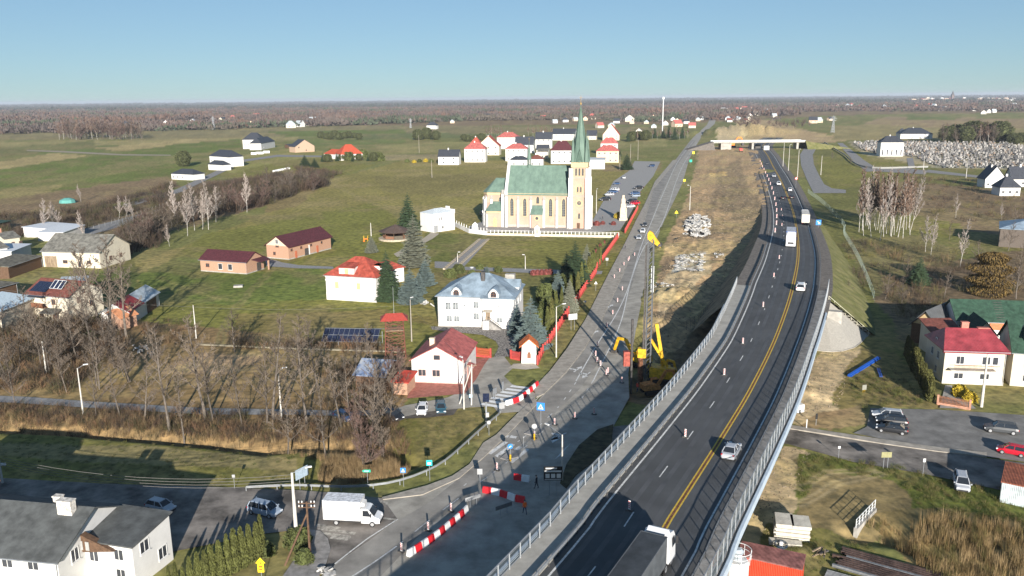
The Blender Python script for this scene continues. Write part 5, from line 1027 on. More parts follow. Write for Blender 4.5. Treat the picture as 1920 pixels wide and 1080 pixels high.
for dx, dy, rot in ((4.6, .4, 0),):
    g = MB(); g.box(dx+1.3, dy+1.6, 6.3, 4.2, 3.6, 2.2); dm = g.obj('dormer', MATS['pale_grey_render'], t)
    MB().slab([(dx-1.1, dy-.5, 8.55), (dx+3.7, dy-.5, 8.55), (dx+3.3, dy+3.6, 9.3), (dx-.7, dy+3.6, 9.3)], .12).obj('dormer_roof', roof_orange, dm); MB().box(dx+1.3, dy-.26, 6.9, 1.0, .08, 1.3).obj('boarded_window', ply, dm)
g = MB(); g.box(W-1.5, 6, 6.3, 3.2, 3.0, 2.3); dm = g.obj('dormer', white_wall, t); MB().slab([(W-3.4, 4.2, 8.6), (W+.4, 4.2, 8.6), (W+.4, 7.8, 8.6), (W-3.4, 7.8, 8.6)], .15).obj('dormer_roof', roof_orange, dm)
window(dm, 'r', 6, 6.9, 1.2, 1.3, W+.1, 0)
house('villa_wing', 'low wing with a red roof at the far right corner of the grey villa', (722, 533), (758, 527), 7, 4.0, 2.0, roof='hip', roofm=roof_orange, wins=[('f', 2, 1.3, 1.2, 1.3)])
# brick barns
t, W, ro = house('brick_barn', 'small red brick barn with a maroon roof and two white framed windows on the lawn', (377, 508), (463, 514), 8.5, 3.6, 2.3, roofm=roof_maroon, wall=brickm, plinth=(concrete, .25), wins=[('f', 2.6, 1.4, 1.3, 1.1, 'two', brown_fr), ('f', 7.2, .9, 1.5, 1.8, 'plain', white_wall), ('f', 10.7, .9, 1.5, 1.8, 'plain', white_wall)])
g = MB(); g.box(W+2.2, 7.8, 0, .4, .4, 3.0); g.obj('porch_post', brickm, t); MB().slab([(W+.3, 2, 4.0), (W+2.6, 3.5, 3.2), (W+2.6, 8.4, 3.2), (W+.3, 8.6, 4.0)], .12).obj('porch_roof', roof_maroon, t); MB().box(W+.05, 6, 0, .08, 2.0, 2.5).obj('door', steel_d, t)
t, W, ro = house('long_brick_barn', 'longer red brick barn with a maroon roof and an open door, farther up the lawn', (542, 487), (621, 466), 9.0, 4.3, 3.0, roofm=roof_maroon, wall=brickm, plinth=(concrete, .3), ov=.6,
    wins=[('f', 1.5, 2.6, 1.0, .8, 'two', brown_fr), ('f', 6.3, 2.6, 1.0, .8, 'two', brown_fr), ('f', 11.4, 2.6, 1.0, .8, 'two', brown_fr), ('f', 17, 2.6, .9, .8, 'two', brown_fr), ('l', 5.8, 1.2, 1.0, 1.0, 'two', brown_fr), ('l', 4.5, 3.8, 1.3, .8, 'two', brown_fr), ('l', 4.5, 5.0, 1.1, 1.5, 'hole')])
g = MB(); g.add([(-.03, 0, 4.3), (-.03, 9, 4.3), (-.03, 4.5, 7.2)], [(0, 1, 2)]); g.obj('gable_cladding', mat('pale_boards', (.58, .47, .36), .9, .1, 3, wave=('Y', 2, .01)), t)
window(t, 'l', 4.5, 4.9, 1.1, 1.4, W, 9, out=.04)
for x, m_, w_ in ((3.6, mat('rust_red_door', (.40, .12, .06)), 1.0), (14.6, MATS['rust_red_door'], 1.0), (9.0, steel_d, 2.0)): MB().box(x, -.04, 0, w_, .08, 2.3).obj('door', m_, t)
MB().box(10.3, -.1, 0, .35, .2, 3.2).obj('pillar', white_wall, t)
# white building left of the church
t, W, ro = house('white_outbuilding', 'white two-storey block with a pale hipped metal roof left of the church', (813, 436), (853, 430), 8, 7.0, 1.6, roof='hip', roofm=mat('very_pale_roof', (.55, .60, .63), .5), ov=.1, wins=[('f', 2.9, 4.2, .6, 1.4), ('f', 4.2, 4.2, .6, 1.4), ('f', 4.6, 1.0, 1.0, 1.1), ('r', 2, 4.2, .6, 1.4), ('r', 5, 4.2, .6, 1.4)])
MB().box(1.2, -.03, 0, 1.9, .06, 2.6).obj('garage_door', mat('grey_door', (.25, .26, .27)), t)
for x in (W-.2, W-.2): pass
g = MB(); g.box(W-.1, 4, 6.5, .5, 8.2, 1.5); g.box(W-.1, 4, 8, .5, 2, .9); g.obj('parapet', white_wall, t)
# gazebo
q = P(742, 448); gz_ = T('gazebo', 'dark brown eight-sided gazebo with a shingled roof in the garden left of the silvery spruce', 'gazebo', (q.x, q.y, 0))
MB().lathe(0, 0, [(6.3, -.1), (6.3, .55), (6.0, .6)], 20).obj('base', mat('cream_stone', (.42, .36, .27), .9, .3, 3, .02), gz_)
g = MB(); g.lathe(0, 0, [(6.2, 2.9), (6.25, 3.05), (2.0, 4.7), (.3, 5.3), (.05, 5.5)], 8); g.obj('roof', mat('brown_shingles', (.085, .06, .05), .9, .2, 3, .02), gz_)
for i in range(8): a = 2*math.pi*i/8; MB().box(4.6*math.cos(a), 4.6*math.sin(a), .6, .2, .2, 2.5, a).obj('post', wood_d, gz_)
g = MB(); 
for i in range(8):
    if i == 6: continue
    a, b = 2*math.pi*i/8, 2*math.pi*(i+1)/8; g.bar((4.6*math.cos(a), 4.6*math.sin(a), 1.05), (4.6*math.cos(b), 4.6*math.sin(b), 1.05), .08, .9)
g.obj('balustrade', mat('brown_boards', (.20, .10, .06)), gz_)
# the house with the dark roof in the lower left corner
t, W, ro = house('dark_roofed_house', 'white house with a big charcoal shingle roof and two chimneys in the lower left corner', 0, 0, 11.4, 4.9, 2.7, xy=((-62, 78.9), (-46.4, 76.1)), roofm=roof_char, ov=.5, wins=[('r', 2.5, 3.2, 1.2, 1.5), ('f', 13, 3.4, 1.3, 1.3), ('f', 10, 3.4, 1.3, 1.3)],
    chim=[(11.3, 6.6, .9, .6, 1.0, mat('streaky_white_plaster', (.62, .58, .52), .9, .3, 3)), (13.6, 4.9, 1.7, .8, 1.5, MATS['streaky_white_plaster'])])
t, W, ro = house('dark_roofed_wing', 'white wing with a lower charcoal roof and brown balcony joined to the corner house', 0, 0, 6.0, 4.8, .7, xy=((-46.0, 80.2), (-39.9, 78.5)), roof='shed', roofm=roof_char, ov=.3, wins=[('f', 4.6, 3.0, 1.2, 1.3), ('f', 1.4, 2.4, 1.2, 1.4), ('f', 4.6, .7, 1.2, 1.3), ('r', 1.8, 3.2, 1.4, 1.4), ('r', 4.4, 1.0, 1.4, 1.4)])
g = MB(); g.add([(-.1, -.45, 3.5), (4.4, -.45, 4.2), (.3, -.45, 5.6), (-.1, .3, 3.5), (4.4, .3, 4.2), (.3, .3, 5.6)], [(0, 1, 2), (1, 4, 5, 2), (0, 2, 5, 3), (0, 3, 4, 1)]); wg = g.obj('wooden_gable', wood_d, t)
for x in (.35, 1.15): MB().box(x, -.5, 3.9, .45, .06, 1.0).obj('window', mat('curtained_glass', (.35, .35, .34), .3), wg)
house('lean_to', 'white lean-to with a tiny grey roof under the big charcoal roof, lower left corner', 0, 0, 4.5, 3.2, .7, xy=((-60.5, 73.4), (-54.3, 72.4)), roof='shed', roofm=roof_char, wall=white_wall)
house('terracotta_corner_roof', 'corner of a building with a terracotta roof left of the charcoal roof', 0, 0, 9, 6.5, 2.5, xy=((-74, 84), (-63, 82)), roofm=mat('terracotta', (.42, .17, .09)), wins=[])
# right side: white house with a red roof, green roofs
t, W, ro = house('red_roofed_house', 'cream house with a shiny red metal roof and balcony beside the dark thuja row', (1766, 718), (1880, 722), 9.2, 6.0, 3.0, roofm=mat('shiny_red_roof', (.27, .045, .055), .45, .2, .5, wave=('X', 1.3, .03), spec=.5), wall=cream_wall, ov=.45, plinth=(grey_wall, .5), roof='hip', hipin=1.7,
    wins=[('f', 2.6, 3.6, 1.4, 1.5, 'two'), ('f', 6.9, 3.6, 1.4, 1.5, 'two'), ('f', 8.4, 3.6, 1.0, 1.5, 'plain'), ('f', 2.6, .9, 1.6, 1.1), ('f', 6.9, .9, 1.6, 1.1), ('l', 3, 3.6, 1.0, 1.4), ('l', 6, 3.6, 1.0, 1.4), ('l', 4.5, 6.2, .8, .9), ('l', 3.5, 1, 1.0, 1.2)], chim=[(4.6, 4.9, 1.2, .7, 1.2, mat('pink_brick', (.48, .17, .13))), (7.8, 4.9, 1.9, .8, 1.3, MATS['pink_brick'])])
g = MB(); g.box(W/2, -.25, 5.75, W+.9, .5, .5); g.obj('eaves_band', mat('deep_red_band', (.20, .015, .03)), t)
b = MB(); b.box(W/2-.6, -.75, 2.75, 7.4, 1.4, .16); bo = b.obj('balcony', concrete, t); b = MB(); b.bar((1.3, -1.4, 3.8), (8.7, -1.4, 3.8), .06)
for i in range(38): b.bar((1.3+i*.2, -1.4, 2.9), (1.3+i*.2, -1.4, 3.8), .025)
b.obj('balustrade', rust, bo)
t, W, ro = house('green_roofed_house', 'cream house with a green roof and small dormer at the right edge', (1893, 722), (1985, 730), 11, 6.2, 4.2, roofm=roof_green, wall=cream_wall, ov=.4, wins=[('f', 2.5, 3.6, 1.4, 1.3), ('f', 6, 3.6, 1.4, 1.3), ('f', 2.5, .9, 1.4, 1.2), ('l', 4, 3.6, 1.2, 1.3)])
g = MB(); g.box(3.2, 2.2, 7.2, 2.0, 2.6, 1.7); dm = g.obj('dormer', white_wall, t); MB().slab([(2.0, .5, 8.8), (4.4, .5, 8.8), (4.4, 4.6, 9.9), (2.0, 4.6, 9.9)], .14).obj('dormer_roof', roof_dark, dm)
t, W, ro = house('long_green_roofed_house', 'long house with a green sheet roof, snow-guard panels and terracotta wall strips at the right', (1790, 648), (1990, 655), 9, 5.4, 3.2, roofm=roof_green, wall=white_wall, wins=[('l', 4, 3, 1.2, 1.3)])
for i in range(8): MB().box(8.2+i*.05, .3+i*.55, 5.62+i*.39, 1.6, .42, .08).obj('roof_panel', steel_d, ro)
for x in (8, 12.5, 17): MB().box(x, -.1, 3.6, 3.8, .3, 1.6).obj('terracotta_panel', mat('terracotta_panel', (.52, .17, .08)), t)
pv = MB(); pv.add([(14, 2.0, 7.05), (19, 2.0, 7.05), (19, 4.3, 8.65), (14, 4.3, 8.65)], [(0, 1, 2, 3)]); pv.obj('solar_panel', pvm, ro)
t, W, ro = house('dark_corrugated_shed', 'timber shed with a dark corrugated roof and orange gable behind the thuja row', (1706, 640), (1756, 650), 10, 4.0, 3.0, ridge='y', roofm=mat('dark_corrugated_sheet', (.10, .105, .11), .6, .15, 1, wave=('Y', 1.6, .06)), wall=wood_d, ov=.5)
MB().add([(.3, -.03, 4.1), (W-.3, -.03, 4.1), (W/2, -.03, 6.6)], [(0, 1, 2)]).obj('gable_boards', ply, t)
house('maroon_roofed_annex', 'low annex with a dull red roof between the corrugated shed and the red roofed house', (1748, 668), (1802, 668), 6, 4.4, 1.4, roof='shed', roofm=roof_brown, wall=cream_wall)
house('small_green_gable', 'small gabled porch house with a dark green roof between the two big green roofs', (1820, 672), (1862, 674), 7, 5.0, 2.4, ridge='y', roofm=mat('dark_green_roof', (.022, .05, .035)), wall=cream_wall, wins=[('f', 2.2, 3.4, .9, 1.2)])
house('blue_grey_hall', 'brick hall with a plain pale blue metal roof at the right edge', (1872, 462), (1990, 470), 18, 6.0, 3.0, roofm=mat('plain_blue_grey_roof', (.26, .33, .40), .45, .1, .5), wall=mat('dark_brick', (.12, .10, .085)), roof='hip')
t, W, ro = house('tin_garage', 'corrugated tin garage with a rusty roof at the right edge', (1874, 940), (1990, 966), 6, 2.6, .3, roof='shed', roofm=mat('rusty_tin', (.30, .10, .055), .8, .5, 1.4, wave=('X', 2, .04), col2=(.15, .05, .03)), wall=mat('corrugated_tin', (.46, .52, .54), .5, .2, .8, wave=('X', 1.6, .03)), ov=.12)
# left side
t, W, ro = house('long_grey_barn', 'long cream barn with a grey corrugated roof and plank gates, left edge', (82, 500), (190, 503), 15, 5.0, 4.3, roofm=roof_asb, wall=cream_wall, wins=[('f', 7.8, 1.3, 1.6, 1.0, 'two', brown_fr), ('f', 12.8, .2, 1.0, 1.9, 'plain', brown_fr), ('f', 16, 1.3, 1.4, 1.0, 'two', brown_fr), ('r', 5, 1.8, 1.3, 1.2, 'two', brown_fr), ('r', 10, 1.8, 1.3, 1.2, 'two', brown_fr)])
for i in range(8): MB().box(1.0+i*.52, -.05, 0, .48, .1, 3.4+(i % 2)*.05).obj('plank', wood, t)
t, W, ro = house('solar_roofed_house', 'two-storey cream house with solar panels on its brown roof and a wooden balcony', (56, 598), (133, 606), 10, 6.3, 2.6, roofm=roof_brown, wall=cream_wall, ov=.5, wins=[('f', 4, .9, 1.2, 1.2, 'two', brown_fr), ('f', 8.2, 4.2, 1.2, 1.2, 'two', brown_fr), ('f', 8.6, .9, 1.4, 1.2, 'two', brown_fr), ('r', 3, 4.3, 1.0, 1.3, 'two', brown_fr), ('r', 6.5, 2.8, 1.2, 1.4, 'two', brown_fr), ('r', 4.5, 6.2, .8, 1.0, 'two', brown_fr)])
b = MB(); b.box(3.9, -.6, 3.3, 4.6, 1.2, .15); b.box(3.9, -1.15, 3.45, 4.6, .08, 1.0); b.obj('balcony', brown_fr, t); MB().slab([(1.5, -1.4, 5.9), (6.4, -1.4, 5.9), (6.4, 0, 6.3), (1.5, 0, 6.3)], .1).obj('balcony_roof', roof_dark, t)
MB().slab([(6.0, -2.6, 2.6), (10.6, -2.6, 2.6), (10.6, 0, 3.2), (6.0, 0, 3.2)], .12).obj('porch_roof', roof_asb, t); MB().box(10.4, -2.4, 0, .2, .2, 2.6).obj('post', wood_d, t)
for i in range(5): MB().add([(.6+i*1.02, .3, 6.85), (1.55+i*1.02, .3, 6.85), (1.55+i*1.02, 3.6, 8.55), (.6+i*1.02, 3.6, 8.55)], [(0, 1, 2, 3)]).obj('solar_panel', pvm, ro)
for i in range(3):
    p = MB(); p.slab([(5.9+i*1.25, 1.4, 7.6), (7.05+i*1.25, 1.4, 7.6), (7.05+i*1.25, 3.2, 9.2), (5.9+i*1.25, 3.2, 9.2)], .08); s_ = p.obj('solar_panel', pvm, ro); f_ = MB(); c4 = [(5.9+i*1.25, 1.4, 7.62), (7.05+i*1.25, 1.4, 7.62), (7.05+i*1.25, 3.2, 9.22), (5.9+i*1.25, 3.2, 9.22)]
    for a, b in zip(c4, c4[1:]+c4[:1]): f_.bar(a, b, .07)
    f_.obj('panel_frame', steel_w, ro)
t, W, ro = house('tin_shed', 'shed with a half red, half tin roof and plank walls beside the lawn', 0, 0, 6.0, 3.4, 1.8, xy=(tuple(P(243, 612)[:2]), tuple(P(299, 572)[:2])), roofm=roof_tin, wall=grey_wall, wins=[('f', 3, 1, 1.0, 1.0)])
MB().slab([(-.5, -.55, 3.35), (W*.45, -.55, 3.35), (W*.45, 3, 5.48), (-.5, 3, 5.48)], .05).obj('red_roof_half', mat('dark_red_sheet', (.25, .03, .03), .6, .2, 1), ro)
for i in range(6): MB().box(W*.6+i*1.1, -.06, 0, 1.0, .06, 3.0).obj('plank', wood_d, t)
t, W, ro = house('orange_roofed_shed', 'little brick shed with an orange tiled roof in front of the tin roofed shed', (200, 612), (228, 618), 4, 2.8, 1.4, ridge='y', roofm=mat('orange_tiles', (.50, .22, .11)), wall=brickm, wins=[('f', 1.6, .9, .8, 1.0)])
house('tin_roofed_annex', 'grey annex with a flat tin roof behind the solar roofed house', (112, 575), (160, 572), 6, 5.4, .8, roof='shed', roofm=roof_tin, wall=grey_wall)
house('pale_blue_roofed_house', 'cream house with a pale blue metal roof at the left edge', (-70, 626), (8, 626), 13, 5.2, 2.6, roofm=mat('pale_blue_tin', (.50, .60, .66), .5), wall=cream_wall, roof='hip', wins=[])
house('open_barn', 'open-sided barn with a sagging grey moss-stained roof at the left edge', (-60, 588), (35, 560), 14, 4.2, .5, roof='shed', roofm=mat('mossy_roof', (.15, .14, .11), .95, .4, 1, .04), wall=wood_d)
house('open_barn', 'smaller sagging grey lean-to roof against the long grey barn', (18, 522), (80, 500), 8, 3.4, .5, roof='shed', roofm=MATS['mossy_roof'], wall=wood_d)
house('white_tin_hall', 'low hall with a white tin roof just left of the long grey barn', (24, 495), (60, 480), 11, 4.0, .6, roof='shed', roofm=mat('white_tin', (.60, .63, .66), .5), wall=white_wall)
house('white_tin_hall', 'low white tin roof strip behind the long grey barn', (72, 452), (120, 452), 14, 3.2, .6, roof='shed', roofm=MATS['white_tin'], wall=grey_wall)
house('white_tin_hall', 'pale tin roof reaching out from behind the thicket by the barn', (105, 446), (150, 436), 14, 3.2, .6, roof='shed', roofm=MATS['white_tin'], wall=grey_wall)
house('small_cream_house', 'small cream house with an olive roof and brick chimney at the left edge', (12, 474), (40, 470), 10, 4.8, 1.6, roofm=roof_asb, wall=cream_wall, wins=[('f', 2.6, 2, 1.0, 1.4, 'two', brown_fr), ('f', 5, 2, 1.0, 1.4, 'two', brown_fr)], chim=[(1, 5, .7, .7, 1.4, brick_c)])
house('white_block_house', 'white house corner with a blue-white wall at the far left edge', (-30, 500), (18, 492), 10, 5, 1.6, roofm=roof_asb, wall=white_wall, wins=[('f', 6, 2, 1.4, 1.2)])
house('green_shed', 'dark green shed roof at the left edge beyond the white birches', (-30, 440), (20, 428), 10, 3, .8, roof='shed', roofm=roof_green, wall=wood_d)
# mid-distance houses on the left
def W3(W, z0, n, h_=1.3, w_=1.2, face='f'): return [(face, W*(i+.5)/n, z0, w_, h_) for i in range(n)]
house('white_villa', 'white two-storey villa with two dark hipped roofs, farthest up the left fields', (456, 279), (490, 279), 14, 9.5, 7.4, roof='hip', roofm=roof_dark, wins=W3(17, 4.2, 4)+W3(17, 1.2, 4))
house('villa_garage_wing', 'lower white wing with a dark roof joined to the right of the white villa', (490, 281), (516, 276), 12, 6.6, 5.6, roof='hip', roofm=roof_dark, wins=W3(11, 1.2, 2))
house('white_cube_house', 'white house with a dark pyramid roof beside the dirt track, nearer than the villa', (394, 310), (432, 313), 12, 7.4, 5.0, roof='hip', roofm=roof_dark, wins=W3(14, 3.4, 3)+W3(14, .8, 2))
house('white_cube_annex', 'low white annex with a small dark pyramid roof by the dirt track', (391, 318), (418, 320), 7, 4.0, 3.0, roof='hip', roofm=roof_dark)
house('low_white_bungalow', 'low white bungalow with a flat dark roof behind the birches', (322, 336), (362, 338), 10, 3.6, 3.2, roof='hip', roofm=roof_dark, wins=W3(12, 1, 3))
house('unfinished_house', 'unfinished brick and timber house with a dark roof right of the white villa', (554, 286), (590, 284), 12, 5.6, 6.5, ridge='y', roofm=roof_dark, wall=mat('raw_brick', (.42, .30, .22)), wins=[('f', 4, 4, 1.2, 1.4, 'hole'), ('f', 12, 1, 1.2, 1.4, 'hole')])
house('dark_shed', 'dark low shed left of the unfinished brick house', (541, 278), (560, 277), 8, 3, 1.2, roofm=roof_dark, wall=wood_d)
house('red_roofed_family_house', 'white house with a bright red hipped roof and dormer at the edge of the meadow', (640, 301), (680, 299), 14, 5.0, 8.0, roof='hip', roofm=mat('vivid_red_roof', (.40, .07, .035)), wins=W3(16, 1, 4))
house('red_roofed_side_wing', 'low side wing with a bright red roof left of the family house by the meadow', (608, 297), (640, 299), 10, 4.0, 4.2, roof='hip', roofm=MATS['vivid_red_roof'])
# village behind the church: (x0, x1, base y, wall height, roof height, roof kind, ridge, roof material, wall, label)
VIL = [(693, 0), ]
vil = [((822, 860), 309, 4.4, 2.4, 'gable', 'x', roof_dark, white_wall, 'white house with a black solar roof alone at the back of the meadow', 2),
 ((871, 910), 304, 7.0, 2.6, 'hip', 'x', roof_red, white_wall, 'white two-storey house with a dull red pyramid roof, front left of the village', 4),
 ((896, 936), 291, 5.6, 4.4, 'gable', 'y', roof_orange, cream_wall, 'cream house with a bright red gable roof behind the front left village house', 3),
 ((883, 900), 283, 5.0, 3.0, 'hip', 'x', roof_orange, white_wall, 'small house with a red roof, leftmost in the second row of the village', 2),
 ((932, 972), 279, 7.6, 2.6, 'hip', 'x', roof_red, white_wall, 'white two-storey house with a flat-looking red roof at the back of the village', 4),
 ((966, 1000), 287, 5.4, 3.4, 'gable', 'x', roof_dark, white_wall, 'white house with black solar panels on a dark roof in the middle of the village', 2),
 ((1004, 1034), 278, 6.4, 3.2, 'gable', 'x', roof_dark, white_wall, 'white house with a solar roof right of the middle of the village', 3),
 ((1006, 1028), 291, 3.4, 2.0, 'gable', 'x', roof_dark, white_wall, 'low white garage with a dark roof in the village', 1),
 ((948, 988), 302, 6.6, 2.0, 'hip', 'x', roof_red, white_wall, 'white two-storey house with a muted red roof just left of the fleche', 4),
 ((955, 990), 312, 3.2, 1.4, 'hip', 'x', roof_dark, white_wall, 'low white annex with a dark roof left of the fleche', 2),
 ((992, 1018), 312, 3.6, 1.6, 'hip', 'x', roof_brown, white_wall, 'low white annex with a brown roof right of the fleche', 2),
 ((1008, 1027), 297, 3.8, 1.0, 'shed', 'x', roof_asb, cream_wall, 'plain cream shed right of the fleche', 1),
 ((1033, 1074), 307, 6.8, 3.6, 'hip', 'x', roof_maroon, white_wall, 'white two-storey house with a maroon pyramid roof left of the church tower', 4),
 ((1036, 1078), 263, 5.0, 3.0, 'gable', 'x', roof_dark, white_wall, 'long white house with a dark solar roof behind the spire', 3),
 ((1118, 1160), 305, 6.0, 2.2, 'hip', 'x', roof_red, beige, 'beige two-storey house with a red-brown roof beside the church car park', 4),
 ((1126, 1158), 290, 6.6, 2.6, 'hip', 'x', roof_red, white_wall, 'white house with a red roof behind the beige one', 3),
 ((1105, 1134), 317, 4.4, .4, 'shed', 'x', mat('pale_grey_sheet', (.42, .45, .47)), mat('pale_grey_cladding', (.44, .47, .49)), 'plain grey hall right of the church tower', 0),
 ((1130, 1161), 263, 4.4, 6.2, 'gable', 'y', mat('scarlet_roof', (.42, .025, .03)), cream_wall, 'house with a steep scarlet gable roof beyond the spire', 3),
 ((1100, 1118), 262, 3.4, 3.0, 'gable', 'x', roof_dark, cream_wall, 'small house with a dark roof between the spire and the scarlet roof', 1),
 ((800, 818), 242, 4, 3, 'hip', 'x', roof_dark, white_wall, 'small white house at the far edge of the fields above the meadow', 1),
 ((1650, 1693), 293, 7.6, 2.6, 'hip', 'x', roof_dark, white_wall, 'white cemetery chapel with a dark pyramid roof and tall openings', 5),
 ((1688, 1748), 260, 3.6, 3.4, 'hip', 'x', roof_dark, white_wall, 'long white bungalow with a dark roof beyond the cemetery', 4),
 ((1683, 1700), 258, 3.2, 3.0, 'hip', 'x', roof_dark, white_wall, 'small dark roofed garage at the left end of the bungalow beyond the cemetery', 1),
 ((1846, 1884), 352, 4.2, 4.6, 'gable', 'y', roof_dark, white_wall, 'white house with a steep black roof at the right edge above the brown field', 3),
 ((1874, 1912), 367, 3.4, 4.0, 'hip', 'x', roof_dark, white_wall, 'white house with a black hipped roof, nearer of the pair at the right edge', 3),
 ((1895, 1940), 350, 4.0, 4.2, 'gable', 'x', roof_dark, white_wall, 'black roofed white house cut by the right edge above the brown field', 3)]
for (x0, x1), by, h, rh, kind, rd, rm, wm, lab, nw in vil:
    h *= 1.5 if by < 330 else 1.2; rh *= 2.0 if by < 330 else 1.4
    Wm = (P(x1, by)-P(x0, by)).length; D = Wm*.62 if Wm > 12 else Wm*.9; ws = []
    if nw > 1 and h > 5.5: ws = W3(Wm, h-2.3, min(4, nw), 1.3, 1.3)+W3(Wm, 1.1, min(4, nw), 1.3, 1.3)
    elif nw: ws = W3(Wm, 1.2, min(4, nw), 1.3, 1.3)
    if 'chapel' in lab: ws = [('f', Wm*(i+.5)/5, 1.0, 1.1, 4.6, 'plain') for i in range(5)]
    nm = 'cemetery_chapel' if 'chapel' in lab else 'grey_hall' if 'hall' in lab else 'village_house'
    ch = [(Wm*.45, D*.5, .9, .7, 1.2, white_wall)] if nw >= 2 else []
    house(nm, lab, (x0, by), (x1, by), D, h, rh, rd, kind, wm, rm, .5, ws, ch, group='houses of the village behind the church' if by < 320 and x1 < 1200 and nm == 'village_house' else None)
# far houses
FAR = [(310, 238, 14, 'r'), (325, 238, 10, 'w'), (232, 240, 14, 'd'), (245, 239, 10, 'd'), (415, 231, 14, 'd'), (436, 226, 12, 'r'), (443, 220, 9, 'd'), (480, 221, 9, 'r'), (463, 222, 9, 'd'), (497, 224, 9, 'd'), (545, 240, 16, 'w'), (560, 238, 14, 'w'), (574, 236, 12, 'd'), (586, 229, 11, 'w'), (610, 228, 9, 'w'), (604, 231, 9, 'd'), (546, 229, 9, 'r'), (360, 230, 8, 'w'), (470, 237, 12, 'b'), (452, 232, 9, 'b'), (530, 234, 9, 'b'),
 (748, 230, 9, 'w'), (848, 231, 8, 'w'), (912, 223, 12, 'd'), (925, 222, 10, 'd'), (940, 221, 9, 'w'), (1008, 222, 8, 'd'), (1018, 224, 10, 'r'), (1042, 231, 9, 'w'), (1061, 229, 11, 'd'), (1081, 227, 9, 'w'), (1098, 226, 10, 'r'), (1110, 224, 16, 'r'), (1128, 240, 14, 'r'), (1146, 239, 12, 'w'), (1156, 231, 12, 'd'), (1181, 228, 18, 'w'), (1225, 224, 12, 'r'), (1185, 232, 9, 'w'), (1198, 250, 13, 'g'), (1212, 232, 9, 'w'),
 (1275, 238, 18, 'r'), (1298, 240, 14, 'r'), (1288, 232, 12, 'd'), (1309, 227, 9, 'w'), (1318, 225, 9, 'w'), (1262, 226, 9, 'w'), (1270, 229, 10, 'd'), (1248, 235, 12, 'g'), (1226, 240, 10, 'w')]
r5 = random.Random(12)
for i in range(46): FAR.append((1335+r5.random()*120, 205+r5.random()*13, r5.uniform(7, 11), r5.choice('wrrrbd')))
for i in range(10): FAR.append((1350+r5.random()*60, 219+r5.random()*14, r5.uniform(8, 11), r5.choice('wrb')))
FAR += [(1525, 231, 17, 'd'), (1540, 230, 14, 'w'), (1454, 220, 10, 'w'), (1572, 202, 11, 'r'), (1590, 200, 11, 'w'), (1600, 198, 8, 'r'), (1612, 203, 11, 'b'), (1660, 203, 12, 'w'), (1670, 205, 9, 'd'), (1720, 203, 11, 'r'), (1715, 206, 9, 'b'), (1745, 200, 9, 'r'), (1757, 201, 11, 'w'), (1765, 208, 14, 'd'), (1775, 205, 9, 'w'), (1800, 206, 9, 'w'), (1828, 208, 9, 'w'), (1845, 214, 12, 'g'), (1856, 212, 12, 'g'), (1866, 211, 10, 'w'), (1838, 207, 9, 'r'), (1905, 200, 10, 'w'), (1560, 226, 10, 'd')]
lit = {'r': ('red', roof_red), 'w': ('pale', roof_tin), 'd': ('dark', roof_dark), 'b': ('brown', roof_brown), 'g': ('grey', roof_asb)}
zone = lambda x: 'left of the church' if x < 900 else 'around the spire' if x < 1260 else 'beyond the overpass' if x < 1500 else 'far off on the right'
cnt = {}
for x, y, wpx, k in sorted(FAR):
    zt = zone(x); c0 = cnt.get((zt, k), 0); cnt[(zt, k)] = c0+1; nm, rm = lit[k]
    a = P(x-wpx/2, y); b = P(x+wpx/2, y); Wm = (b-a).length
    hh = min(6.5, Wm*.35); D = Wm*.7
    rot = r5.uniform(-.5, .5); c_, s_ = math.cos(rot), math.sin(rot); b = a+Vector(((b-a).x*c_, (b-a).x*s_, 0))
    wm = r5.choice([white_wall, white_wall, cream_wall, beige]) if k != 'g' else grey_wall
    house('far_house', '%s from the left of the tiny far %s roofed houses %s' % (nth(c0), nm, zt), 0, 0, D, hh, hh*1.1, r5.choice('xy'), r5.choice(['gable', 'gable', 'hip']), wm, rm, .4, [('f', Wm*.3, hh*.3, Wm*.09, hh*.3, 'hole'), ('f', Wm*.7, hh*.3, Wm*.09, hh*.3, 'hole')] if Wm < 60 else [], group='far houses '+zt, xy=(tuple(a[:2]), tuple(b[:2])))
# the town on the horizon, with its church tower
for i in range(60):
    x = 1700+r5.random()*200; y = 187.5+r5.random()*3; p = P(x, y); s = ppm(x, y); w_ = r5.uniform(3, 9)/s; h_ = r5.uniform(2.0, 4.5)/s
    g = MB(); g.box(0, 0, 0, w_, w_*.5, h_); g.extr([(-w_*.28, h_), (w_*.28, h_), (0, h_*1.25)], -w_/2, w_/2, 'x'); tag(g.obj('town_building', r5.choice([white_wall, cream_wall, beige, roof_red]), loc=(p.x, p.y, 0), rz=r5.uniform(-.3, .3)), 'pale speck of a building in the town on the horizon, %s one' % nth(i), 'building', 'buildings of the distant town')
p = P(1785, 190); s = ppm(1785, 190); g = MB(); g.box(0, 0, 0, 4.5/s, 4.5/s, 12/s); tw = T('town_church', 'dark church tower standing above the distant town on the horizon', 'church tower', p); g.obj('tower', mat('far_brick', (.16, .12, .11)), tw)
g = MB(); g.lathe(0, 0, [(3.2/s, 12/s), (1.6/s, 15/s), (.1/s, 20/s)], 8); g.obj('spire', steel_d, tw)
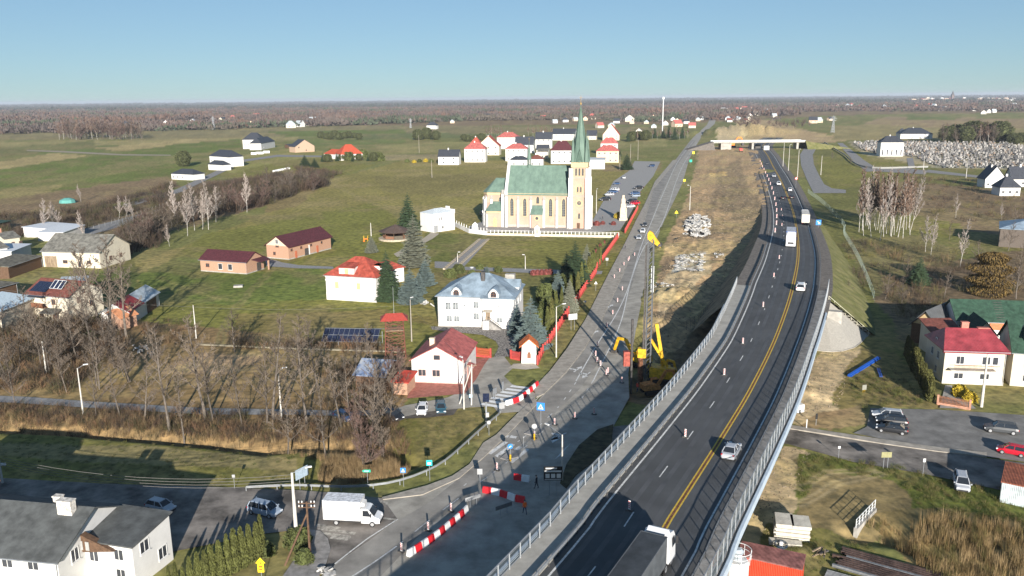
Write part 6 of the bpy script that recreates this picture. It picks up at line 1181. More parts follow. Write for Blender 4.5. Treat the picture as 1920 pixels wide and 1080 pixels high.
# ---------------------------------------------------------------- the church
a = P(951, 425); b = P(1109, 428); S = ppm(1030, 426)      # about 4.8 px per metre
ang = math.atan2(b.y-a.y, b.x-a.x)
ch = T('church', 'tall peach and white neo-gothic church with a green copper roof and a slender green spire', 'church', (a.x, a.y, 0), ang)
NW, ND, NE, NRH = 25.4, 14.0, 13.4, 10.3       # nave width, depth, eaves, roof rise
base_m = mat('stone_base', (.42, .36, .31), .9, .1, 2)
g = MB(); g.extr([(0, -.3), (ND, -.3), (ND, NE), (ND/2, NE+NRH-.2), (0, NE)], 0, NW, 'x'); g.obj('nave_wall', peach, ch)
MB().prism([(-.12, -.12), (NW, -.12), (NW, ND+.12), (-.12, ND+.12)], -.3, 1.0).obj('base', base_m, ch)
g = MB(); sl = NRH/(ND/2); g.slab([(0.3, -.5, NE-.5*sl+.25), (NW, -.5, NE-.5*sl+.25), (NW, ND/2, NE+NRH+.2), (.3, ND/2, NE+NRH+.2)], .22); g.slab([(.3, ND/2, NE+NRH+.2), (NW, ND/2, NE+NRH+.2), (NW, ND+.5, NE-.5*sl+.25), (.3, ND+.5, NE-.5*sl+.25)], .22); nro = g.obj('roof', roof_copper, ch)
for i in range(14): k = MB(); x = 1.2+i*1.82; k.bar((x, -.5, NE-.5*sl+.3), (x, ND/2, NE+NRH+.24), .07); k.obj('roof_seam', roof_copper, nro)
MB().box(NW/2, -.12, NE-.9, NW, .3, .9).obj('cornice', cream_t, ch)
def pointed(w_, h_, n=6):                          # outline of a pointed arch
    k = h_-w_*.9; pts = [(-w_/2, 0), (w_/2, 0), (w_/2, k)]
    for i in range(1, n): t = i/n; pts.append((w_/2*(1-t**1.6), k+(h_-k)*math.sin(t*math.pi/2)))
    pts.append((0, h_))
    for i in range(n-1, 0, -1): t = i/n; pts.append((-w_/2*(1-t**1.6), k+(h_-k)*math.sin(t*math.pi/2)))
    return pts+[(-w_/2, k)]
def lancet(parent, x, y, z, w_, h_, rz=0, name='window'):
    o = MB(); i_ = pointed(w_, h_); e_ = [(u*1.38, v*1.055-.18) for u, v in i_]; n = len(i_)
    vs = [(u, -.10, v) for u, v in e_]+[(u, -.10, v) for u, v in i_]+[(u, .06, v) for u, v in i_]+[(u, .06, v) for u, v in e_]
    fs = []
    for k in range(n): q = (k+1) % n; fs += [(k, q, n+q, n+k), (n+k, n+q, 2*n+q, 2*n+k), (q, k, 3*n+k, 3*n+q)]
    o.add(vs, fs); f = o.obj(name, cream_t, parent, (x, y, z), rz)
    p = MB(); p.add([(u, -.02, v) for u, v in i_], [tuple(range(n))]); p.obj('pane', mat('leaded_glass', (.07, .075, .08), .4, .4, 3), f)
    m_ = MB()
    if h_ > 3: 
        m_.bar((0, -.04, 0), (0, -.04, h_*.93), .09)
        for q in range(1, 7): m_.bar((-w_/2, -.04, q*h_/7.4), (w_/2, -.04, q*h_/7.4), .07)
        m_.obj('mullion', mat('grey_mullion', (.22, .22, .21)), f)
    return f
for i, x in enumerate((2.0, 7.2, 12.4, 17.5, 22.7)):
    if i == 2: lancet(ch, x, 0, 9.4, 1.2, 2.8)
    else: lancet(ch, x, 0, 4.4, 1.35, 7.0)
def buttress(x, y, w_, d_, h_, rz=0, mt=white_wall, parent=ch):
    g = MB(); g.extr([(0, -.3), (-d_, -.3), (-d_, h_*.45), (-d_*.72, h_*.50), (-d_*.72, h_*.9), (0, h_)][::-1], -w_/2, w_/2, 'x'); o = g.obj('buttress', mt, parent, (x, y, 0), rz)
    k = MB(); k.slab([(-w_/2-.06, -d_*.76, h_*.9), (w_/2+.06, -d_*.76, h_*.9), (w_/2+.06, 0, h_+.1), (-w_/2-.06, 0, h_+.1)], .12); k.obj('coping', mat('grey_coping', (.33, .31, .28)), o); return o
for x in (4.6, 9.75, 14.95, 20.1): buttress(x, 0, .85, 1.3, 12.2)
# porch chapel with a lean-to roof
g = MB(); g.extr([(0, -.3), (0, 8.5), (-2.4, 5.6), (-2.4, -.3)], 10.2, 14.5, 'x'); p = g.obj('side_chapel', peach, ch); MB().slab([(9.95, -2.7, 5.5), (14.75, -2.7, 5.5), (14.75, 0, 8.8), (9.95, 0, 8.8)], .2).obj('chapel_roof', roof_copper, p)
g = MB(); g.tube((12.4, -2.5, 3.9), (12.4, -2.41, 3.9), 1.0, 1.0, 16); rw = g.obj('round_window', cream_t, p); MB().tube((12.4, -2.54, 3.9), (12.4, -2.5, 3.9), .62, .62, 14).obj('pane', MATS['leaded_glass'], rw)
# west gable wall (white, stepped above the roof)
g = MB(); g.extr([(-1.0, -.3), (ND+1, -.3), (ND+1, NE+.8), (ND/2+.6, NE+NRH+.9), (ND/2+.6, NE+NRH+2.4), (ND/2-.6, NE+NRH+2.4), (ND/2-.6, NE+NRH+.9), (-1.0, NE+.8)], -.75, .35, 'x'); g.obj('gable_wall', white_wall, ch)
buttress(-1.6, .3, .9, 1.7, 14.6); buttress(.0, -.6, 1.1, 1.2, 13.6)
# presbytery
g = MB(); g.prism([(-8.4, 2.2), (-.6, 2.2), (-.6, ND-2.2), (-8.4, ND-2.2), (-10.2, ND-4.6), (-10.2, 4.6)], -.3, 13.2); g.obj('presbytery_wall', peach, ch)
g = MB(); e = 13.4; o_ = [(-8.6, 1.8), (-.7, 1.8), (-.7, ND-1.8), (-8.6, ND-1.8), (-10.7, ND-4.5), (-10.7, 4.5)]; vs = [(x, y, e) for x, y in o_]+[(-5.6, ND/2, e+5.4), (-.7, ND/2, e+5.4)]
g.add(vs, [(0, 1, 7, 6), (1, 2, 7), (2, 3, 6, 7), (3, 4, 6), (4, 5, 6), (5, 0, 6), (5, 4, 3, 2, 1, 0)]); g.obj('presbytery_roof', roof_copper, ch)
MB().prism([(-8.55, 2.0), (-.6, 2.0), (-.6, 2.3), (-8.5, 2.3), (-10.1, 4.8), (-10.4, 4.5)], 12.5, 13.35).obj('cornice', cream_t, ch)
lancet(ch, -3.2, 2.2, 6.5, 1.3, 5.0); buttress(-6.6, 2.2, .9, 1.4, 12.0); buttress(-9.0, 2.9, .9, 1.4, 12.0, -.6)
buttress(-10.2, 6, .9, 1.2, 12, -math.pi/2)
g = MB(); g.extr([(2.2, -.3), (2.2, 9.3), (-1.2, 6.6), (-1.2, -.3)], -8.2, -2.0, 'x'); p = g.obj('sacristy_wall', peach, ch); MB().slab([(-8.5, -1.6, 6.5), (-1.9, -1.6, 6.5), (-2.6, 2.2, 9.9), (-6.6, 2.2, 9.9)], .2).obj('sacristy_roof', roof_copper, p)
k = MB(); k.add([(u-4.7, -1.24, v) for u, v in pointed(1.6, 3.9)], [tuple(range(len(pointed(1.6, 3.9))))]); k.obj('door', ply, p); MB().box(-5.1, -1.3, 5.6, 6.2, .3, .8).obj('cornice', cream_t, p); buttress(-7.9, -1.1, .8, .9, 5.6)
# tower
TX, TW_, TZ = 28.9, 6.0, 25.4
tw = MB(); tw.prism([(TX-TW_/2, -1.2), (TX+TW_/2, -1.2), (TX+TW_/2, TW_-1.2), (TX-TW_/2, TW_-1.2)], -.3, TZ-1.6); tow = tw.obj('tower', peach, ch)
MB().prism([(NW-.3, .6), (TX+3, .6), (TX+3, ND-.5), (NW-.3, ND-.5)], -.3, 13.2).obj('tower_base', peach, ch)
cy = TW_/2-1.2
MB().box(TX, cy, TZ-1.6, TW_+.5, TW_+.5, 1.9).obj('tower_cornice', cream_t, tow)
for z in (19.6, 12.6): MB().box(TX, cy, z, TW_+.2, TW_+.2, .28).obj('string_course', mat('grey_coping', (.33, .31, .28)), tow)
for sx, sy in ((-1, -1), (1, -1), (1, 1), (-1, 1)):
    x, y = TX+sx*TW_/2, cy+sy*TW_/2
    for (dx, dy, w_, d_) in ((0, sy*.55, 1.15, 1.3), (sx*.55, 0, 1.3, 1.15)):
        g = MB(); g.box(x+dx*1.25, y+dy*1.25, -.3, w_ if dx == 0 else 2.0, d_ if dy == 0 else 2.0, 12.6); g.box(x+dx, y+dy, 12.3, w_, d_, 7.5); g.box(x+dx*.75, y+dy*.75, 19.8, w_*.9, d_*.9, 3.6); g.obj('buttress', white_wall, tow)
        g = MB(); g.box(x+dx*1.25, y+dy*1.25, 12.3, (w_ if dx == 0 else 2.0)+.1, (d_ if dy == 0 else 2.0)+.1, .15); g.box(x+dx*.75, y+dy*.75, 23.4, w_, d_, .15); g.obj('coping', MATS['grey_coping'], tow)
def tower_face(y, rz):
    pass
for x in (-1.3, 0, 1.3): lancet(tow, TX+x, -1.2, 20.6, .75, 2.9)
for x in (-.6, .6): lancet(tow, TX+x, -1.26, 14.2, .62, 2.2)
a_ = pointed(3.0, 4.0, 8); k = MB(); k.add([(TX+u, -1.25, 13.4+v) for u, v in a_]+[(TX+u*.8, -1.25, 13.4+v*.86+.1) for u, v in a_], [(i, (i+1) % len(a_), len(a_)+(i+1) % len(a_), len(a_)+i) for i in range(len(a_))]); k.obj('window_arch', cream_t, tow)
k = MB(); k.tube((TX, -1.4, 10.0), (TX, -1.2, 10.0), 1.35, 1.35, 20); cf = k.obj('clock_surround', cream_t, tow); MB().tube((TX, -1.45, 10.0), (TX, -1.4, 10.0), .85, .85, 16).obj('clock_face', mat('dark_stone', (.12, .11, .10)), cf)
h = MB(); h.bar((TX, -1.48, 10), (TX+.35, -1.48, 10.35), .06); h.bar((TX, -1.48, 10), (TX-.1, -1.48, 10.7), .05); h.obj('clock_hands', cream_t, cf)
lancet(tow, TX, -1.2, 3.8, .8, 2.3); k = MB(); k.box(TX-.2, -1.35, 0, 1.1, .3, 2.2); k.obj('door', wood_d, tow)
for x in (1.5, 4.5): lancet(tow, TX+TW_/2, x-1.2, 20.6, .8, 2.9, math.pi/2)
lancet(tow, TX+TW_/2, 1.8, 14, 1.0, 2.8, math.pi/2)
# spire: eight-sided, flared, with corner turrets and little gables
sp = MB(); sp.lathe(TX, cy, [(3.55, TZ+.3), (3.2, TZ+1.2), (2.6, TZ+4.5), (2.0, TZ+9), (1.25, TZ+14), (.62, TZ+18.2), (.28, TZ+20.4), (.1, TZ+22)], 8); spo = sp.obj('spire', roof_copper, ch)
for i in range(8):
    a2 = 2*math.pi*i/8; rb = MB(); pr = [(3.6, TZ+.3), (3.25, TZ+1.2), (2.65, TZ+4.5), (2.05, TZ+9), (1.3, TZ+14), (.67, TZ+18.2), (.3, TZ+20.4)]
    for (r0, z0), (r1, z1) in zip(pr, pr[1:]): rb.bar((TX+r0*math.cos(a2), cy+r0*math.sin(a2), z0), (TX+r1*math.cos(a2), cy+r1*math.sin(a2), z1), .12)
    rb.obj('rib', mat('dark_copper', (.065, .11, .085), .7, .2, 2), spo)
for sx, sy in ((-1, -1), (1, -1), (1, 1), (-1, 1)):
    g = MB(); x, y = TX+sx*2.6, cy+sy*2.6; g.lathe(x, y, [(.95, TZ+.3), (.95, TZ+1.0), (.62, TZ+4.5), (.28, TZ+8.6), (.05, TZ+11.0)], 6); g.tube((x, y, TZ+10.8), (x, y, TZ+11.8), .05, .03, 4); g.obj('turret', roof_copper, spo)
for k_ in range(4):
    a2 = math.pi/2*k_-math.pi/2; g = MB(); g.add([(-1.3, -3.3, TZ+.3), (1.3, -3.3, TZ+.3), (0, -3.2, TZ+5.4), (0, -1.6, TZ+5.6), (-1.3, -1, TZ+.3), (1.3, -1, TZ+.3)], [(0, 1, 2), (1, 5, 3, 2), (0, 2, 3, 4)])
    g.obj('spire_gable', MATS['dark_copper'], spo, (TX, cy, 0), a2+math.pi/2)
g = MB(); g.lathe(TX, cy, [(.1, TZ+21.8), (.38, TZ+22.2), (.38, TZ+22.5), (.08, TZ+22.9)], 8); g.tube((TX, cy, TZ+22.6), (TX, cy, TZ+25.6), .09, .05); g.bar((TX-.6, cy, TZ+24.7), (TX+.6, cy, TZ+24.7), .1); g.obj('cross', mat('dull_gold', (.35, .24, .10), .6), spo)
# fleche on the ridge
FX, FY, FZ = 7.9, ND/2, NE+NRH
fl = MB(); fl.lathe(FX, FY, [(.95, FZ-.8), (.95, FZ+.3), (.8, FZ+.4)], 8); fl.lathe(FX, FY, [(1.05, FZ+2.5), (.85, FZ+2.9), (.5, FZ+4.6), (.42, FZ+6.0), (.12, FZ+8.6), (.04, FZ+9.8)], 8); flo = fl.obj('fleche', roof_copper, ch)
for i in range(8): a2 = 2*math.pi*(i+.5)/8; MB().box(FX+.75*math.cos(a2), FY+.75*math.sin(a2), FZ+.3, .16, .16, 2.3).obj('post', MATS['dark_copper'], flo)
g = MB(); g.tube((FX, FY, FZ+9.6), (FX, FY, FZ+11.2), .05, .03, 4); g.bar((FX-.3, FY, FZ+10.7), (FX+.3, FY, FZ+10.7), .06); g.obj('cross', MATS['dull_gold'], flo)
# white retaining wall with balustrade in front of the church
q0, q1 = P(913, 441), P(1160, 446); 
cw = T('balustrade_wall', 'long low cream wall topped by a white post balustrade in front of the church', 'wall', q0)
cw.location = (0, 0, 0); d = q1-q0; n = 34; wl = MB(); wl.bar((q0.x, q0.y, .45), (q1.x, q1.y, .45), .4, .9); wl.obj('wall', mat('cream_wall_stone', (.58, .50, .38), .9, .1, 1), cw)
pm = MB().box(0, 0, 0, .22, .22, 1.1).mesh('post', white_wall)
for i in range(n+1): p = q0.lerp(q1, i/n); ob('post', pm, cw, (p.x, p.y, .9))
k = MB(); k.bar((q0.x, q0.y, 1.95), (q1.x, q1.y, 1.95), .12); k.bar((q0.x, q0.y, 1.45), (q1.x, q1.y, 1.45), .08); k.obj('rail', white_wall, cw)
q2 = P(880, 437); q3 = P(852, 424)
for i, (s, e_) in enumerate(((q0, q2), (q2, q3))):
    w3 = T('terrace_wall', ['white terrace wall stepping down left of the church stairs', 'white terrace wall beside the white two-storey block'][i], 'wall'); k = MB(); k.bar((s.x, s.y, .8), (e_.x, e_.y, .8), .4, 1.6); k.obj('wall', white_wall, w3)
    for j in range(7): p = s.lerp(e_, j/6); ob('post', pm, w3, (p.x, p.y, 1.6))
# niche chapels on the wall
def niche(px, py, lab):
    p = P(px, py); t = T('niche_chapel', lab, 'shrine', (p.x, p.y, 0)); MB().box(0, 0, 0, 1.9, 1.3, 3.2).obj('body', white_wall, t); g = MB(); g.extr([(-1.15, 3.2), (1.15, 3.2), (0, 4.3)], -.8, .8, 'y'); g.obj('roof', white_wall, t); k = MB(); k.add([(u, -.67, 1.0+v) for u, v in pointed(1.0, 1.9)], [tuple(range(15))]); k.obj('niche', MATS['grey_coping'], t); MB().box(0, 0, 4.25, .08, .08, .6).obj('cross', steel_d, t)
for i, (x, y) in enumerate([(1007, 443), (891, 437)]): niche(x, y, ['little white gabled niche shrine on the balustrade wall below the church', 'little white gabled niche shrine at the left end near the stairs'][i])
# sloping stairway path
a, b = P(842, 506), P(908, 449); sp_ = T('garden_stairway', 'long straight garden stairway with cream kerbs running up to the church wall', 'stairway'); d = (b-a); nn = Vector((d.y, -d.x, 0)).normalized(); rz = math.atan2(d.y, d.x)
for i in range(26): p = a.lerp(b, (i+.5)/26); MB().box(0, 0, 0, d.length/26+.02, 2.2, .10+.03*(i % 2)).obj('step', paver_grey, sp_, p, rz)
for s in (-1, 1):
    for i in range(20): p = a.lerp(b, (i+.5)/20)+nn*1.6*s; MB().box(0, 0, 0, d.length/22, .7, .45).obj('kerb_stone', MATS['cream_stone'], sp_, p, rz)
# monument right of the church
p = P(1168, 413); mo = T('stone_monument', 'tall tapering beige stone monument with statues at the corner of the church yard', 'monument', (p.x, p.y, 0)); st_ = mat('beige_stone', (.50, .43, .34), .9, .15, 2, .02)
for i, (w_, h_) in enumerate(((3.4, 1.0), (2.8, 2.5), (2.2, 3.4), (1.6, 2.2), (.9, 1.4))): MB().box(0, 0, sum(x[1] for x in ((3.4, 1.0), (2.8, 2.5), (2.2, 3.4), (1.6, 2.2), (.9, 1.4))[:i]), w_, w_*.8, h_).obj('tier', st_, mo)
for s in (-1, 1): g = MB(); g.lathe(s*1.15, -.9, [(.28, 3.5), (.34, 4.2), (.2, 4.9), (.16, 5.1), (.17, 5.35), (.05, 5.5)], 8); g.obj('statue', st_, mo)
# red fence along the pavement
def picket_fence(lab, pix, h_, m_, post_m, sp=2.4, name='picket_fence', picket=.32, slope=0):
    pts = smooth([P(x, y) for x, y in pix], 50); t = T(name, lab, 'fence'); pk = MB().box(0, 0, 0, .11, .03, h_-.25).mesh('picket', m_); po = MB().box(0, 0, 0, .30, .30, h_+.2).mesh('post', post_m); n_p = 0; rl = MB(); wl_ = MB(); st = MB()
    for a, b in zip(pts, pts[1:]):
        d = b-a; L = d.length; rz = math.atan2(d.y, d.x); k = max(1, round(L/sp)); wl_.bar((a.x, a.y, .15), (b.x, b.y, .15), .22, .45)
        for i in range(k+1): p = a.lerp(b, i/k); ob('post', po, t, (p.x, p.y, 0), rz)
        rl.bar((a.x, a.y, h_*.85), (b.x, b.y, h_*.85), .05, .07); rl.bar((a.x, a.y, .55), (b.x, b.y, .55), .05, .07)
        for i in range(int(L/picket)):
            p = a.lerp(b, (i+.5)*picket/L)
            if n_p < 240: ob('picket', pk, t, (p.x, p.y, .3), rz)
            else: st.box(p.x, p.y, .3, .11, .03, h_-.25, rz)
            n_p += 1
    rl.obj('rail', m_, t); wl_.obj('footing', post_m, t)
    if st.v: st.obj('picket', m_, t, kind='stuff')
    return t
red_f = mat('faded_red_fence', (.44, .065, .06), .6, .1, 1); red_post = mat('red_post', (.42, .06, .05), .7, .15, 2)
picket_fence('bright red picket fence running from the white shrine up beside the pavement', [(1008, 684), (1018, 662), (1060, 598), (1118, 512)], 1.7, red_f, red_post, picket=.26)
picket_fence('upper stretch of bright red fence between the side gate and the church wall', [(1118, 506), (1160, 445)], 1.7, red_f, red_post, picket=.3)
picket_fence('dark red brick-posted fence beside the monument and church car park', [(1172, 437), (1196, 392)], 1.5, red_post, red_post, sp=1.6, picket=.4)
picket_fence('orange-red wooden gate fence beside the small white gabled house', [(893, 668), (920, 671)], 1.8, mat('orange_red_boards', (.42, .09, .04)), red_post, picket=.2, sp=2.6, name='gate_fence')
picket_fence('short red gate left of the white shrine', [(958, 672), (976, 676)], 1.6, red_f, red_post, picket=.2, name='gate_fence')
picket_fence('brown metal garden gate before the cream house driveway', [(1758, 758), (1818, 768)], 1.5, rust, brick_c, sp=3.2, picket=.2, name='garden_gate')
# white wayside shrine with orange roof
p = P(992, 682); sh_ = T('wayside_shrine', 'white wayside shrine with an orange tiled roof at the foot of the blue spruce', 'shrine', (p.x, p.y, 0)); g = MB(); g.extr([(-1.5, -.2), (1.5, -.2), (1.35, 3.6), (0, 4.8), (-1.35, 3.6)], 0, 3.0, 'y'); g.obj('wall', white_wall, sh_)
g = MB(); g.slab([(-1.9, -.4, 3.4), (0, -.4, 5.1), (0, 3.4, 5.1), (-1.9, 3.4, 3.4)], .16); g.slab([(0, -.4, 5.1), (1.9, -.4, 3.4), (1.9, 3.4, 3.4), (0, 3.4, 5.1)], .16); g.obj('roof', mat('orange_tile_roof', (.58, .15, .04), .75, .25, 3, .02, wave=('Y', 2, .03)), sh_)
k = MB(); k.add([(u, -.03, 1.1+v) for u, v in pointed(.7, 1.3)], [tuple(range(15))]); k.obj('niche', brown_fr, sh_)
# red lattice tower with a roof
p = P(742, 668); lt = T('lattice_tower', 'red steel lattice tower with a small red roof behind the white gabled house', 'tower', (p.x, p.y, 0), rad(8)); HT = 7.8; rm = mat('rusty_red_steel', (.17, .065, .045), .8, .2, 2)
cs = [(-2, -1.6), (2, -1.6), (2, 1.6), (-2, 1.6)]
for x, y in cs: MB().bar((x, y, 0), (x*.85, y*.85, HT), .16).obj('leg', rm, lt)
g = MB()
for k_ in range(5):
    z0, z1 = HT*k_/5, HT*(k_+1)/5; f0, f1 = 1-.15*k_/5, 1-.15*(k_+1)/5
    for i in range(4):
        a, b = cs[i], cs[(i+1) % 4]; g.bar((a[0]*f0, a[1]*f0, z0+.1), (b[0]*f1, b[1]*f1, z1), .07); g.bar((b[0]*f0, b[1]*f0, z0+.1), (a[0]*f1, a[1]*f1, z1), .07); g.bar((a[0]*f1, a[1]*f1, z1), (b[0]*f1, b[1]*f1, z1), .09)
g.obj('bracing', rm, lt); MB().box(0, 0, HT*.72, 3.6, 3.0, .12).obj('platform', wood, lt)
g = MB(); g.add([(-2.7, -2.1, HT), (2.7, -2.1, HT), (2.7, 2.1, HT), (-2.7, 2.1, HT), (-1.6, 0, HT+1.1), (1.6, 0, HT+1.1)], [(3, 2, 1, 0), (0, 1, 5, 4), (1, 2, 5), (2, 3, 4, 5), (3, 0, 4)]); r0_ = g.obj('roof', mat('bright_red_sheet', (.36, .06, .045), .6), lt); MB().tube((0, 0, HT+1), (0, 0, HT+6.5), .04, .02, 4).obj('antenna', steel, lt)
house('blue_tarpaulin_shed', 'shed with a blue patched roof hidden behind bare trees', (668, 732), (722, 736), 8, 3.0, 1.6, roofm=mat('blue_patched_roof', (.10, .16, .30), .7, .5, .8, col2=(.32, .34, .36)), wall=wood_d)
house('red_tarp_shed', 'low box shed with a red cover between the small white house and the blue shed', (738, 738), (764, 740), 4, 2.2, .5, roof='shed', roofm=mat('red_tarpaulin', (.45, .06, .04)), wall=brickm)
# solar table
a, b = P(603, 648), P(716, 650); so_ = T('solar_table', 'long ground-mounted solar panel table on the lawn behind the brown yard', 'solar panels', a, math.atan2(b.y-a.y, b.x-a.x)); L = (b-a).length
pm = MB().slab([(0, 0, 0), (1.02, 0, 0), (1.02, 1.5, 1.0), (0, 1.5, 1.0)], .05).mesh('solar_panel', pvm); fr = MB()
for i in range(int(L/1.08)):
    for r_ in range(2): ob('solar_panel', pm, so_, (i*1.08, r_*1.55, .9+r_*1.03))
for i in range(int(L/1.08)+1): fr.bar((i*1.08-.03, -.02, .94), (i*1.08-.03, 3.1, 2.98), .04)
for r_ in (0, 1.52, 3.08): fr.bar((-.05, r_, .93+r_*.664), (L, r_, .93+r_*.664), .05)
fr.obj('panel_frame', steel, so_)
for i in range(5): k = MB(); x = .5+i*(L-1)/4; k.bar((x, .5, 0), (x, .5, 1.1), .1); k.bar((x, 2.7, 0), (x, 2.7, 2.5), .1); k.obj('leg', steel, so_)
# ---------------------------------------------------------------- vehicles
def paint(name, c, r=.35): return mat('car_paint_'+name, c, r, .03, 1, metal=.15, spec=.6)
PC = {'white': paint('white', (.72, .73, .74)), 'silver': paint('silver', (.42, .44, .47)), 'blue': paint('blue', (.03, .07, .16)), 'black': paint('black', (.018, .019, .022)), 'dark_grey': paint('dark_grey', (.06, .065, .07)), 'teal': paint('teal', (.03, .09, .13)), 'red': paint('red', (.52, .012, .03)), 'paleblue': paint('paleblue', (.30, .36, .44))}
lampw = mat('headlamp', (.7, .72, .75), .15, .02, 1, spec=.6); lampr = mat('tail_lamp', (.35, .01, .01), .3, .05, 1); plate_m = mat('number_plate', (.7, .7, .66), .5)
rimm = mat('alloy_rim', (.45, .46, .47), .4, .05, 1, metal=.5); blackp = mat('black_plastic', (.03, .03, .032), .6, .1, 2)
CARS = {}
def wheel(par, x, y, r, wd=.2):
    g = MB(); g.tube((0, -wd/2, 0), (0, wd/2, 0), r, r, 14); o = ob('wheel', WM.setdefault(('t', r, wd), g.mesh('tyre', rubber)), par, (x, y, r))
    if ('r', r, wd) not in WM: k = MB(); k.tube((0, -wd/2-.012, 0), (0, wd/2+.012, 0), r*.62, r*.62, 10); WM[('r', r, wd)] = k.mesh('rim', rimm)
    ob('rim', WM[('r', r, wd)], o); return o
WM = {}
KIND = {  # length, width, height, belt, [rear roof x, front roof x], rear base, cowl x, bonnet z
 'hatch': (3.9, 1.68, 1.48, .95, -1.45, .45, -1.85, 1.1, .92), 'sedan': (4.5, 1.78, 1.42, .95, -1.1, .35, -1.75, 1.05, .90), 'wagon': (4.6, 1.78, 1.48, .97, -1.85, .45, -2.15, 1.15, .92),
 'suv': (4.6, 1.85, 1.68, 1.08, -1.8, .55, -2.15, 1.15, 1.06), 'mpv': (4.4, 1.8, 1.64, 1.0, -1.75, .7, -2.05, 1.5, .98)}
def car(kind, colr, label, loc, rz, group=None, s=1.0):
    key = (kind, colr)
    if key in CARS: return dup(CARS[key], loc, rz, label, group, s)
    L, W, H, B, rr, rf, rb, cw_, bz = KIND[kind]; pm = PC[colr]; t = T('parked_car' if group and 'parked' in group else 'car', label, 'car', loc, rz, group)
    h = L/2; g = MB()
    st = [(-h, .80, .34, .80), (-h+.12, .92, .24, B-.06), (-h+.5, .98, .2, B), (-.4, 1.0, .2, B), (cw_, 1.0, .2, bz+.03), (h-.7, .97, .2, bz-.08), (h-.16, .90, .24, bz-.22), (h, .74, .34, .62)]
    vs = []
    for x, wf, zb, zt in st:
        w2 = W/2*wf; m_ = (zb+zt)/2; vs += [(x, -w2*.86, zb), (x, -w2, zb+.16), (x, -w2, m_+.08), (x, -w2*.93, zt-.05), (x, -w2*.80, zt), (x, w2*.80, zt), (x, w2*.93, zt-.05), (x, w2, m_+.08), (x, w2, zb+.16), (x, w2*.86, zb)]
    n = 10; g.add(vs, [(i*n+j, i*n+(j+1) % n, (i+1)*n+(j+1) % n, (i+1)*n+j) for i in range(len(st)-1) for j in range(n)]+[tuple(range(n-1, -1, -1)), tuple((len(st)-1)*n+j for j in range(n))])
    wb, wr = W/2*.86, W/2*.66
    b4 = [(rb, -wb, B-.03), (cw_, -wb, bz), (cw_, wb, bz), (rb, wb, B-.03)]; r4 = [(rr, -wr, H-.04), (rf, -wr, H-.04), (rf, wr, H-.04), (rr, wr, H-.04)]
    g.add([(rr-.04, -wr-.03, H-.07), (rf+.05, -wr-.03, H-.07), (rf+.05, wr+.03, H-.07), (rr-.04, wr+.03, H-.07), (rr+.2, -wr*.8, H), (rf-.2, -wr*.8, H), (rf-.2, wr*.8, H), (rr+.2, wr*.8, H)], [(4, 5, 6, 7), (0, 1, 5, 4), (1, 2, 6, 5), (2, 3, 7, 6), (3, 0, 4, 7), (3, 2, 1, 0)])
    for i in range(4): g.bar(b4[i], r4[i], .09)
    for s in (-1, 1): g.bar((-.25, s*wb, B-.02), (-.3, s*wr, H-.04), .09, .06)
    body = g.obj('body', pm, t)
    MB().add(b4+r4, [(1, 2, 6, 5)]).obj('windscreen', carglass, t); MB().add(b4+r4, [(3, 0, 4, 7)]).obj('rear_window', carglass, t)
    MB().add(b4+r4, [(0, 1, 5, 4)]).obj('side_window', carglass, t); MB().add(b4+r4, [(2, 3, 7, 6)]).obj('side_window', carglass, t)
    r_ = .31 if kind != 'suv' else .35
    for x in (-h+.78, h-.80):
        for s in (-1, 1): wheel(t, x, s*(W/2-.09), r_)
    for s in (-1, 1):
        MB().box(h-.13, s*W*.33, .56, .22, .36, .15).obj('headlight', lampw, t); MB().box(-h+.10, s*W*.38, .68, .16, .22, .20).obj('taillight', lampr, t); MB().box(cw_-.15, s*(W/2+.07), B-.02, .12, .18, .13).obj('mirror', pm, t)
    MB().box(-h+.02, 0, .5, .06, .5, .11).obj('number_plate', plate_m, t); MB().box(h-.01, 0, .30, .10, W*.62, .2).obj('grille', blackp, t)
    CARS[key] = t; t.scale = (s,)*3; return t
def ang_px(px, py, dx, dy, z=0): a = P(px, py, z); b = P(px+dx, py+dy, z); return math.atan2(b.y-a.y, b.x-a.x)
GK = {'z': 0}
def put(kind, colr, px, py, dx, dy, label, group=None, z=.06): return car(kind, colr, label, P(px, py, z), ang_px(px, py, dx, dy, z), group, float(np.interp(py, [310, 400, 450, 600], [1.35, 1.28, 1.12, 1])))
put('hatch', 'silver', 302, 957, 10, 2.5, 'silver hatchback in the shadow on the side street behind the corner house', z=.065)
put('mpv', 'paleblue', 497, 963, 10, 2.5, 'grey-blue people carrier driving towards the crossing on the side street', z=.065)
PK = 'cars parked near the small white house'
put('hatch', 'white', 792, 774, -3, 10, 'small white hatchback on the dark tarmac in front of the white gabled house', PK)
put('hatch', 'teal', 827, 771, .8, 10, 'teal hatchback parked right of the small white one', PK)
put('wagon', 'black', 736, 784, 8, 4, 'black car half hidden by the bare shrubs left of the small white hatchback', PK)
put('hatch', 'blue', 646, 787, 8, 3, 'dark car behind the bare trees by the grey footpath', PK)
put('hatch', 'white', 8, 612, -8, 2, 'white car at the left edge below the cream house with the blue roof')
G2 = 'cars parked on the right-hand car park'
put('wagon', 'silver', 1663, 783, -10, -1, 'silver estate, uppermost of three cars side by side at the car park corner', G2)
put('wagon', 'black', 1671, 795, -10, -1, 'dark green-black estate in the middle of three cars side by side', G2)
put('sedan', 'black', 1672, 810, -10, -1.5, 'black saloon, lowest of the three cars side by side at the car park corner', G2)
put('suv', 'dark_grey', 1876, 810, -10, -1.2, 'dark off-roader with bright window trim alone on the car park', G2)
put('hatch', 'red', 1897, 851, -10, -2, 'bright red hatchback at the right edge', G2)
put('mpv', 'silver', 1802, 912, 2.5, 10, 'silver people carrier parked on the grass verge near the tin garage', G2)
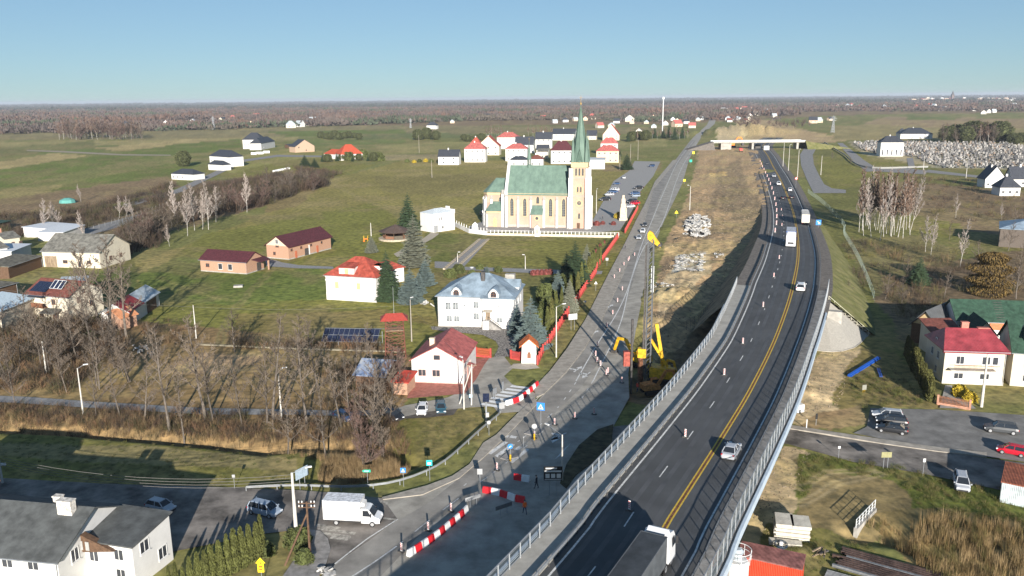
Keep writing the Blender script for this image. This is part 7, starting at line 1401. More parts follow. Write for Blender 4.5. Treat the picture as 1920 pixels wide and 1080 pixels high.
# church car park
G3 = 'cars parked beside the church'
for k, c, x, y, dx, dy, lab in [('hatch', 'blue', 1222, 313, -10, 1, 'blue car alone at the far end of the church car park'), ('mpv', 'white', 1170, 335, 1, 8, 'white van-like car farthest in the left row of the church car park'), ('sedan', 'blue', 1156, 346, -10, .5, 'dark blue saloon right in front of the white van-like car'), ('hatch', 'white', 1152, 358, -10, .5, 'white hatchback in the middle of the left row beside the church'),
    ('sedan', 'blue', 1149, 362, -10, .5, 'blue saloon squeezed between two white cars in the left row'), ('hatch', 'silver', 1142, 367, -10, .5, 'silver hatchback in the left row, second from its near end'), ('wagon', 'black', 1134, 376, -10, .5, 'black estate at the near end of the left row beside the church'), ('sedan', 'black', 1197, 354, -10, .5, 'black saloon farthest in the right row of the church car park'),
    ('sedan', 'blue', 1190, 365, -10, .5, 'blue saloon second from the far end of the right row'), ('wagon', 'paleblue', 1192, 369, -10, .5, 'pale blue estate next to the blue saloon in the right row'), ('wagon', 'black', 1184, 380, -10, .8, 'black car close to the monument in the right row'), ('hatch', 'red', 1190, 384, -10, .8, 'dark red car between a black and a white car by the monument'), ('sedan', 'white', 1182, 389, -10, .8, 'white car nearest the monument'), ('wagon', 'black', 905, 404, 6, 6, 'dark car parked behind the apse of the church')]:
    put(k, c, x, y, dx, dy, lab, G3)
G4 = 'cars driving on the old road'
put('sedan', 'dark_grey', 1209, 424, -3, 10, 'dark car farthest of the three in a queue on the old road', G4); put('wagon', 'white', 1205, 436, -3, 10, 'white car in the middle of the queue on the old road', G4); put('sedan', 'silver', 1198, 448, -3, 10, 'grey saloon at the head of the queue on the old road', G4)
put('mpv', 'white', 1334, 247, -1, 4, 'white vehicle far off on the old road beyond the overpass'); put('hatch', 'white', 1332, 252, -1, 4, 'small white car just behind the far white vehicle on the old road')
G5 = 'cars on the dark new road'
def on_road(kind, colr, px, py, away, label):
    q = hwp(px, py); _, _, a = hw(q.y); return car(kind, colr, label, q, a+(0 if away else math.pi), G5, hwf(q.y))
on_road('sedan', 'silver', 1371, 852, 1, 'silver saloon on the viaduct, nearest car on the dark new road'); on_road('wagon', 'white', 1501, 543, 1, 'white estate on the viaduct beyond the silver saloon')
on_road('sedan', 'black', 1468, 373, 1, 'black car just left of the double yellow line beyond the lorries'); on_road('sedan', 'black', 1484, 372, 1, 'black car just right of the double yellow line beyond the lorries')
on_road('hatch', 'white', 1481, 358, 1, 'white car near the right edge line beyond the two black cars'); on_road('mpv', 'white', 1460, 347, 0, 'white van-like car coming towards the lorries'); on_road('hatch', 'silver', 1451, 332, 0, 'silver car coming round the bend of the new road'); on_road('hatch', 'black', 1438, 308, 0, 'black car near the overpass on the new road')
# box van
def rect_loft(mb, sections, mi=0):                 # (x, half width bottom, half width top, z0, z1)
    vs = []
    for x, wb, wt, z0, z1 in sections: vs += [(x, -wb, z0), (x, wb, z0), (x, wt, z1), (x, -wt, z1)]
    mb.add(vs, [(i*4+j, i*4+(j+1) % 4, (i+1)*4+(j+1) % 4, (i+1)*4+j) for i in range(len(sections)-1) for j in range(4)]+[(3, 2, 1, 0), tuple((len(sections)-1)*4+j for j in range(4))]); return mb
q = P(664, 979, .065); bv = T('box_van', 'white refrigerated box van stopped on the side street before the junction', 'van', q, ang_px(640, 979, 60, 3))
MB().box(-1.15, 0, .75, 4.6, 2.15, 2.45).obj('cargo_box', white_pl, bv)
g = MB(); 
for x in (-1.9, -.7): g.box(x, -1.085, .85, .05, .03, 2.25)
for z in (.8, 3.12): g.box(-1.15, -1.09, z, 4.6, .04, .08)
g.obj('box_trim', mat('pale_grey_trim', (.50, .51, .52)), bv); MB().box(-1.15, 0, 3.2, 4.64, 2.2, .05).obj('box_roof', mat('roof_panel', (.60, .62, .65)), bv)
g = MB(); rect_loft(g, [(1.2, 1.0, .86, .45, 2.25), (1.9, 1.0, .82, .45, 2.25), (2.15, 1.0, .84, .45, 2.12), (2.75, .98, .90, .45, 1.30), (3.3, .92, .84, .45, 1.08), (3.45, .85, .75, .45, .75)]); g.obj('cab', PC['white'], bv)
g = MB(); g.add([(2.13, -.84, 2.07), (2.13, .84, 2.07), (2.76, .88, 1.33), (2.76, -.88, 1.33)], [(0, 3, 2, 1)]); 
for v in range(4): x, y, z = g.v[v]; g.v[v] = (x+.03, y*.94, z+.03)
g.obj('windscreen', carglass, bv)
for s in (-1, 1): g = MB(); c4 = [(1.4, s*.985, 1.35), (2.45, s*.99, 1.35), (2.05, s*.90, 2.05), (1.4, s*.90, 2.05)]; g.add([(x, y*1.012, z) for x, y, z in c4], [(0, 1, 2, 3) if s < 0 else (3, 2, 1, 0)]); g.obj('side_window', carglass, bv); MB().box(2.45, s*1.12, 1.35, .12, .24, .38).obj('mirror', blackp, bv); MB().box(3.34, s*.66, .75, .16, .3, .26).obj('headlight', lampw, bv)
MB().box(.0, 0, .45, 6.6, 1.7, .28).obj('chassis', blackp, bv); rect_loft(MB(), [(1.0, .7, .6, 2.45, 2.95), (1.55, .6, .5, 2.45, 2.8)]).obj('cooling_unit', white_pl, bv); MB().box(3.42, 0, .40, .14, 1.7, .3).obj('bumper', blackp, bv)
for x in (2.55, -1.9):
    for s in (-1, 1): wheel(bv, x, s*.88, .36, .26)
# lorries
def lorry(label, loc, rz, Lb, boxm, roofm, tractor=True, name='lorry'):
    t = T(name, label, 'lorry', loc, rz); t.scale = (hwf(loc.y),)*3; cab = MB(); rect_loft(cab, [(0, 1.22, 1.18, .75, 3.55), (.4, 1.24, 1.16, .75, 3.75), (1.7, 1.24, 1.12, .55, 3.35), (2.15, 1.22, 1.16, .5, 2.6), (2.3, 1.18, 1.12, .45, 1.5)]); cab.obj('cab', PC['white'], t)
    g = MB(); g.add([(1.74, -1.05, 3.2), (1.74, 1.05, 3.2), (2.20, 1.1, 1.95), (2.20, -1.1, 1.95)], [(0, 3, 2, 1)]); g.v = [(x+.05, y, z) for x, y, z in g.v]; g.obj('windscreen', carglass, t)
    rect_loft(MB(), [(-.1, 1.1, .95, 3.5, 3.75), (.5, 1.1, .95, 3.7, 3.98), (1.3, 1.0, .8, 3.3, 3.6)]).obj('air_deflector', PC['white'], t)
    for s in (-1, 1):
        g = MB(); g.add([(1.0, s*1.25, 2.0), (1.95, s*1.25, 2.0), (1.7, s*1.21, 2.9), (1.0, s*1.21, 2.9)], [(0, 1, 2, 3) if s < 0 else (3, 2, 1, 0)]); g.obj('side_window', carglass, t); MB().box(1.9, s*1.42, 2.0, .14, .22, .8).obj('mirror', blackp, t); MB().box(2.26, s*.9, .75, .1, .35, .25).obj('headlight', lampw, t)
    g = MB(); g.box(2.28, 0, 1.0, .06, 1.5, .5); g.obj('grille', blackp, t)
    MB().box(-Lb/2-.2, 0, .75, Lb+2.0, 1.0, .3).obj('chassis', blackp, t)
    MB().box(-Lb/2-.75, 0, 1.15, Lb, 2.5, 2.75).obj('trailer', boxm, t); MB().box(-Lb/2-.75, 0, 3.9, Lb-.1, 2.42, .06).obj('trailer_roof', roofm, t)
    g = MB()
    for s in (-1, 1): g.box(-Lb/2-.75, s*1.24, 3.86, Lb, .08, .12)
    for x in (-.78, -Lb-.72): g.box(x, 0, 3.86, .08, 2.5, .12)
    g.obj('roof_edge', mat('dark_edge', (.10, .11, .12)), t)
    for x in (1.1, -.5 if tractor else -Lb+1.6, -Lb+1.0, -Lb-.2 if tractor else -Lb+.6):
        for s in (-1, 1): wheel(t, x, s*1.0, .5, .32)
    for s in (-1, 1): MB().box(-Lb-.77, s*.95, 1.0, .06, .3, .14).obj('taillight', lampr, t)
    return t
q = hwp(1229, 1066); _, _, a = hw(q.y); lorry('articulated lorry with a white cab and dark grey trailer roof, nearest on the viaduct', q, a+.0, 13.2, mat('grey_tarpaulin', (.09, .10, .11), .6, .15, 1), mat('dark_grey_roof', (.05, .056, .062), .7, .2, .5)); 
q = hwp(1482, 462); _, _, a = hw(q.y); lorry('white lorry with a blue-edged box coming towards the viaduct', q, a+math.pi, 7.5, mat('blue_tarpaulin', (.06, .12, .35)), mat('pale_trailer_roof', (.42, .45, .50)), False)
q = hwp(1508, 415); _, _, a = hw(q.y); lorry('lorry with a pale beige box trailer driving away by the blue sign', q, a, 10.5, mat('beige_box', (.60, .57, .50)), mat('beige_roof', (.58, .56, .52)), False)
# ---------------------------------------------------------------- street furniture
def beam_post(px, py, z=0): return P(px, py, z)
BC = {}
def beacon(loc, rz, label, h=1.15, group='red and white guide beacons', s=1.0):
    if not BC:
        t = T('guide_beacon', label, 'guide beacon', loc, rz, group); MB().box(0, 0, 0, .42, .8, .12).obj('foot', steel_d, t)
        g = MB(); g.box(0, 0, .12, .05, .25, h-.12); g.obj('blade', white_pl, t)
        for i in range(4):
            z = .25+i*.22; k = MB(); k.add([(-.03, -.125, z), (-.03, .125, z+.1), (-.03, .125, z+.2), (-.03, -.125, z+.1)], [(0, 3, 2, 1)]); k.add([(.03, -.125, z), (.03, .125, z+.1), (.03, .125, z+.2), (.03, -.125, z+.1)], [(0, 1, 2, 3)]); k.obj('red_stripe', redpaint, t)
        BC['b'] = t; note(t); return t
    return dup(BC['b'], loc, rz, label, group, s)
sides = [(1180, 957), (1285, 820), (1358, 704), (1393, 645), (1431, 576), (1451, 520), (1461, 486), (1466, 424), (1467, 408), (1465, 395)]
i_ = 0
for px, py in sides:
    q = hwp(px, py); _, _, a = hw(q.y); beacon(q, a, '%s guide beacon from the near end of the viaduct' % nth(i_)); i_ += 1
for k_ in range(16):
    t = k_/15; p, n_, a = hw(285+t*360); q = p+n_*(-6.4+.9*math.sin(t*3))*hwf(p.y); q.z = p.z; beacon(q, a, '%s guide beacon from the near end on the bend before the overpass' % nth(k_), s=1.5)
for k_, (px, py) in enumerate([(1190, 480), (1180, 487), (1170, 498), (1162, 510), (1152, 522), (1178, 490), (1167, 545), (1158, 567), (1149, 590), (1138, 614), (1120, 650), (1117, 668), (1120, 680), (1137, 704)]):
    p = P(px, py, .06); beacon(p, rad(62), '%s guide beacon from the far end between old road and piling rig' % nth(k_))
for k_, (px, py) in enumerate([(1126, 687), (1140, 700), (1166, 718), (1040, 797), (1078, 785), (1114, 777), (932, 882), (846, 959), (803, 995), (753, 1035), (1002, 822)]):
    p = P(px, py, .06); beacon(p, rad(60), ['guide beacon beside the turning arrow near the rig', 'guide beacon just nearer than the turning arrow', 'leaning guide beacon beside the worker at the rig', 'guide beacon beside the blue crossing sign on the old road', 'guide beacon at the edge of the railing shadow', 'guide beacon deepest in the railing shadow', 'guide beacon left of the lower traffic island', 'guide beacon above the left end of the long barrier row', 'guide beacon halfway along the red and white barrier row', 'guide beacon at the bottom end of the barrier row', 'guide beacon on the upper traffic island'][k_])
bm = MB(); rect_loft(bm, [(-.5, .25, .09, 0, .82), (.5, .25, .09, 0, .82)]); bm.box(-.46, 0, .2, .16, .3, .3); BMR = bm.mesh('road_barrier', mat('red_plastic_barrier', (.62, .02, .03), .5, .08, 2)); BMW = bm.mesh('road_barrier', mat('white_plastic_barrier', (.74, .74, .73), .5, .06, 2))
def barriers(pix, n, lab, first=0):
    pts = smooth([P(x, y, .06) for x, y in pix], .1); L = sum((b-a).length for a, b in zip(pts, pts[1:])); acc = 0; k = 0; 
    for a, b in zip(pts, pts[1:]):
        while k < n and acc+(b-a).length >= L*(k+.5)/n:
            t = (L*(k+.5)/n-acc)/max(1e-6, (b-a).length); q = a.lerp(b, t); red = (k+first) % 2; o = ob('road_barrier', BMR if red else BMW, None, q, math.atan2(b.y-a.y, b.x-a.x)+R.uniform(-.06, .06)); o.scale = (L/n*.98, 1.15, 1)
            tag(o, '%s plastic barrier, %s along %s' % ('red' if red else 'white', nth(k), lab), 'barrier', 'red and white plastic road barriers'); k += 1
        acc += (b-a).length
barriers([(765, 1044), (810, 1014), (850, 982), (876, 958)], 11, 'the long row from its bottom end by the old road')
barriers([(906, 922), (935, 928), (965, 938), (984, 942)], 5, 'the shadowed row beside the walking worker', 1)
barriers([(964, 898), (993, 903)], 2, 'the short pair in shadow near the lower island', 1)
barriers([(948, 760), (972, 752), (990, 738), (1008, 722)], 8, 'the row closing the zebra crossing')
def post_sign(px, py, label, shape, m_, h=2.4, w_=.7, face=-90, z=0, sym=None, pole=.035, hh=None, cat='road sign', name='road_sign'):
    p = P(px, py, z); t = T(name, label, cat, p, rad(face+90)); MB().tube((0, 0, -.1), (0, 0, h+(hh or w_)), pole, n=6).obj('pole', steel, t); hh = hh or w_; y = -.06
    out = {'sq': [(-w_/2, 0), (w_/2, 0), (w_/2, hh), (-w_/2, hh)], 'round': [(w_/2*math.cos(a*math.pi/8), hh/2+hh/2*math.sin(a*math.pi/8)) for a in range(16)], 'tri': [(-w_/2, 0), (w_/2, 0), (0, hh)], 'diamond': [(0, 0), (w_/2, hh/2), (0, hh), (-w_/2, hh/2)], 'arrow': [(-w_*.75, hh/2), (-w_/2, 0), (w_/2, 0), (w_/2, hh), (-w_/2, hh)], 'up': [(-w_*.35, 0), (w_*.35, 0), (w_*.35, hh*.62), (w_*.55, hh*.62), (0, hh), (-w_*.55, hh*.62), (-w_*.35, hh*.62)]}[shape]
    g = MB(); n = len(out); g.add([(u, y, h+v) for u, v in out]+[(u, y+.03, h+v) for u, v in out], [tuple(range(n)), tuple(range(2*n-1, n-1, -1))]+[(i, n+i, n+(i+1) % n, (i+1) % n) for i in range(n)]); b = g.obj('sign_board', m_, t)
    if sym:
        k = MB(); 
        for poly in sym[1]: k.add([(u*w_, y-.012, h+hh/2+v*hh) for u, v in poly], [tuple(range(len(poly)))])
        k.obj('symbol', sym[0], b)
    return t
ped = (white_pl, [[(-.36, -.34), (.36, -.34), (0, .36)]]); pedd = ped; blk = mat('sign_black', (.02, .02, .02)); signred = mat('sign_red', (.60, .02, .02)); greysg = mat('sign_back', (.38, .39, .40), .5, .05, 1, metal=.3); signblue = mat('sign_blue', (.03, .20, .62), .5, .03, 1); signyellow = mat('sign_yellow', (.90, .66, .02), .5, .03, 1); signgreen = mat('sign_green', (.0, .42, .26), .5, .03, 1)
def pedsign(*a, **k):
    t = post_sign(*a, **k); return t
for px, py, kw in [(757, 911, dict(label='blue pedestrian crossing sign beside the steel guard rail', shape='sq', m_=signblue, sym=ped, h=1.9)), (806, 900, dict(label='cyan-green square sign on the guard rail bend, right of the crossing sign', shape='sq', m_=mat('sign_cyan', (.02, .45, .50)), sym=(white_pl, [[(-.3, -.3), (.3, -.3), (.3, .1), (-.3, .1)]]), h=2.1, w_=.8)),
      (690, 914, dict(label='small green arrow sign pointing left at the guard rail', shape='arrow', m_=signgreen, h=2.2, w_=.9, hh=.35, sym=(white_pl, [[(-.45, -.12), (.3, -.12), (.3, .12), (-.45, .12)]]))), (957, 866, dict(label='blue arrow sign above a yellow bollard on the lower traffic island', shape='round', m_=signblue, h=2.0, w_=.75, sym=(white_pl, [[(-.2, -.3), (.25, .0), (.1, .15), (-.3, -.2)]]))),
      (1002, 826, dict(label='grey-backed round sign above a yellow bollard on the upper traffic island', shape='round', m_=greysg, h=1.9, w_=.8)), (982, 842, dict(label='plain grey sign post with a black foot between the islands', shape='sq', m_=greysg, h=1.8, w_=.15)), (917, 815, dict(label='small grey round signal on the guard rail beside the traffic camera pole', shape='round', m_=greysg, h=1.7, w_=.6)),
      (1117, 545, dict(label='small white triangle sign beside the gap in the red fence', shape='tri', m_=white_pl, h=1.8, w_=.9, hh=.8)), (1097, 582, dict(label='white diamond sign back beside the red fence, below the triangle', shape='diamond', m_=greysg, h=1.8, w_=.8)), (1138, 498, dict(label='pale square sign at the fence corner near the church', shape='sq', m_=greysg, h=1.6, w_=.8)),
      (1268, 408, dict(label='yellow triangle warning sign at the top of the earthworks beside the old road', shape='tri', m_=signyellow, h=1.8, w_=1.6, hh=1.3, sym=(blk, [[(-.1, -.2), (.1, -.2), (0, .2)]]))), (1283, 345, dict(label='yellow square sign far along the old road', shape='sq', m_=signyellow, h=1.5, w_=1.3)), (1300, 293, dict(label='yellow warning sign farthest along the old road', shape='sq', m_=signyellow, h=2, w_=2)),
      (1295, 308, dict(label='green bus stop sign along the old road', shape='sq', m_=signgreen, h=1.6, w_=1.9)), (1533, 440, dict(label='blue sign with a white symbol on the right verge of the new road', shape='sq', m_=signblue, h=3.6, w_=1.9, z=0, sym=(white_pl, [[(-.3, .1), (-.1, .3), (.0, .1)], [(-.05, -.3), (.3, -.3), (.3, 0), (-.05, 0)]]))), (1492, 352, dict(label='two round speed limit signs on one post on the right verge', shape='round', m_=signred, h=4.2, w_=1.6, z=1.5, sym=(white_pl, [[(.33*math.cos(a*.524), .33*math.sin(a*.524)) for a in range(12)]]))),
      (440, 916, dict(label='small grey sign post on the grass verge of the side street', shape='sq', m_=greysg, h=1.6, w_=.4)), (1572, 858, dict(label='thin sign post with a small white plate beside the underpass street', shape='sq', m_=white_pl, h=1.4, w_=.35)), (1730, 892, dict(label='thin white sign post near the silver people carrier', shape='sq', m_=white_pl, h=2.0, w_=.35, hh=.5)),
      (492, 1098, dict(label='yellow arrow-topped board beside the corner hedge', shape='up', m_=signyellow, h=1.6, w_=.95, hh=1.7, sym=(mat('sign_brown', (.3, .14, .02)), [[(-.2, -.38), (.2, -.38), (.2, -.24), (-.2, -.24)], [(-.2, -.18), (.2, -.18), (.2, -.04), (-.2, -.04)], [(-.12, .06), (.12, .06), (0, .3)]]))), (883, 760, dict(label='pale blue sign plate on the lane corner between the leaning poles', shape='sq', m_=mat('pale_blue_plate', (.35, .55, .65)), h=1.4, w_=.55)),
      (1024, 775, dict(label='x', shape='sq', m_=signblue, h=0))][:-1]: pedsign(px, py, **kw)
for px, py, lab in [(957, 866, 'stout yellow bollard on the lower traffic island'), (1002, 826, 'stout yellow bollard on the upper traffic island'), (1604, 803, 'white hydrant post beside the underpass street')][:2]:
    p = P(px, py, .18); tag(MB().lathe(0, .25, [(.14, 0), (.14, .9), (.1, 1.0)]).obj('bollard', yellowpaint, loc=p), lab, 'bollard')
for i, (px, py) in enumerate([(1482, 797), (1512, 802)]): p = P(px, py, .17); tag(MB().lathe(0, 0, [(.08, 0), (.08, 1.3), (.05, 1.4)]).obj('marker_post', white_pl if i else yellowpaint, loc=p), ['yellow and white marker post right beside the viaduct pier', 'white marker post second from the viaduct on the pavement'][i], 'post')
# curved steel guard rails on the left
def w_rail(lab, pix, sp=3):
    G = smooth([P(x, y) for x, y in pix], 1.5); t = T('guard_rail', lab, 'guard rail'); b_ = MB()
    for a, b in zip(G, G[1:]): b_.bar((a.x, a.y, .6), (b.x, b.y, .6), .06, .30); b_.bar((a.x, a.y, .72), (b.x, b.y, .72), .1, .05); b_.bar((a.x, a.y, .48), (b.x, b.y, .48), .1, .05)
    b_.obj('rail_beam', steel, t); pm = MB().box(0, 0, -.1, .1, .12, .75).mesh('post', steel)
    for p in G[::2]: ob('post', pm, t, (p.x, p.y, 0))
w_rail('long curved steel guard rail sweeping round the reed bed beside the pavement', [(462, 921), (520, 918), (560, 917), (640, 920), (700, 917), (750, 908), (800, 890), (835, 870), (870, 840), (905, 808), (936, 782), (938, 774)])
# lamps and poles
def lamp(px, py, top, lab, arm=1.6, face=0, z=0, m_=None, name='street_lamp', r=.11, cat='street lamp', double=False, thick=None):
    p = P(px, py, z); H_ = hgt(px, py, top); t = T(name, lab, cat, p, face); r = thick or r; g = MB(); g.tube((0, 0, -.2), (0, 0, H_), r*1.5, r*.8, 8); g.obj('pole', m_ or concrete, t)
    if arm:
        for s in ((1, -1) if double else (1,)): k = MB(); k.tube((0, 0, H_-.1), (s*arm, 0, H_+.4), .035, n=5); k.obj('arm', steel, t); k = MB(); k.box(s*(arm+.25), 0, H_+.36, .75, .26, .14); k.obj('lamp_head', white_pl, t)
    return t, H_
conc_p = mat('pale_concrete_pole', (.50, .48, .44), .9, .12, 1)
for px, py, top, lab, arm, fc in [(156, 775, 690, 'leaning white concrete lamp post beside the grey footpath, left', 1.0, .5), (528, 784, 696, 'white lamp post beside the grey footpath among the bare trees', .8, .5), (87, 700, 640, 'pale concrete pole in the dark brush at the left', 0, 0), (368, 634, 572, 'thin white pole carrying a wire over the lawn', 0, 0), (557, 1020, 886, 'tall concrete lamp pole at the side street corner', 1.6, .3),
      (1043, 668, 575, 'concrete lamp pole in front of the red fence near the shrine', 1.4, .4), (1840, 762, 664, 'thick concrete pole in front of the cream house with the red roof', 0, 0), (870, 766, 675, 'thin pole at the corner of the small white house', .3, 2.2), (1293, 398, 349, 'slim white lamp post between the old road and the earthworks', .8, 3.0), (1054, 902, 815, 'grey lamp post with a curved arm on the planted island', 3.0, 2.2),
      (1495, 333, 281, 'slim lamp post on the right slope of the new road, nearest of three', .4, 0), (1478, 320, 272, 'slim lamp post on the right slope of the new road, middle of three', .4, 0), (1468, 312, 266, 'slim lamp post on the right slope of the new road, farthest of three', .4, 0), (1539, 328, 292, 'concrete pole inside the service road loop', 0, 0), (1811, 335, 300, 'concrete pole above the field road right of the cemetery', 0, 0), (1731, 320, 292, 'thin pole at the corner of the cemetery', 0, 0), (1118, 400, 356, 'lamp post in the church yard right of the tower', .4, 1),
      (1162, 318, 290, 'wooden pole at the far end of the car park, left', 0, 0), (1182, 303, 270, 'wooden pole near the dark spruce at the car park', 0, 0), (1196, 300, 262, 'wooden pole right of the spruce at the car park', 0, 0), (985, 505, 480, 'thin lamp post on the lawn below the church', .3, 3), (858, 492, 475, 'thin lamp post at the foot of the garden stairway', .3, 0), (696, 442, 418, 'thin white post behind the gazebo', 0, 0), (786, 287, 253, 'wooden pole beyond the back of the meadow', 0, 0), (810, 333, 300, 'wooden pole on the meadow, left of the church', 0, 0), (772, 640, 562, 'wooden pole just right of the red lattice tower', .3, 1), (1357, 745, 695, 'x', 0, 0)][:-1]:
    lamp(px, py, top, lab, arm, fc, m_=conc_p if 'wooden' not in lab else mat('grey_wood_pole', (.30, .27, .23)), r=.10 if py > 450 else .13, cat='street lamp' if arm else 'pole', name='street_lamp' if arm else 'utility_pole', thick=.17 if py > 990 or 'thick' in lab else None)
# leaning double pole near the zebra, brown telegraph pole with insulators
p = P(885, 760); t = T('telegraph_pole', 'wooden A-shaped telegraph pole beside the lane in front of the small white house', 'pole', p); MB().tube((-.1, 0, -.2), (.1, 0, 7.2), .14, .1).obj('pole', conc_p, t); MB().tube((-2.2, .6, -.2), (0, 0, 6.6), .12, .08).obj('brace', conc_p, t)
MB().bar((-.8, 0, 7.0), (.9, 0, 7.0), .09).obj('crossarm', wood, t)
p = P(582, 1048); t = T('telegraph_pole', 'brown wooden telegraph pole with white insulators and a brace at the street corner', 'pole', p); MB().tube((0, 0, -.2), (0, 0, 7.0), .15, .11).obj('pole', wood_d, t); MB().tube((-2.6, -1.2, -.2), (0, 0, 5.6), .13, .1).obj('brace', wood_d, t); g = MB(); g.bar((-.9, 0, 6.8), (.9, 0, 6.8), .1); g.bar((-.9, 0, 6.3), (.9, 0, 6.3), .1); g.obj('crossarm', wood_d, t)
for x in (-.85, -.5, .5, .85):
    for z in (6.85, 6.35): MB().lathe(x, 0, [(.05, z), (.08, z+.1), (.05, z+.24)], 6).obj('insulator', white_pl, t)
p = P(5, 906); t = T('telegraph_pole', 'short grey pole with a lamp at the far left edge of the side street', 'pole', p); MB().tube((0, 0, -.2), (0, 0, 3.4), .15, .12).obj('pole', conc_p, t); MB().box(.5, 0, 2.6, .6, .25, .3).obj('lamp_head', white_pl, t)
# solar powered signal pole by the zebra
p = P(912, 796); t = T('signal_pole', 'thick grey signal pole with a small dark solar panel and cabinet by the zebra crossing', 'signal pole', p); MB().tube((0, 0, 0), (0, 0, 4.2), .16, .12, 8).obj('pole', steel, t); k = MB(); k.slab([(-.5, -.5, 4.0), (.5, -.5, 4.0), (.5, .5, 5.0), (-.5, .5, 5.0)], .06); k.obj('solar_panel', pvm, t); MB().box(.2, -.25, 1.4, .5, .35, .7).obj('cabinet', greysg, t)
# boards: blue crossing sign on the lamp arm, grey sign backs, white info board, black-and-white board, board by the corner
def board(px, py, lab, w_, h_, zb, m_, legs=2, face=0, name='sign_board', det=None, z=0, lm=None):
    p = P(px, py, z); t = T(name, lab, 'sign', p, face); MB().box(0, 0, zb, w_, .06, h_).obj('panel', m_, t)
    for i in range(legs): x = (-.5+(i+.5)/legs)*w_*.8; MB().tube((x, .05, -.1), (x, .05, zb+h_), .04, n=6).obj('leg', lm or steel, t)
    if det: 
        k = MB(); 
        for x0, z0, w2, h2 in det[1]: k.box(x0*w_, -.04, zb+z0*h_, w2*w_, .02, h2*h_)
        k.obj('print', det[0], t)
    return t
board(1074, 618, 'pale blank notice board with two legs behind the red fence verge', 2.0, 1.3, 2.3, mat('pale_board', (.52, .54, .56)), 2, .3); board(1037, 930, 'black and white direction board on posts in the shade beside the viaduct', 2.4, 1.9, 2.2, blk, 2, .0, det=(white_pl, [(0, .06, .9, .04), (-.3, .18, .22, .3), (0, .18, .22, .3), (.3, .18, .22, .3), (0, .6, .9, .12), (-.1, .82, .6, .1)]))
board(568, 915, 'blue-grey road sign board seen from its edge behind the tall lamp pole', 2.2, 1.4, 1.5, mat('blue_grey_back', (.30, .38, .45)), 2, 1.0); board(941, 773, 'grey back of a sign on a foot at the zebra crossing', 1.0, 1.1, .6, greysg, 1, .5);
board(928, 752, 'grey back of a square sign, left of the pair standing on the lane', 1.1, 1.0, 1.3, steel, 2, 1.0); board(943, 735, 'grey backs of two thin signs standing on the lane near the zebra', .6, 1.4, .5, steel, 2, 1.1)
board(888, 950, 'long pale grey portable panel on feet in front of the shadowed barriers', 2.4, .5, 1.0, greysg, 2, .6); board(945, 965, 'dark long portable panel on feet in the shade of the viaduct', 2.4, .5, .9, mat('dark_panel', (.12, .13, .14)), 2, .6); board(900, 905, 'round red-rimmed sign backs cluster beside the portable panel', .7, .8, 1.2, greysg, 1, 0)
board(1660, 878, 'thin framed sign with two legs beside the underpass street', 1.4, .8, 1.6, mat('olive_board', (.26, .25, .13)), 2, 0); board(1530, 797, 'small dark sign on a yellow and black foot at the pavement by the viaduct', .35, .9, 1.0, blk, 1, 0); board(1620, 735, 'little grey board with yellow feet on the grass by the blue pipes', .8, .9, .4, mat('drab_board', (.22, .22, .19)), 2, .2, lm=yellowpaint)
tb = board(1014, 806, 'blue crossing sign with a white triangle hanging from the long lamp arm', 1.25, 1.25, 3.2, signblue, 1, -.25, det=(white_pl, [])); k = MB(); k.add([(-.45, -.05, 3.4), (.45, -.05, 3.4), (0, -.05, 4.25)], [(0, 1, 2)]); k.obj('triangle', white_pl, tb); k = MB(); k.bar((-.12, -.06, 3.45), (0, -.06, 3.8), .06); k.bar((.14, -.06, 3.45), (0, -.06, 3.8), .06); k.bar((0, -.06, 3.75), (0, -.06, 4.0), .08); k.obj('walking_figure', blk, tb)
# overhead wires
def wire(lab, a, b, sag, n=10, r=.03):
    pts = []
    for i in range(n+1): t = i/n; p = a.lerp(b, t); p.z -= 4*sag*t*(1-t); pts.append(p)
    tag(MB().path(pts, r, 3).obj('overhead_wire', mat('wire', (.14, .135, .13)), None), lab, 'wire', 'overhead wires')
A1, B1 = P(5, 906)+Vector((0, 0, 3.4)), P(557, 1020)+Vector((0, 0, 8.3))
for i, nm in enumerate(('lowest', 'second lowest', 'second highest', 'highest')): wire('%s of the four wires sagging over the side street' % nm, A1+Vector((0, .2*i, -.7+.25*i)), B1+Vector((0, .2*i, -.8+.3*i)), 1.6)
wire('long wire crossing the lawn to the pole by the lattice tower', P(368, 634)+Vector((0, 0, 7)), P(772, 640)+Vector((0, 0, 8)), .8, r=.018); wire('long wire crossing the lawn to the left edge', P(-60, 600)+Vector((0, 0, 9)), P(368, 634)+Vector((0, 0, 7)), 1.0, r=.018)
wire('wire from the gable corner pole to the telegraph pole', P(772, 640)+Vector((0, 0, 8)), P(885, 760)+Vector((0, 0, 7)), .6, r=.018); wire('wire from the telegraph pole to the lamp pole at the red fence', P(885, 760)+Vector((0, 0, 7)), P(1043, 668)+Vector((0, 0, 8.5)), .5, r=.018)
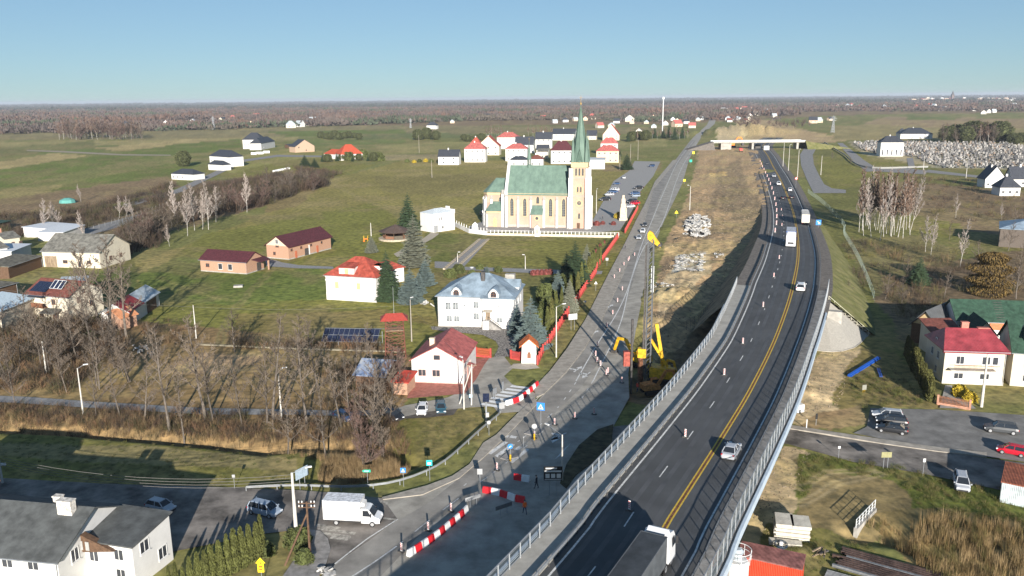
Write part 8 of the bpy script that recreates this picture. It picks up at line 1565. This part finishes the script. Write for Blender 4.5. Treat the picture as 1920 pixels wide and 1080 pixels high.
# white mast and pylons on the skyline
p = P(1242, 247); t = T('white_mast', 'tall slim white mast rising above the far trees', 'mast', p); Hm = hgt(1242, 247, 182); MB().tube((0, 0, 0), (0, 0, Hm), .75, .5, 8).obj('shaft', steel_w, t); MB().tube((0, 0, Hm-3), (0, 0, Hm), 1.7, 1.7, 8).obj('antenna_ring', steel_w, t)
def pylon(px, py, top, lab):
    p = P(px, py); H_ = hgt(px, py, top); t = T('power_pylon', lab, 'pylon', p); w_ = H_*.09; g = MB()
    for sx in (-1, 1):
        for sy in (-1, 1): g.bar((sx*w_, sy*w_, 0), (sx*.3, sy*.3, H_), .35)
    for k_ in range(7):
        z0, z1 = H_*k_/7, H_*(k_+1)/7; a, b = w_*(1-k_/7)+.3, w_*(1-(k_+1)/7)+.3
        for s in (-1, 1): g.bar((-a, s*a, z0), (b, s*b, z1), .2); g.bar((a, s*a, z0), (-b, s*b, z1), .2)
    g.obj('lattice', steel, t); g = MB()
    for f, l in ((.72, .16), (.82, .2), (.92, .13)): g.bar((-H_*l, 0, H_*f), (H_*l, 0, H_*f), .35)
    g.obj('crossarm', steel, t)
pylon(1561, 249, 217, 'lattice pylon beyond the overpass on the right'); pylon(770, 240, 222, 'faint lattice pylon over the far fields, left of the church'); pylon(401, 243, 218, 'faint lattice pylon over the far fields, upper left')
# ---------------------------------------------------------------- building site
# piling rig
p = P(1241, 705); p.z = -1.2; rg = T('piling_rig', 'yellow piling rig with a tall dark lattice mast and yellow head in the pit', 'piling rig', p, rad(-14))
for s in (-1, 1):
    g = MB(); g.extr([(-2.6, .3), (-2.2, 0), (2.2, 0), (2.6, .3), (2.6, .75), (2.2, 1.0), (-2.2, 1.0), (-2.6, .75)], s*1.5-.4, s*1.5+.4, 'y'); g.obj('track', rubber, rg)
MB().box(0, 0, .6, 3.0, 2.4, .5).obj('undercarriage', steel_d, rg); g = MB(); rect_loft(g, [(-2.2, 1.4, 1.3, 1.2, 2.9), (-1.6, 1.45, 1.35, 1.1, 3.1), (1.4, 1.45, 1.3, 1.1, 3.0), (1.8, 1.4, 1.2, 1.1, 2.2)]); g.obj('engine_housing', yellowpaint, rg)
g = MB(); rect_loft(g, [(1.0, .55, .5, 1.4, 3.3), (2.4, .55, .45, 1.4, 3.2)]); cb = g.obj('cab', yellowpaint, rg); cb.location.y = -1.1; MB().box(2.45, -1.1, 2.0, .05, .9, 1.1).obj('cab_window', carglass, rg)
HM = 26.5; MX = -2.6
ms = MB()
for sx in (-.45, .45):
    for sy in (-.45, .45): ms.bar((MX+sx, sy, .5), (MX+sx, sy, HM), .24)
for k_ in range(26): 
    z0, z1 = .8+k_*1.0, 1.8+k_*1.0
    for s in (-1, 1): ms.bar((MX-.45, s*.45, z0), (MX+.45, s*.45, z1), .12); ms.bar((MX+s*.45, -.45, z0), (MX+s*.45, .45, z1), .12)
ms.obj('mast', mat('mast_grey', (.09, .095, .10), .6, .15, 2), rg)
g = MB(); g.bar((MX-.85, -.2, 1), (MX-.85, -.2, HM-1), .3); g.obj('hydraulic_hose', steel_d, rg); g = MB(); g.box(MX+.42, -.42, 17, .5, .06, 4.8); g.obj('mast_panel', mat('pale_mast_panel', (.55, .57, .58)), rg)
g = MB(); g.extr([(u*.62, HM+(v-HM)*.62) for u, v in [(-1.0, HM), (.7, HM-1.0), (2.6, HM-2.2), (2.9, HM-1.5), (1.2, HM+.6), (.4, HM+2.0), (-.6, HM+2.6), (-1.1, HM+1.6)]], -.4, .4, 'y'); hd = g.obj('mast_head', yellowpaint, rg); hd.location.x = MX; k = MB(); k.tube((MX+1.5, -.45, HM-.95), (MX+1.5, .45, HM-.95), .3, .45, 10); k.obj('pulley', steel_d, rg); k = MB(); k.tube((MX-.3, -.45, HM+1.1), (MX-.3, .45, HM+1.1), .35, .35, 10); k.obj('pulley', yellowpaint, rg)
g = MB(); g.bar((.2, .7, 2.5), (MX+1.3, .3, 11.0), .6); g.obj('back_stay', yellowpaint, rg); g = MB(); g.bar((1.6, -.5, 2.3), (MX+.4, -.3, 8.2), .42); g.obj('back_stay', yellowpaint, rg)
g = MB(); g.tube((MX-1.3, 0, -.5), (MX-1.3, 0, 5), .55, .55, 12); g.obj('casing', rust, rg); g = MB(); g.box(MX-1.1, 0, 4.6, 1.5, 1.4, 1.7); g.obj('rotary_drive', yellowpaint, rg)
for s in (-.2, .2): g = MB(); g.tube((MX-1.1, s, 6), (MX-.3, s, HM+.5), .03, n=4); g.obj('rope', steel_d, rg)
p = P(1183, 728); t = T('steel_column', 'slim dark steel column standing upright left of the piling rig', 'column', p); MB().tube((0, 0, -1), (0, 0, 12.6), .22, .22, 8).obj('shaft', steel_d, t); MB().box(-.9, 0, 4.2, 1.1, 1.0, 2.6).obj('red_unit', mat('faded_red_unit', (.30, .07, .05), .7, .3, 2), t)
def digger(px, py, z, lab, m_, rz, s=1.0):
    p = P(px, py); t = T('excavator', lab, 'excavator', (p.x, p.y, z), rz); t.scale = (s,)*3
    for q in (-1, 1): g = MB(); g.extr([(-1.9, .25), (-1.6, 0), (1.6, 0), (1.9, .25), (1.9, .6), (1.6, .85), (-1.6, .85), (-1.9, .6)], q*1.1-.3, q*1.1+.3, 'y'); g.obj('track', rubber, t)
    g = MB(); rect_loft(g, [(-2.1, 1.2, 1.1, 1.0, 2.1), (.2, 1.25, 1.15, 1.0, 2.2), (1.4, 1.2, 1.0, 1.0, 1.6)]); g.obj('body', m_, t); g = MB(); g.box(.9, .75, 1.2, 1.3, .9, 1.6); c_ = g.obj('cab', m_, t); MB().box(.95, .75, 1.8, 1.36, .96, .8).obj('cab_window', carglass, c_)
    b = MB(); b.bar((1.2, -.1, 1.5), (3.0, -.1, 4.3), .42, .55); b.bar((3.0, -.1, 4.3), (4.6, -.1, 4.2), .38, .5); b.obj('boom', m_, t); b = MB(); b.bar((4.5, -.1, 4.4), (5.4, -.1, 1.9), .34, .42); b.obj('arm', m_, t); b = MB(); b.extr([(5.0, 1.9), (5.8, 1.8), (5.9, .9), (5.2, .6), (4.7, 1.1)], -.6, .5, 'y'); b.obj('bucket', steel_d, t); return t
digger(1370, 276, -.3, 'orange excavator with raised boom working under the overpass', orangepaint, 0.1, 2.3)
digger(1198, 672, -1.5, 'yellow excavator with bent boom beside the piling rig in the pit', yellowpaint, 2.4, 1.1); digger(1234, 684, -2.0, 'second yellow excavator arm right of the rig mast, in the pit shade', yellowpaint, -.9, .85); digger(1222, 722, -1.5, 'rust-orange excavator in the shade at the foot of the rig', mat('dirty_orange', (.42, .19, .06), .8, .3, 2), .3, .9)
p = P(1389, 285); t = T('dump_truck', 'red dump truck waiting beside the orange excavator', 'lorry', p, rad(80)); g = MB(); rect_loft(g, [(-4, 1.4, 1.7, 1.4, 3.2), (1.6, 1.4, 1.7, 1.4, 3.0)]); g.obj('tipper_body', mat('dusty_red', (.45, .10, .08)), t); MB().box(3, 0, 1, 2, 2.6, 2.4).obj('cab', redpaint, t)
for x in (-3, -1.4, 3):
    for s in (-1.1, 1.1): wheel(t, x, s, .65, .4)
for i, (px, py, m_, lab) in enumerate([(1436, 281, white_pl, 'white concrete barrier block stack by the overpass pier'), (1420, 278, steel_d, 'dark container under the overpass')]): p = P(px, py); tag(MB().box(0, 0, -.2, 5, 4, 4).obj('site_container', m_, loc=p), lab, 'container')
# concrete rubble
rubm = mat('broken_concrete', (.36, .355, .34), .95, .35, 2, .03, rnd=.18)
RB = []
for k_ in range(6):
    r = random.Random(k_+3); g = MB(); n = r.randint(4, 6); o = [(math.cos(2*math.pi*i/n)*r.uniform(.6, 1.1), math.sin(2*math.pi*i/n)*r.uniform(.45, .9)) for i in range(n)]; g.prism(o, -.16, .16); RB.append(g.mesh('concrete_chunk', rubm))
heap = T('rubble_heap', 'large heap of grey broken concrete slabs beside the old road', 'rubble heap')
for i in range(150):
    t = R.random(); px, py = R.uniform(1280, 1332), R.uniform(404, 450); 
    if ((px-1308)/26)**2+((py-427)/24)**2 > 1: px, py = 1308+R.uniform(-12, 12), 427+R.uniform(-12, 12)
    p = P(px, py); c_ = max(0, 1-((px-1308)/28)**2-((py-427)/25)**2); o = ob('concrete_chunk', RB[i % 6], heap, (p.x, p.y, gz(p.x, p.y)+c_*R.uniform(.2, 1.8))); o.rotation_euler = (R.uniform(-.7, .7), R.uniform(-.7, .7), R.random()*6.3); o.scale = (R.uniform(.9, 2.0), R.uniform(.8, 1.5), R.uniform(1, 2.2))
h2 = T('rubble_heap', 'flatter spread of pale broken slabs farther down the earthworks', 'rubble heap')
for i in range(90):
    px, py = R.uniform(1266, 1320), R.uniform(476, 514); p = P(px, py); o = ob('concrete_chunk', RB[i % 6], h2, (p.x, p.y, gz(p.x, p.y)+R.uniform(.0, .3))); o.rotation_euler = (R.uniform(-.3, .3), R.uniform(-.3, .3), R.random()*6.3); o.scale = (R.uniform(.5, 1.1),)*3
for hx, hy, n, lab in ((1240, 540, 14, 'scatter of pale boulders at the near end of the earthworks'), (1350, 480, 14, 'loose pale stones along the foot of the retaining bank'), (268, 655, 16, 'low pile of pale broken stone at the top of the brown yard'), (265, 435, 14, 'pile of pale stones beside the dark thicket'), (795, 568, 16, 'stony rock garden slope above the small white house'), (610, 1075, 10, 'pale broken slabs at the corner fence')):
    h3 = T('stone_pile', lab, 'stone pile')
    for i in range(n): p = P(hx+R.gauss(0, 9), hy+R.gauss(0, 4)); o = ob('stone', RB[i % 6], h3, (p.x, p.y, gz(p.x, p.y)+R.uniform(0, .4))); o.rotation_euler = (R.uniform(-.8, .8), R.uniform(-.8, .8), R.random()*6); o.scale = (R.uniform(.3, .9),)*3
# brown wire fence over the pit, bank fence posts
fp = smooth([P(1395, 490), P(1350, 560), P(1310, 600), P(1280, 620)], 2.5); t = T('wire_fence', 'dark wire mesh fence along the slope between earthworks and viaduct', 'fence'); pm = MB().box(0, 0, -.4, .07, .07, 2.2).mesh('post', steel_d); g = MB()
for a, b in zip(fp, fp[1:]):
    ob('post', pm, t, a)
    for z in (.1, .5, .9, 1.3, 1.7): g.bar((a.x, a.y, z), (b.x, b.y, z), .02)
    for j in range(5): c = a.lerp(b, j/5); g.bar((c.x, c.y, .1), (c.x, c.y, 1.7), .02)
g.obj('wire_mesh', steel_d, t)
def long_fence(lab, pix, h_, sp, m_, mesh_=True, panel=None):
    pts = smooth([P(x, y) for x, y in pix], sp); t = T('mesh_fence', lab, 'fence'); pm = MB().box(0, 0, 0, .08, .08, h_).mesh('post', m_); g = MB()
    for a, b in zip(pts, pts[1:]):
        ob('post', pm, t, a)
        for z in (.15, h_*.5, h_*.97): g.bar((a.x, a.y, z), (b.x, b.y, z), .03)
        if panel: g.bar((a.x, a.y, h_*.45), (b.x, b.y, h_*.45), .05, h_*.55)
    g.obj('wire', m_, t)
green_mesh = mat('green_grey_mesh', (.22, .28, .25), .6)
long_fence('grey-green mesh fence following the foot of the motorway slope', [(1515, 362), (1545, 385), (1582, 425), (1582, 440), (1610, 490), (1640, 565)], 2.2, 3.0, green_mesh)
long_fence('pale fence along the left side of the cemetery lawn', [(1545, 268), (1580, 290), (1622, 315), (1740, 315)], 2.0, 6, mat('pale_fence', (.27, .27, .255)), panel=True)
long_fence('low fence behind the cemetery', [(1840, 268), (1900, 280), (1980, 292)], 2.0, 6, MATS['pale_fence'], panel=True); long_fence('cemetery fence along its near side', [(1740, 314), (1960, 318)], 1.6, 5, green_mesh); long_fence('fence along the village road beside the thicket', [(130, 445), (210, 420), (330, 380)], 1.8, 4, MATS['pale_fence'])
long_fence('low boundary wall between the lawn and the brown yard', [(370, 648), (420, 650), (560, 656), (760, 662)], .5, 4, mat('mossy_wall', (.22, .20, .15)), panel=True)
# cemetery
GS = []
for k_ in range(4):
    g = MB(); g.box(0, 0, 0, 1.0, 2.0, .45); g.box(0, .85, .45, [.9, .7, 1.1, .25][k_], .22, [1.1, 1.4, .9, 1.7][k_]); 
    if k_ == 3: g.box(0, .85, 1.55, .9, .2, .2)
    GS.append([g.mesh('gravestone', m_) for m_ in (mat('grey_granite', (.14, .135, .13), .4, .3, 1), mat('pale_granite', (.27, .26, .245), .5, .2, 1), mat('dark_granite', (.08, .08, .085), .3, .2, 1), mat('sandstone', (.20, .155, .12), .7, .2, 1))])
rows = []; reg = poly_w([(1600, 268), (1640, 266), (1888, 269), (1960, 285), (1960, 317), (1770, 315), (1742, 306), (1712, 296), (1700, 293), (1652, 291), (1622, 284)]); y0 = min(p[1] for p in reg); y1 = max(p[1] for p in reg); x0 = min(p[0] for p in reg); x1 = max(p[0] for p in reg)
y = y0
while y < y1:
    x = x0+R.random()*2
    while x < x1: 
        xx = x+R.uniform(-.6, .6)
        if R.random() < .6: rows.append((xx, y+R.uniform(-.5, .5)))
        x += 3.1
    y += 6.0
A = np.array(rows); ok = inpoly(A[:, 0], A[:, 1], reg); A = A[ok]; A = A[np.argsort(A[:, 1])]
print('graves', len(A))
st = {}; cnt_ = {}; r0_w = int(round((A[0][1]-y0)/6)); A = np.array(sorted(A.tolist(), key=lambda q: (round((q[1]-y0)/6), q[0])))
for i, (x, y) in enumerate(A):
    s = 1.45*R.uniform(.8, 1.2); k_, c_ = R.randrange(4), R.choice([0, 0, 0, 1, 1, 2, 2, 3])
    if i < 300:
        rw_ = int(round((y-y0)/6)); cnt_[rw_] = cnt_.get(rw_, 0)+1; near_ = rw_-r0_w
        o = ob('gravestone', GS[k_][c_], None, (x, y, 0), R.uniform(-.1, .1)); o.scale = (s, s, s); row = int((y-y0)/6)
        tag(o, '%s gravestone, %s from the left in the %s nearest row of the cemetery' % (('grey', 'pale', 'dark', 'sand-coloured')[c_], nth(cnt_[rw_]-1), nth(near_)), 'gravestone', '%s gravestones in the cemetery' % ('grey', 'pale', 'dark', 'sand-coloured')[c_])
    else: st.setdefault(c_, []).append((x, y, s, k_))
far = MB()
for c_, L_ in st.items():
    for x, y, s, k_ in L_: far.box(x, y, 0, 1.0*s, 2*s, .45*s, mi=c_); far.box(x, y+.85*s, .4*s, .9*s, .25*s, 1.2*s, mi=c_)
tag(far.obj('gravestones', [MATS['grey_granite'], MATS['pale_granite'], MATS['dark_granite'], MATS['sandstone']], kind='stuff'), 'hundreds of small gravestones filling the back of the cemetery', 'gravestones')
# site things right of the viaduct
p = P(1483, 1004); rz0 = -.25; sk = T('slab_stack', 'stack of thick pale concrete slabs on the sand beside the viaduct', 'slab stack', (p.x, p.y, 0), rz0); slm = mat('pale_slab', (.52, .49, .42), .9, .15, 1.5, .01, detail=9)
for i, (x, y, z, w_, d_, h_, r_) in enumerate([(0, 0, 0, 3.9, 2.2, .34, 0), (.1, .05, .38, 3.8, 2.1, .22, .03), (-.05, 0, .63, 3.9, 2.2, .2, -.02), (.05, .1, .86, 3.7, 2.0, .2, .02), (0, 0, 1.1, 3.9, 2.2, .22, 0), (.1, 0, 1.36, 3.7, 2.1, .24, .02), (-.85, .1, 1.64, 2.0, 2.9, .34, .0), (.95, 0, 1.64, 2.1, 2.8, .34, .04)]): MB().box(0, 0, 0, w_, d_, h_).obj('slab', slm, sk, (x, y, z), r_)
p = P(1472, 1020); tag(MB().box(0, 0, 0, 3.6, 1.1, .35).obj('concrete_slab', slm, loc=(p.x, p.y, 0), rz=-.25), 'single pale slab on the ground in front of the slab stack', 'slab')
p = P(1464, 1026); cr_ = T('cable_coil', 'coil of dark blue cable around a white canister', 'cable coil', (p.x, p.y, 0)); cm = mat('blue_cable', (.04, .07, .11), .5)
for k_ in range(6):
    g = MB(); rr_k = .55+.09*(k_ % 3); pts = [Vector((rr_k*math.cos(a*.42), rr_k*math.sin(a*.42), .1+.07*k_+.03*math.sin(a))) for a in range(16)]; g.path(pts, .035, 4); g.obj('cable_turn', cm, cr_)
MB().lathe(0, 0, [(.22, 0), (.24, .6), (.14, .7)]).obj('canister', white_pl, cr_)
p = P(1536, 1042); lg = T('timber_pile', 'heap of old timber and metal scraps beside the sandy patch', 'timber pile', (p.x, p.y, 0))
for i in range(12): MB().box(0, 0, 0, R.uniform(.9, 1.8), .16, .13).obj('plank', wood if i % 3 else steel_d, lg, (R.uniform(-.6, .6), R.uniform(-.5, .5), .05+i*.06), R.uniform(.5, 1.2))
a, b = P(1560, 1062), P(1800, 1130); d = b-a; bp_ = T('steel_beam_stack', 'long dark rusty steel beams lying side by side in the lower right', 'steel beams', (a.x, a.y, 0), math.atan2(d.y, d.x)); bm_ = {}
for i in range(11):
    L = R.uniform(11, 14); g = MB(); g.box(L/2, 0, 0, L, .30, .05); g.box(L/2, 0, .05, L, .05, .22); g.box(L/2, 0, .27, L, .30, .05); g.obj('steel_beam', mat('dark_rust', (.085, .055, .045), .7, .35, 1.5) if i % 6 else MATS['dull_galvanised'], bp_, (R.uniform(-.5, 1), i*.42, .02))
a = P(1545, 1068); bp2 = T('steel_tube_stack', 'bundle of grey steel tubes in front of the rusty beams', 'steel tubes', (a.x-.5, a.y-1.5, 0), math.atan2(d.y, d.x)+.03)
for i in range(6): MB().tube((0, i*.26, .15), (9, i*.26, .15), .11, n=6).obj('steel_tube', mat('grey_tube', (.20, .21, .22), .5, .2, 2), bp2)
a, b = P(1590, 706), P(1645, 672); d = b-a; bt = T('blue_pipe_bundle', 'bundle of long bright blue plastic pipes on the grass', 'pipes', (a.x, a.y, 0), math.atan2(d.y, d.x)); 
for i in range(5): MB().tube((0, (i-2)*.27 if i < 3 else (i-3.5)*.27-.2, .14 if i < 3 else .36), (d.length, (i-2)*.27 if i < 3 else (i-3.5)*.27-.2, .14 if i < 3 else .36), .13, n=8).obj('pipe', mat('bright_blue_pipe', (.015, .085, .40), .4, .05, 1), bt)
a, b = P(1645, 692), P(1650, 708); 
for i in range(2): tag(MB().tube((a.x+i*.35, a.y, .14), (b.x+i*.35, b.y, .14), .13, n=8).obj('pipe', MATS['bright_blue_pipe']), 'short blue pipe piece lying apart, %s one' % ('left', 'right')[i], 'pipe')
# concrete headwall with railing
a, b = P(1604, 996), P(1640, 958); d = b-a; hw_ = T('culvert_headwall', 'small concrete headwall topped by a white railing above the reed ditch', 'headwall', (a.x, a.y, 0), math.atan2(d.y, d.x)); L = d.length; MB().box(L/2, 0, -1.2, L, .45, 1.6).obj('wall', concrete, hw_)
for i in range(7): MB().box(i*(L-.1)/6+.05, 0, .4, .07, .07, 1.15).obj('post', steel_w, hw_)
g = MB(); 
for z in (1.5, 1.05, .7): g.bar((0, 0, z), (L, 0, z), .06 if z > 1.4 else .04)
g.obj('rail', steel_w, hw_)
# red workshop container and silo top at the bottom edge
t, W, ro = house('red_site_container', 'bright red corrugated site cabin with a dusty brown roof at the bottom edge', 0, 0, 2.3, 2.5, .35, xy=((23.7, 79.5), (29.5, 76.7)), roof='shed', roofm=mat('dusty_maroon_sheet', (.23, .10, .09), .8, .3, 1, wave=('X', 2.6, .05)), wall=mat('red_corrugated_wall', (.62, .055, .025), .5, .08, 1, wave=('X', 1.8, .05)), ov=.1)
sg = T('silo', 'white silo top with a round handrail and grey filter, bottom edge', 'silo', (22.3, 75.0, 0)); MB().lathe(0, 0, [(1.15, 0), (1.15, 4.6), (1.0, 4.8)], 20).obj('tank', white_pl, sg)
g = MB(); N = 24; pts = [Vector((1.35*math.cos(2*math.pi*i/N), 1.35*math.sin(2*math.pi*i/N), 5.9)) for i in range(N+1)]; g.path(pts, .03, 4); g.path([p_-Vector((0, 0, .5)) for p_ in pts], .025, 4); g.obj('handrail', steel_w, sg)
for i in range(8): a2 = 2*math.pi*i/8; MB().tube((1.35*math.cos(a2), 1.35*math.sin(a2), 4.7), (1.35*math.cos(a2), 1.35*math.sin(a2), 5.9), .025, n=4).obj('post', steel_w, sg)
MB().lathe(0, 0, [(.42, 4.7), (.45, 5.5), (.62, 5.6), (.62, 5.75), (.35, 6.0)], 14).obj('filter', mat('blue_grey_filter', (.38, .43, .47), .5), sg)
for i, (px, py) in enumerate([(1487, 768), (1497, 771)]): p = P(px, py); tag(MB().box(0, 0, 0, 1.3, 1.2, 1.3).obj('white_crate', white_pl, loc=(p.x, p.y, 0), rz=.3*i), ['white tank crate tucked against the viaduct edge', 'white tank crate beside the first, farther from the viaduct'][i], 'crate')
for i in range(9): p = P(514+i*3.4, 323-i*.7); tag(MB().lathe(0, 0, [(.8, 0), (1.25, .3), (1.3, 1.1), (.8, 1.5)], 8).obj('hay_bale', white_pl, loc=(p.x, p.y, 0)), '%s white wrapped bale from the left in the row by the thicket' % nth(i), 'bale', 'white wrapped bales')
for i, (px, py, w_, lab) in enumerate([(476, 290, 5, 'white stack of building blocks below the white villa, left'), (487, 289, 7, 'white stack of building blocks below the white villa, middle'), (500, 287, 6, 'white stack of building blocks below the white villa, right'), (447, 538, 2.4, 'flat pale slab lying on the lawn below the brick barn')]): p = P(px, py); tag(MB().box(0, 0, 0, w_, 1.8, .5 if i == 3 else 2.2).obj('block_stack', white_pl if i < 3 else concrete, loc=p, rz=.2), lab, 'blocks')
p = P(127, 380); tag(MB().lathe(0, 0, [(4, 0), (3.6, 1.5), (1.5, 2.4)], 10).obj('polytunnel', mat('teal_sheet', (.10, .30, .27)), loc=p), 'teal plastic covered heap in the rough field, upper left', 'covered heap')
# playground frame
p = P(686, 452); t = T('playground_frame', 'yellow and orange playground frame on the lawn beside the gazebo', 'climbing frame', p); t.scale = (.6,)*3
for x in (-1.2, 1.2):
    for y in (-.8, .8): MB().tube((x, y, 0), (x, y, 3.2), .1, n=6).obj('post', yellowpaint, t)
MB().box(0, 0, 1.2, 2.6, 1.8, .5).obj('deck', orangepaint, t); MB().slab([(-1.2, -2.8, .2), (-.2, -2.8, .2), (-.2, -.8, 1.6), (-1.2, -.8, 1.6)], .08).obj('slide', orangepaint, t)
# ---------------------------------------------------------------- people
def person(px, py, lab, z=0.06, face=0.0, jacket=None, trousers=None, stride=.22, arm=.15, H_=1.76):
    p = P(px, py, z); me = bpy.data.meshes.new('person'); 
    V = [(0, 0, .95), (0, 0, 1.15), (0, 0, 1.38), (0, .0, 1.50), (0, .02, 1.60), (0, .03, 1.70), (-.10, 0, .90), (-.11, stride*.5, .50), (-.11, stride*.9, .09), (-.11, stride*.9+.15, .04), (.10, 0, .90), (.11, -stride*.4, .50), (.11, -stride, .10), (.11, -stride+.16, .04), (-.19, 0, 1.42), (-.25, -arm*.5, 1.15), (-.27, arm, .90), (-.27, arm*1.4, .80), (.19, 0, 1.42), (.25, arm*.5, 1.15), (.27, -arm*.2, .90), (.27, .05, .80)]
    E_ = [(0, 1), (1, 2), (2, 3), (3, 4), (4, 5), (0, 6), (6, 7), (7, 8), (8, 9), (0, 10), (10, 11), (11, 12), (12, 13), (2, 14), (14, 15), (15, 16), (16, 17), (2, 18), (18, 19), (19, 20), (20, 21)]
    me.from_pydata(V, E_, []); o = ob('person', me, None, p, face); o.scale = (1.05*H_/1.76,)*3
    sk_ = o.modifiers.new('skin', 'SKIN'); rd = [.15, .14, .16, .06, .095, .08, .10, .065, .05, .045, .10, .065, .05, .045, .075, .055, .04, .035, .075, .055, .04, .035]
    for i, r_ in enumerate(rd): me.skin_vertices[0].data[i].radius = (r_*1.05, r_*.85)
    me.skin_vertices[0].data[0].use_root = True
    sb = o.modifiers.new('sub', 'SUBSURF'); sb.levels = 1; sb.render_levels = 1
    dg = bpy.context.evaluated_depsgraph_get(); em = bpy.data.meshes.new_from_object(o.evaluated_get(dg)); o.modifiers.clear(); o.data = em; em.materials.clear()
    skin = mat('skin', (.50, .32, .24), .6); em.materials.append(jacket); em.materials.append(trousers); em.materials.append(skin); em.materials.append(mat('dark_boots', (.03, .025, .02)))
    for f in em.polygons: c = f.center; f.material_index = 2 if c.z > 1.53 or (c.z < .86 and abs(c.x) > .21) else 3 if c.z < .13 else 1 if c.z < .93 else 0
    tag(o, lab, 'person'); hp_ = MB(); hp_.lathe(0, .03, [(.125, 1.70), (.12, 1.78), (.06, 1.84)], 10); hp_.box(0, .14, 1.69, .18, .12, .02); hp_.obj('helmet', white_pl if 'helmet' in lab else steel_d, o); return o
hv = mat('hi_vis_orange', (.85, .16, .03), .7); dk = mat('dark_clothes', (.03, .032, .045), .9); bluej = mat('navy_trousers', (.03, .04, .09), .9)
person(984, 964, 'worker in an orange hi-vis jacket and navy trousers walking in the viaduct shadow', face=.4, jacket=hv, trousers=bluej, stride=.3)
person(1006, 916, 'person in dark clothes standing in the shadow beyond the barriers', face=1.2, jacket=dk, trousers=dk)
person(1195, 735, 'worker in a red-orange jacket standing beside the pit below the rig', face=2.0, jacket=mat('red_orange_jacket', (.55, .07, .04)), trousers=bluej); person(1172, 468, 'person in dark clothes walking on the pavement near the red fence', z=.17, face=-1.8, jacket=dk, trousers=dk, stride=.3); person(1130, 412, 'person in dark clothes crossing the church yard', face=1, jacket=dk, trousers=dk)
# ---------------------------------------------------------------- air
hz = bpy.data.materials.new('haze_air'); hz.use_nodes = True; n = hz.node_tree; n.nodes.remove(n.nodes['Principled BSDF']); pv = n.nodes.new('ShaderNodeVolumePrincipled'); pv.inputs['Density'].default_value = .00006; pv.inputs['Color'].default_value = (.80, .87, 1, 1); pv.inputs['Anisotropy'].default_value = .1
n.links.new(pv.outputs[0], n.nodes['Material Output'].inputs['Volume'])
g = MB(); g.box(0, 0, -6, 53000, 53000, 84); o = g.obj('haze', hz, kind='stuff')
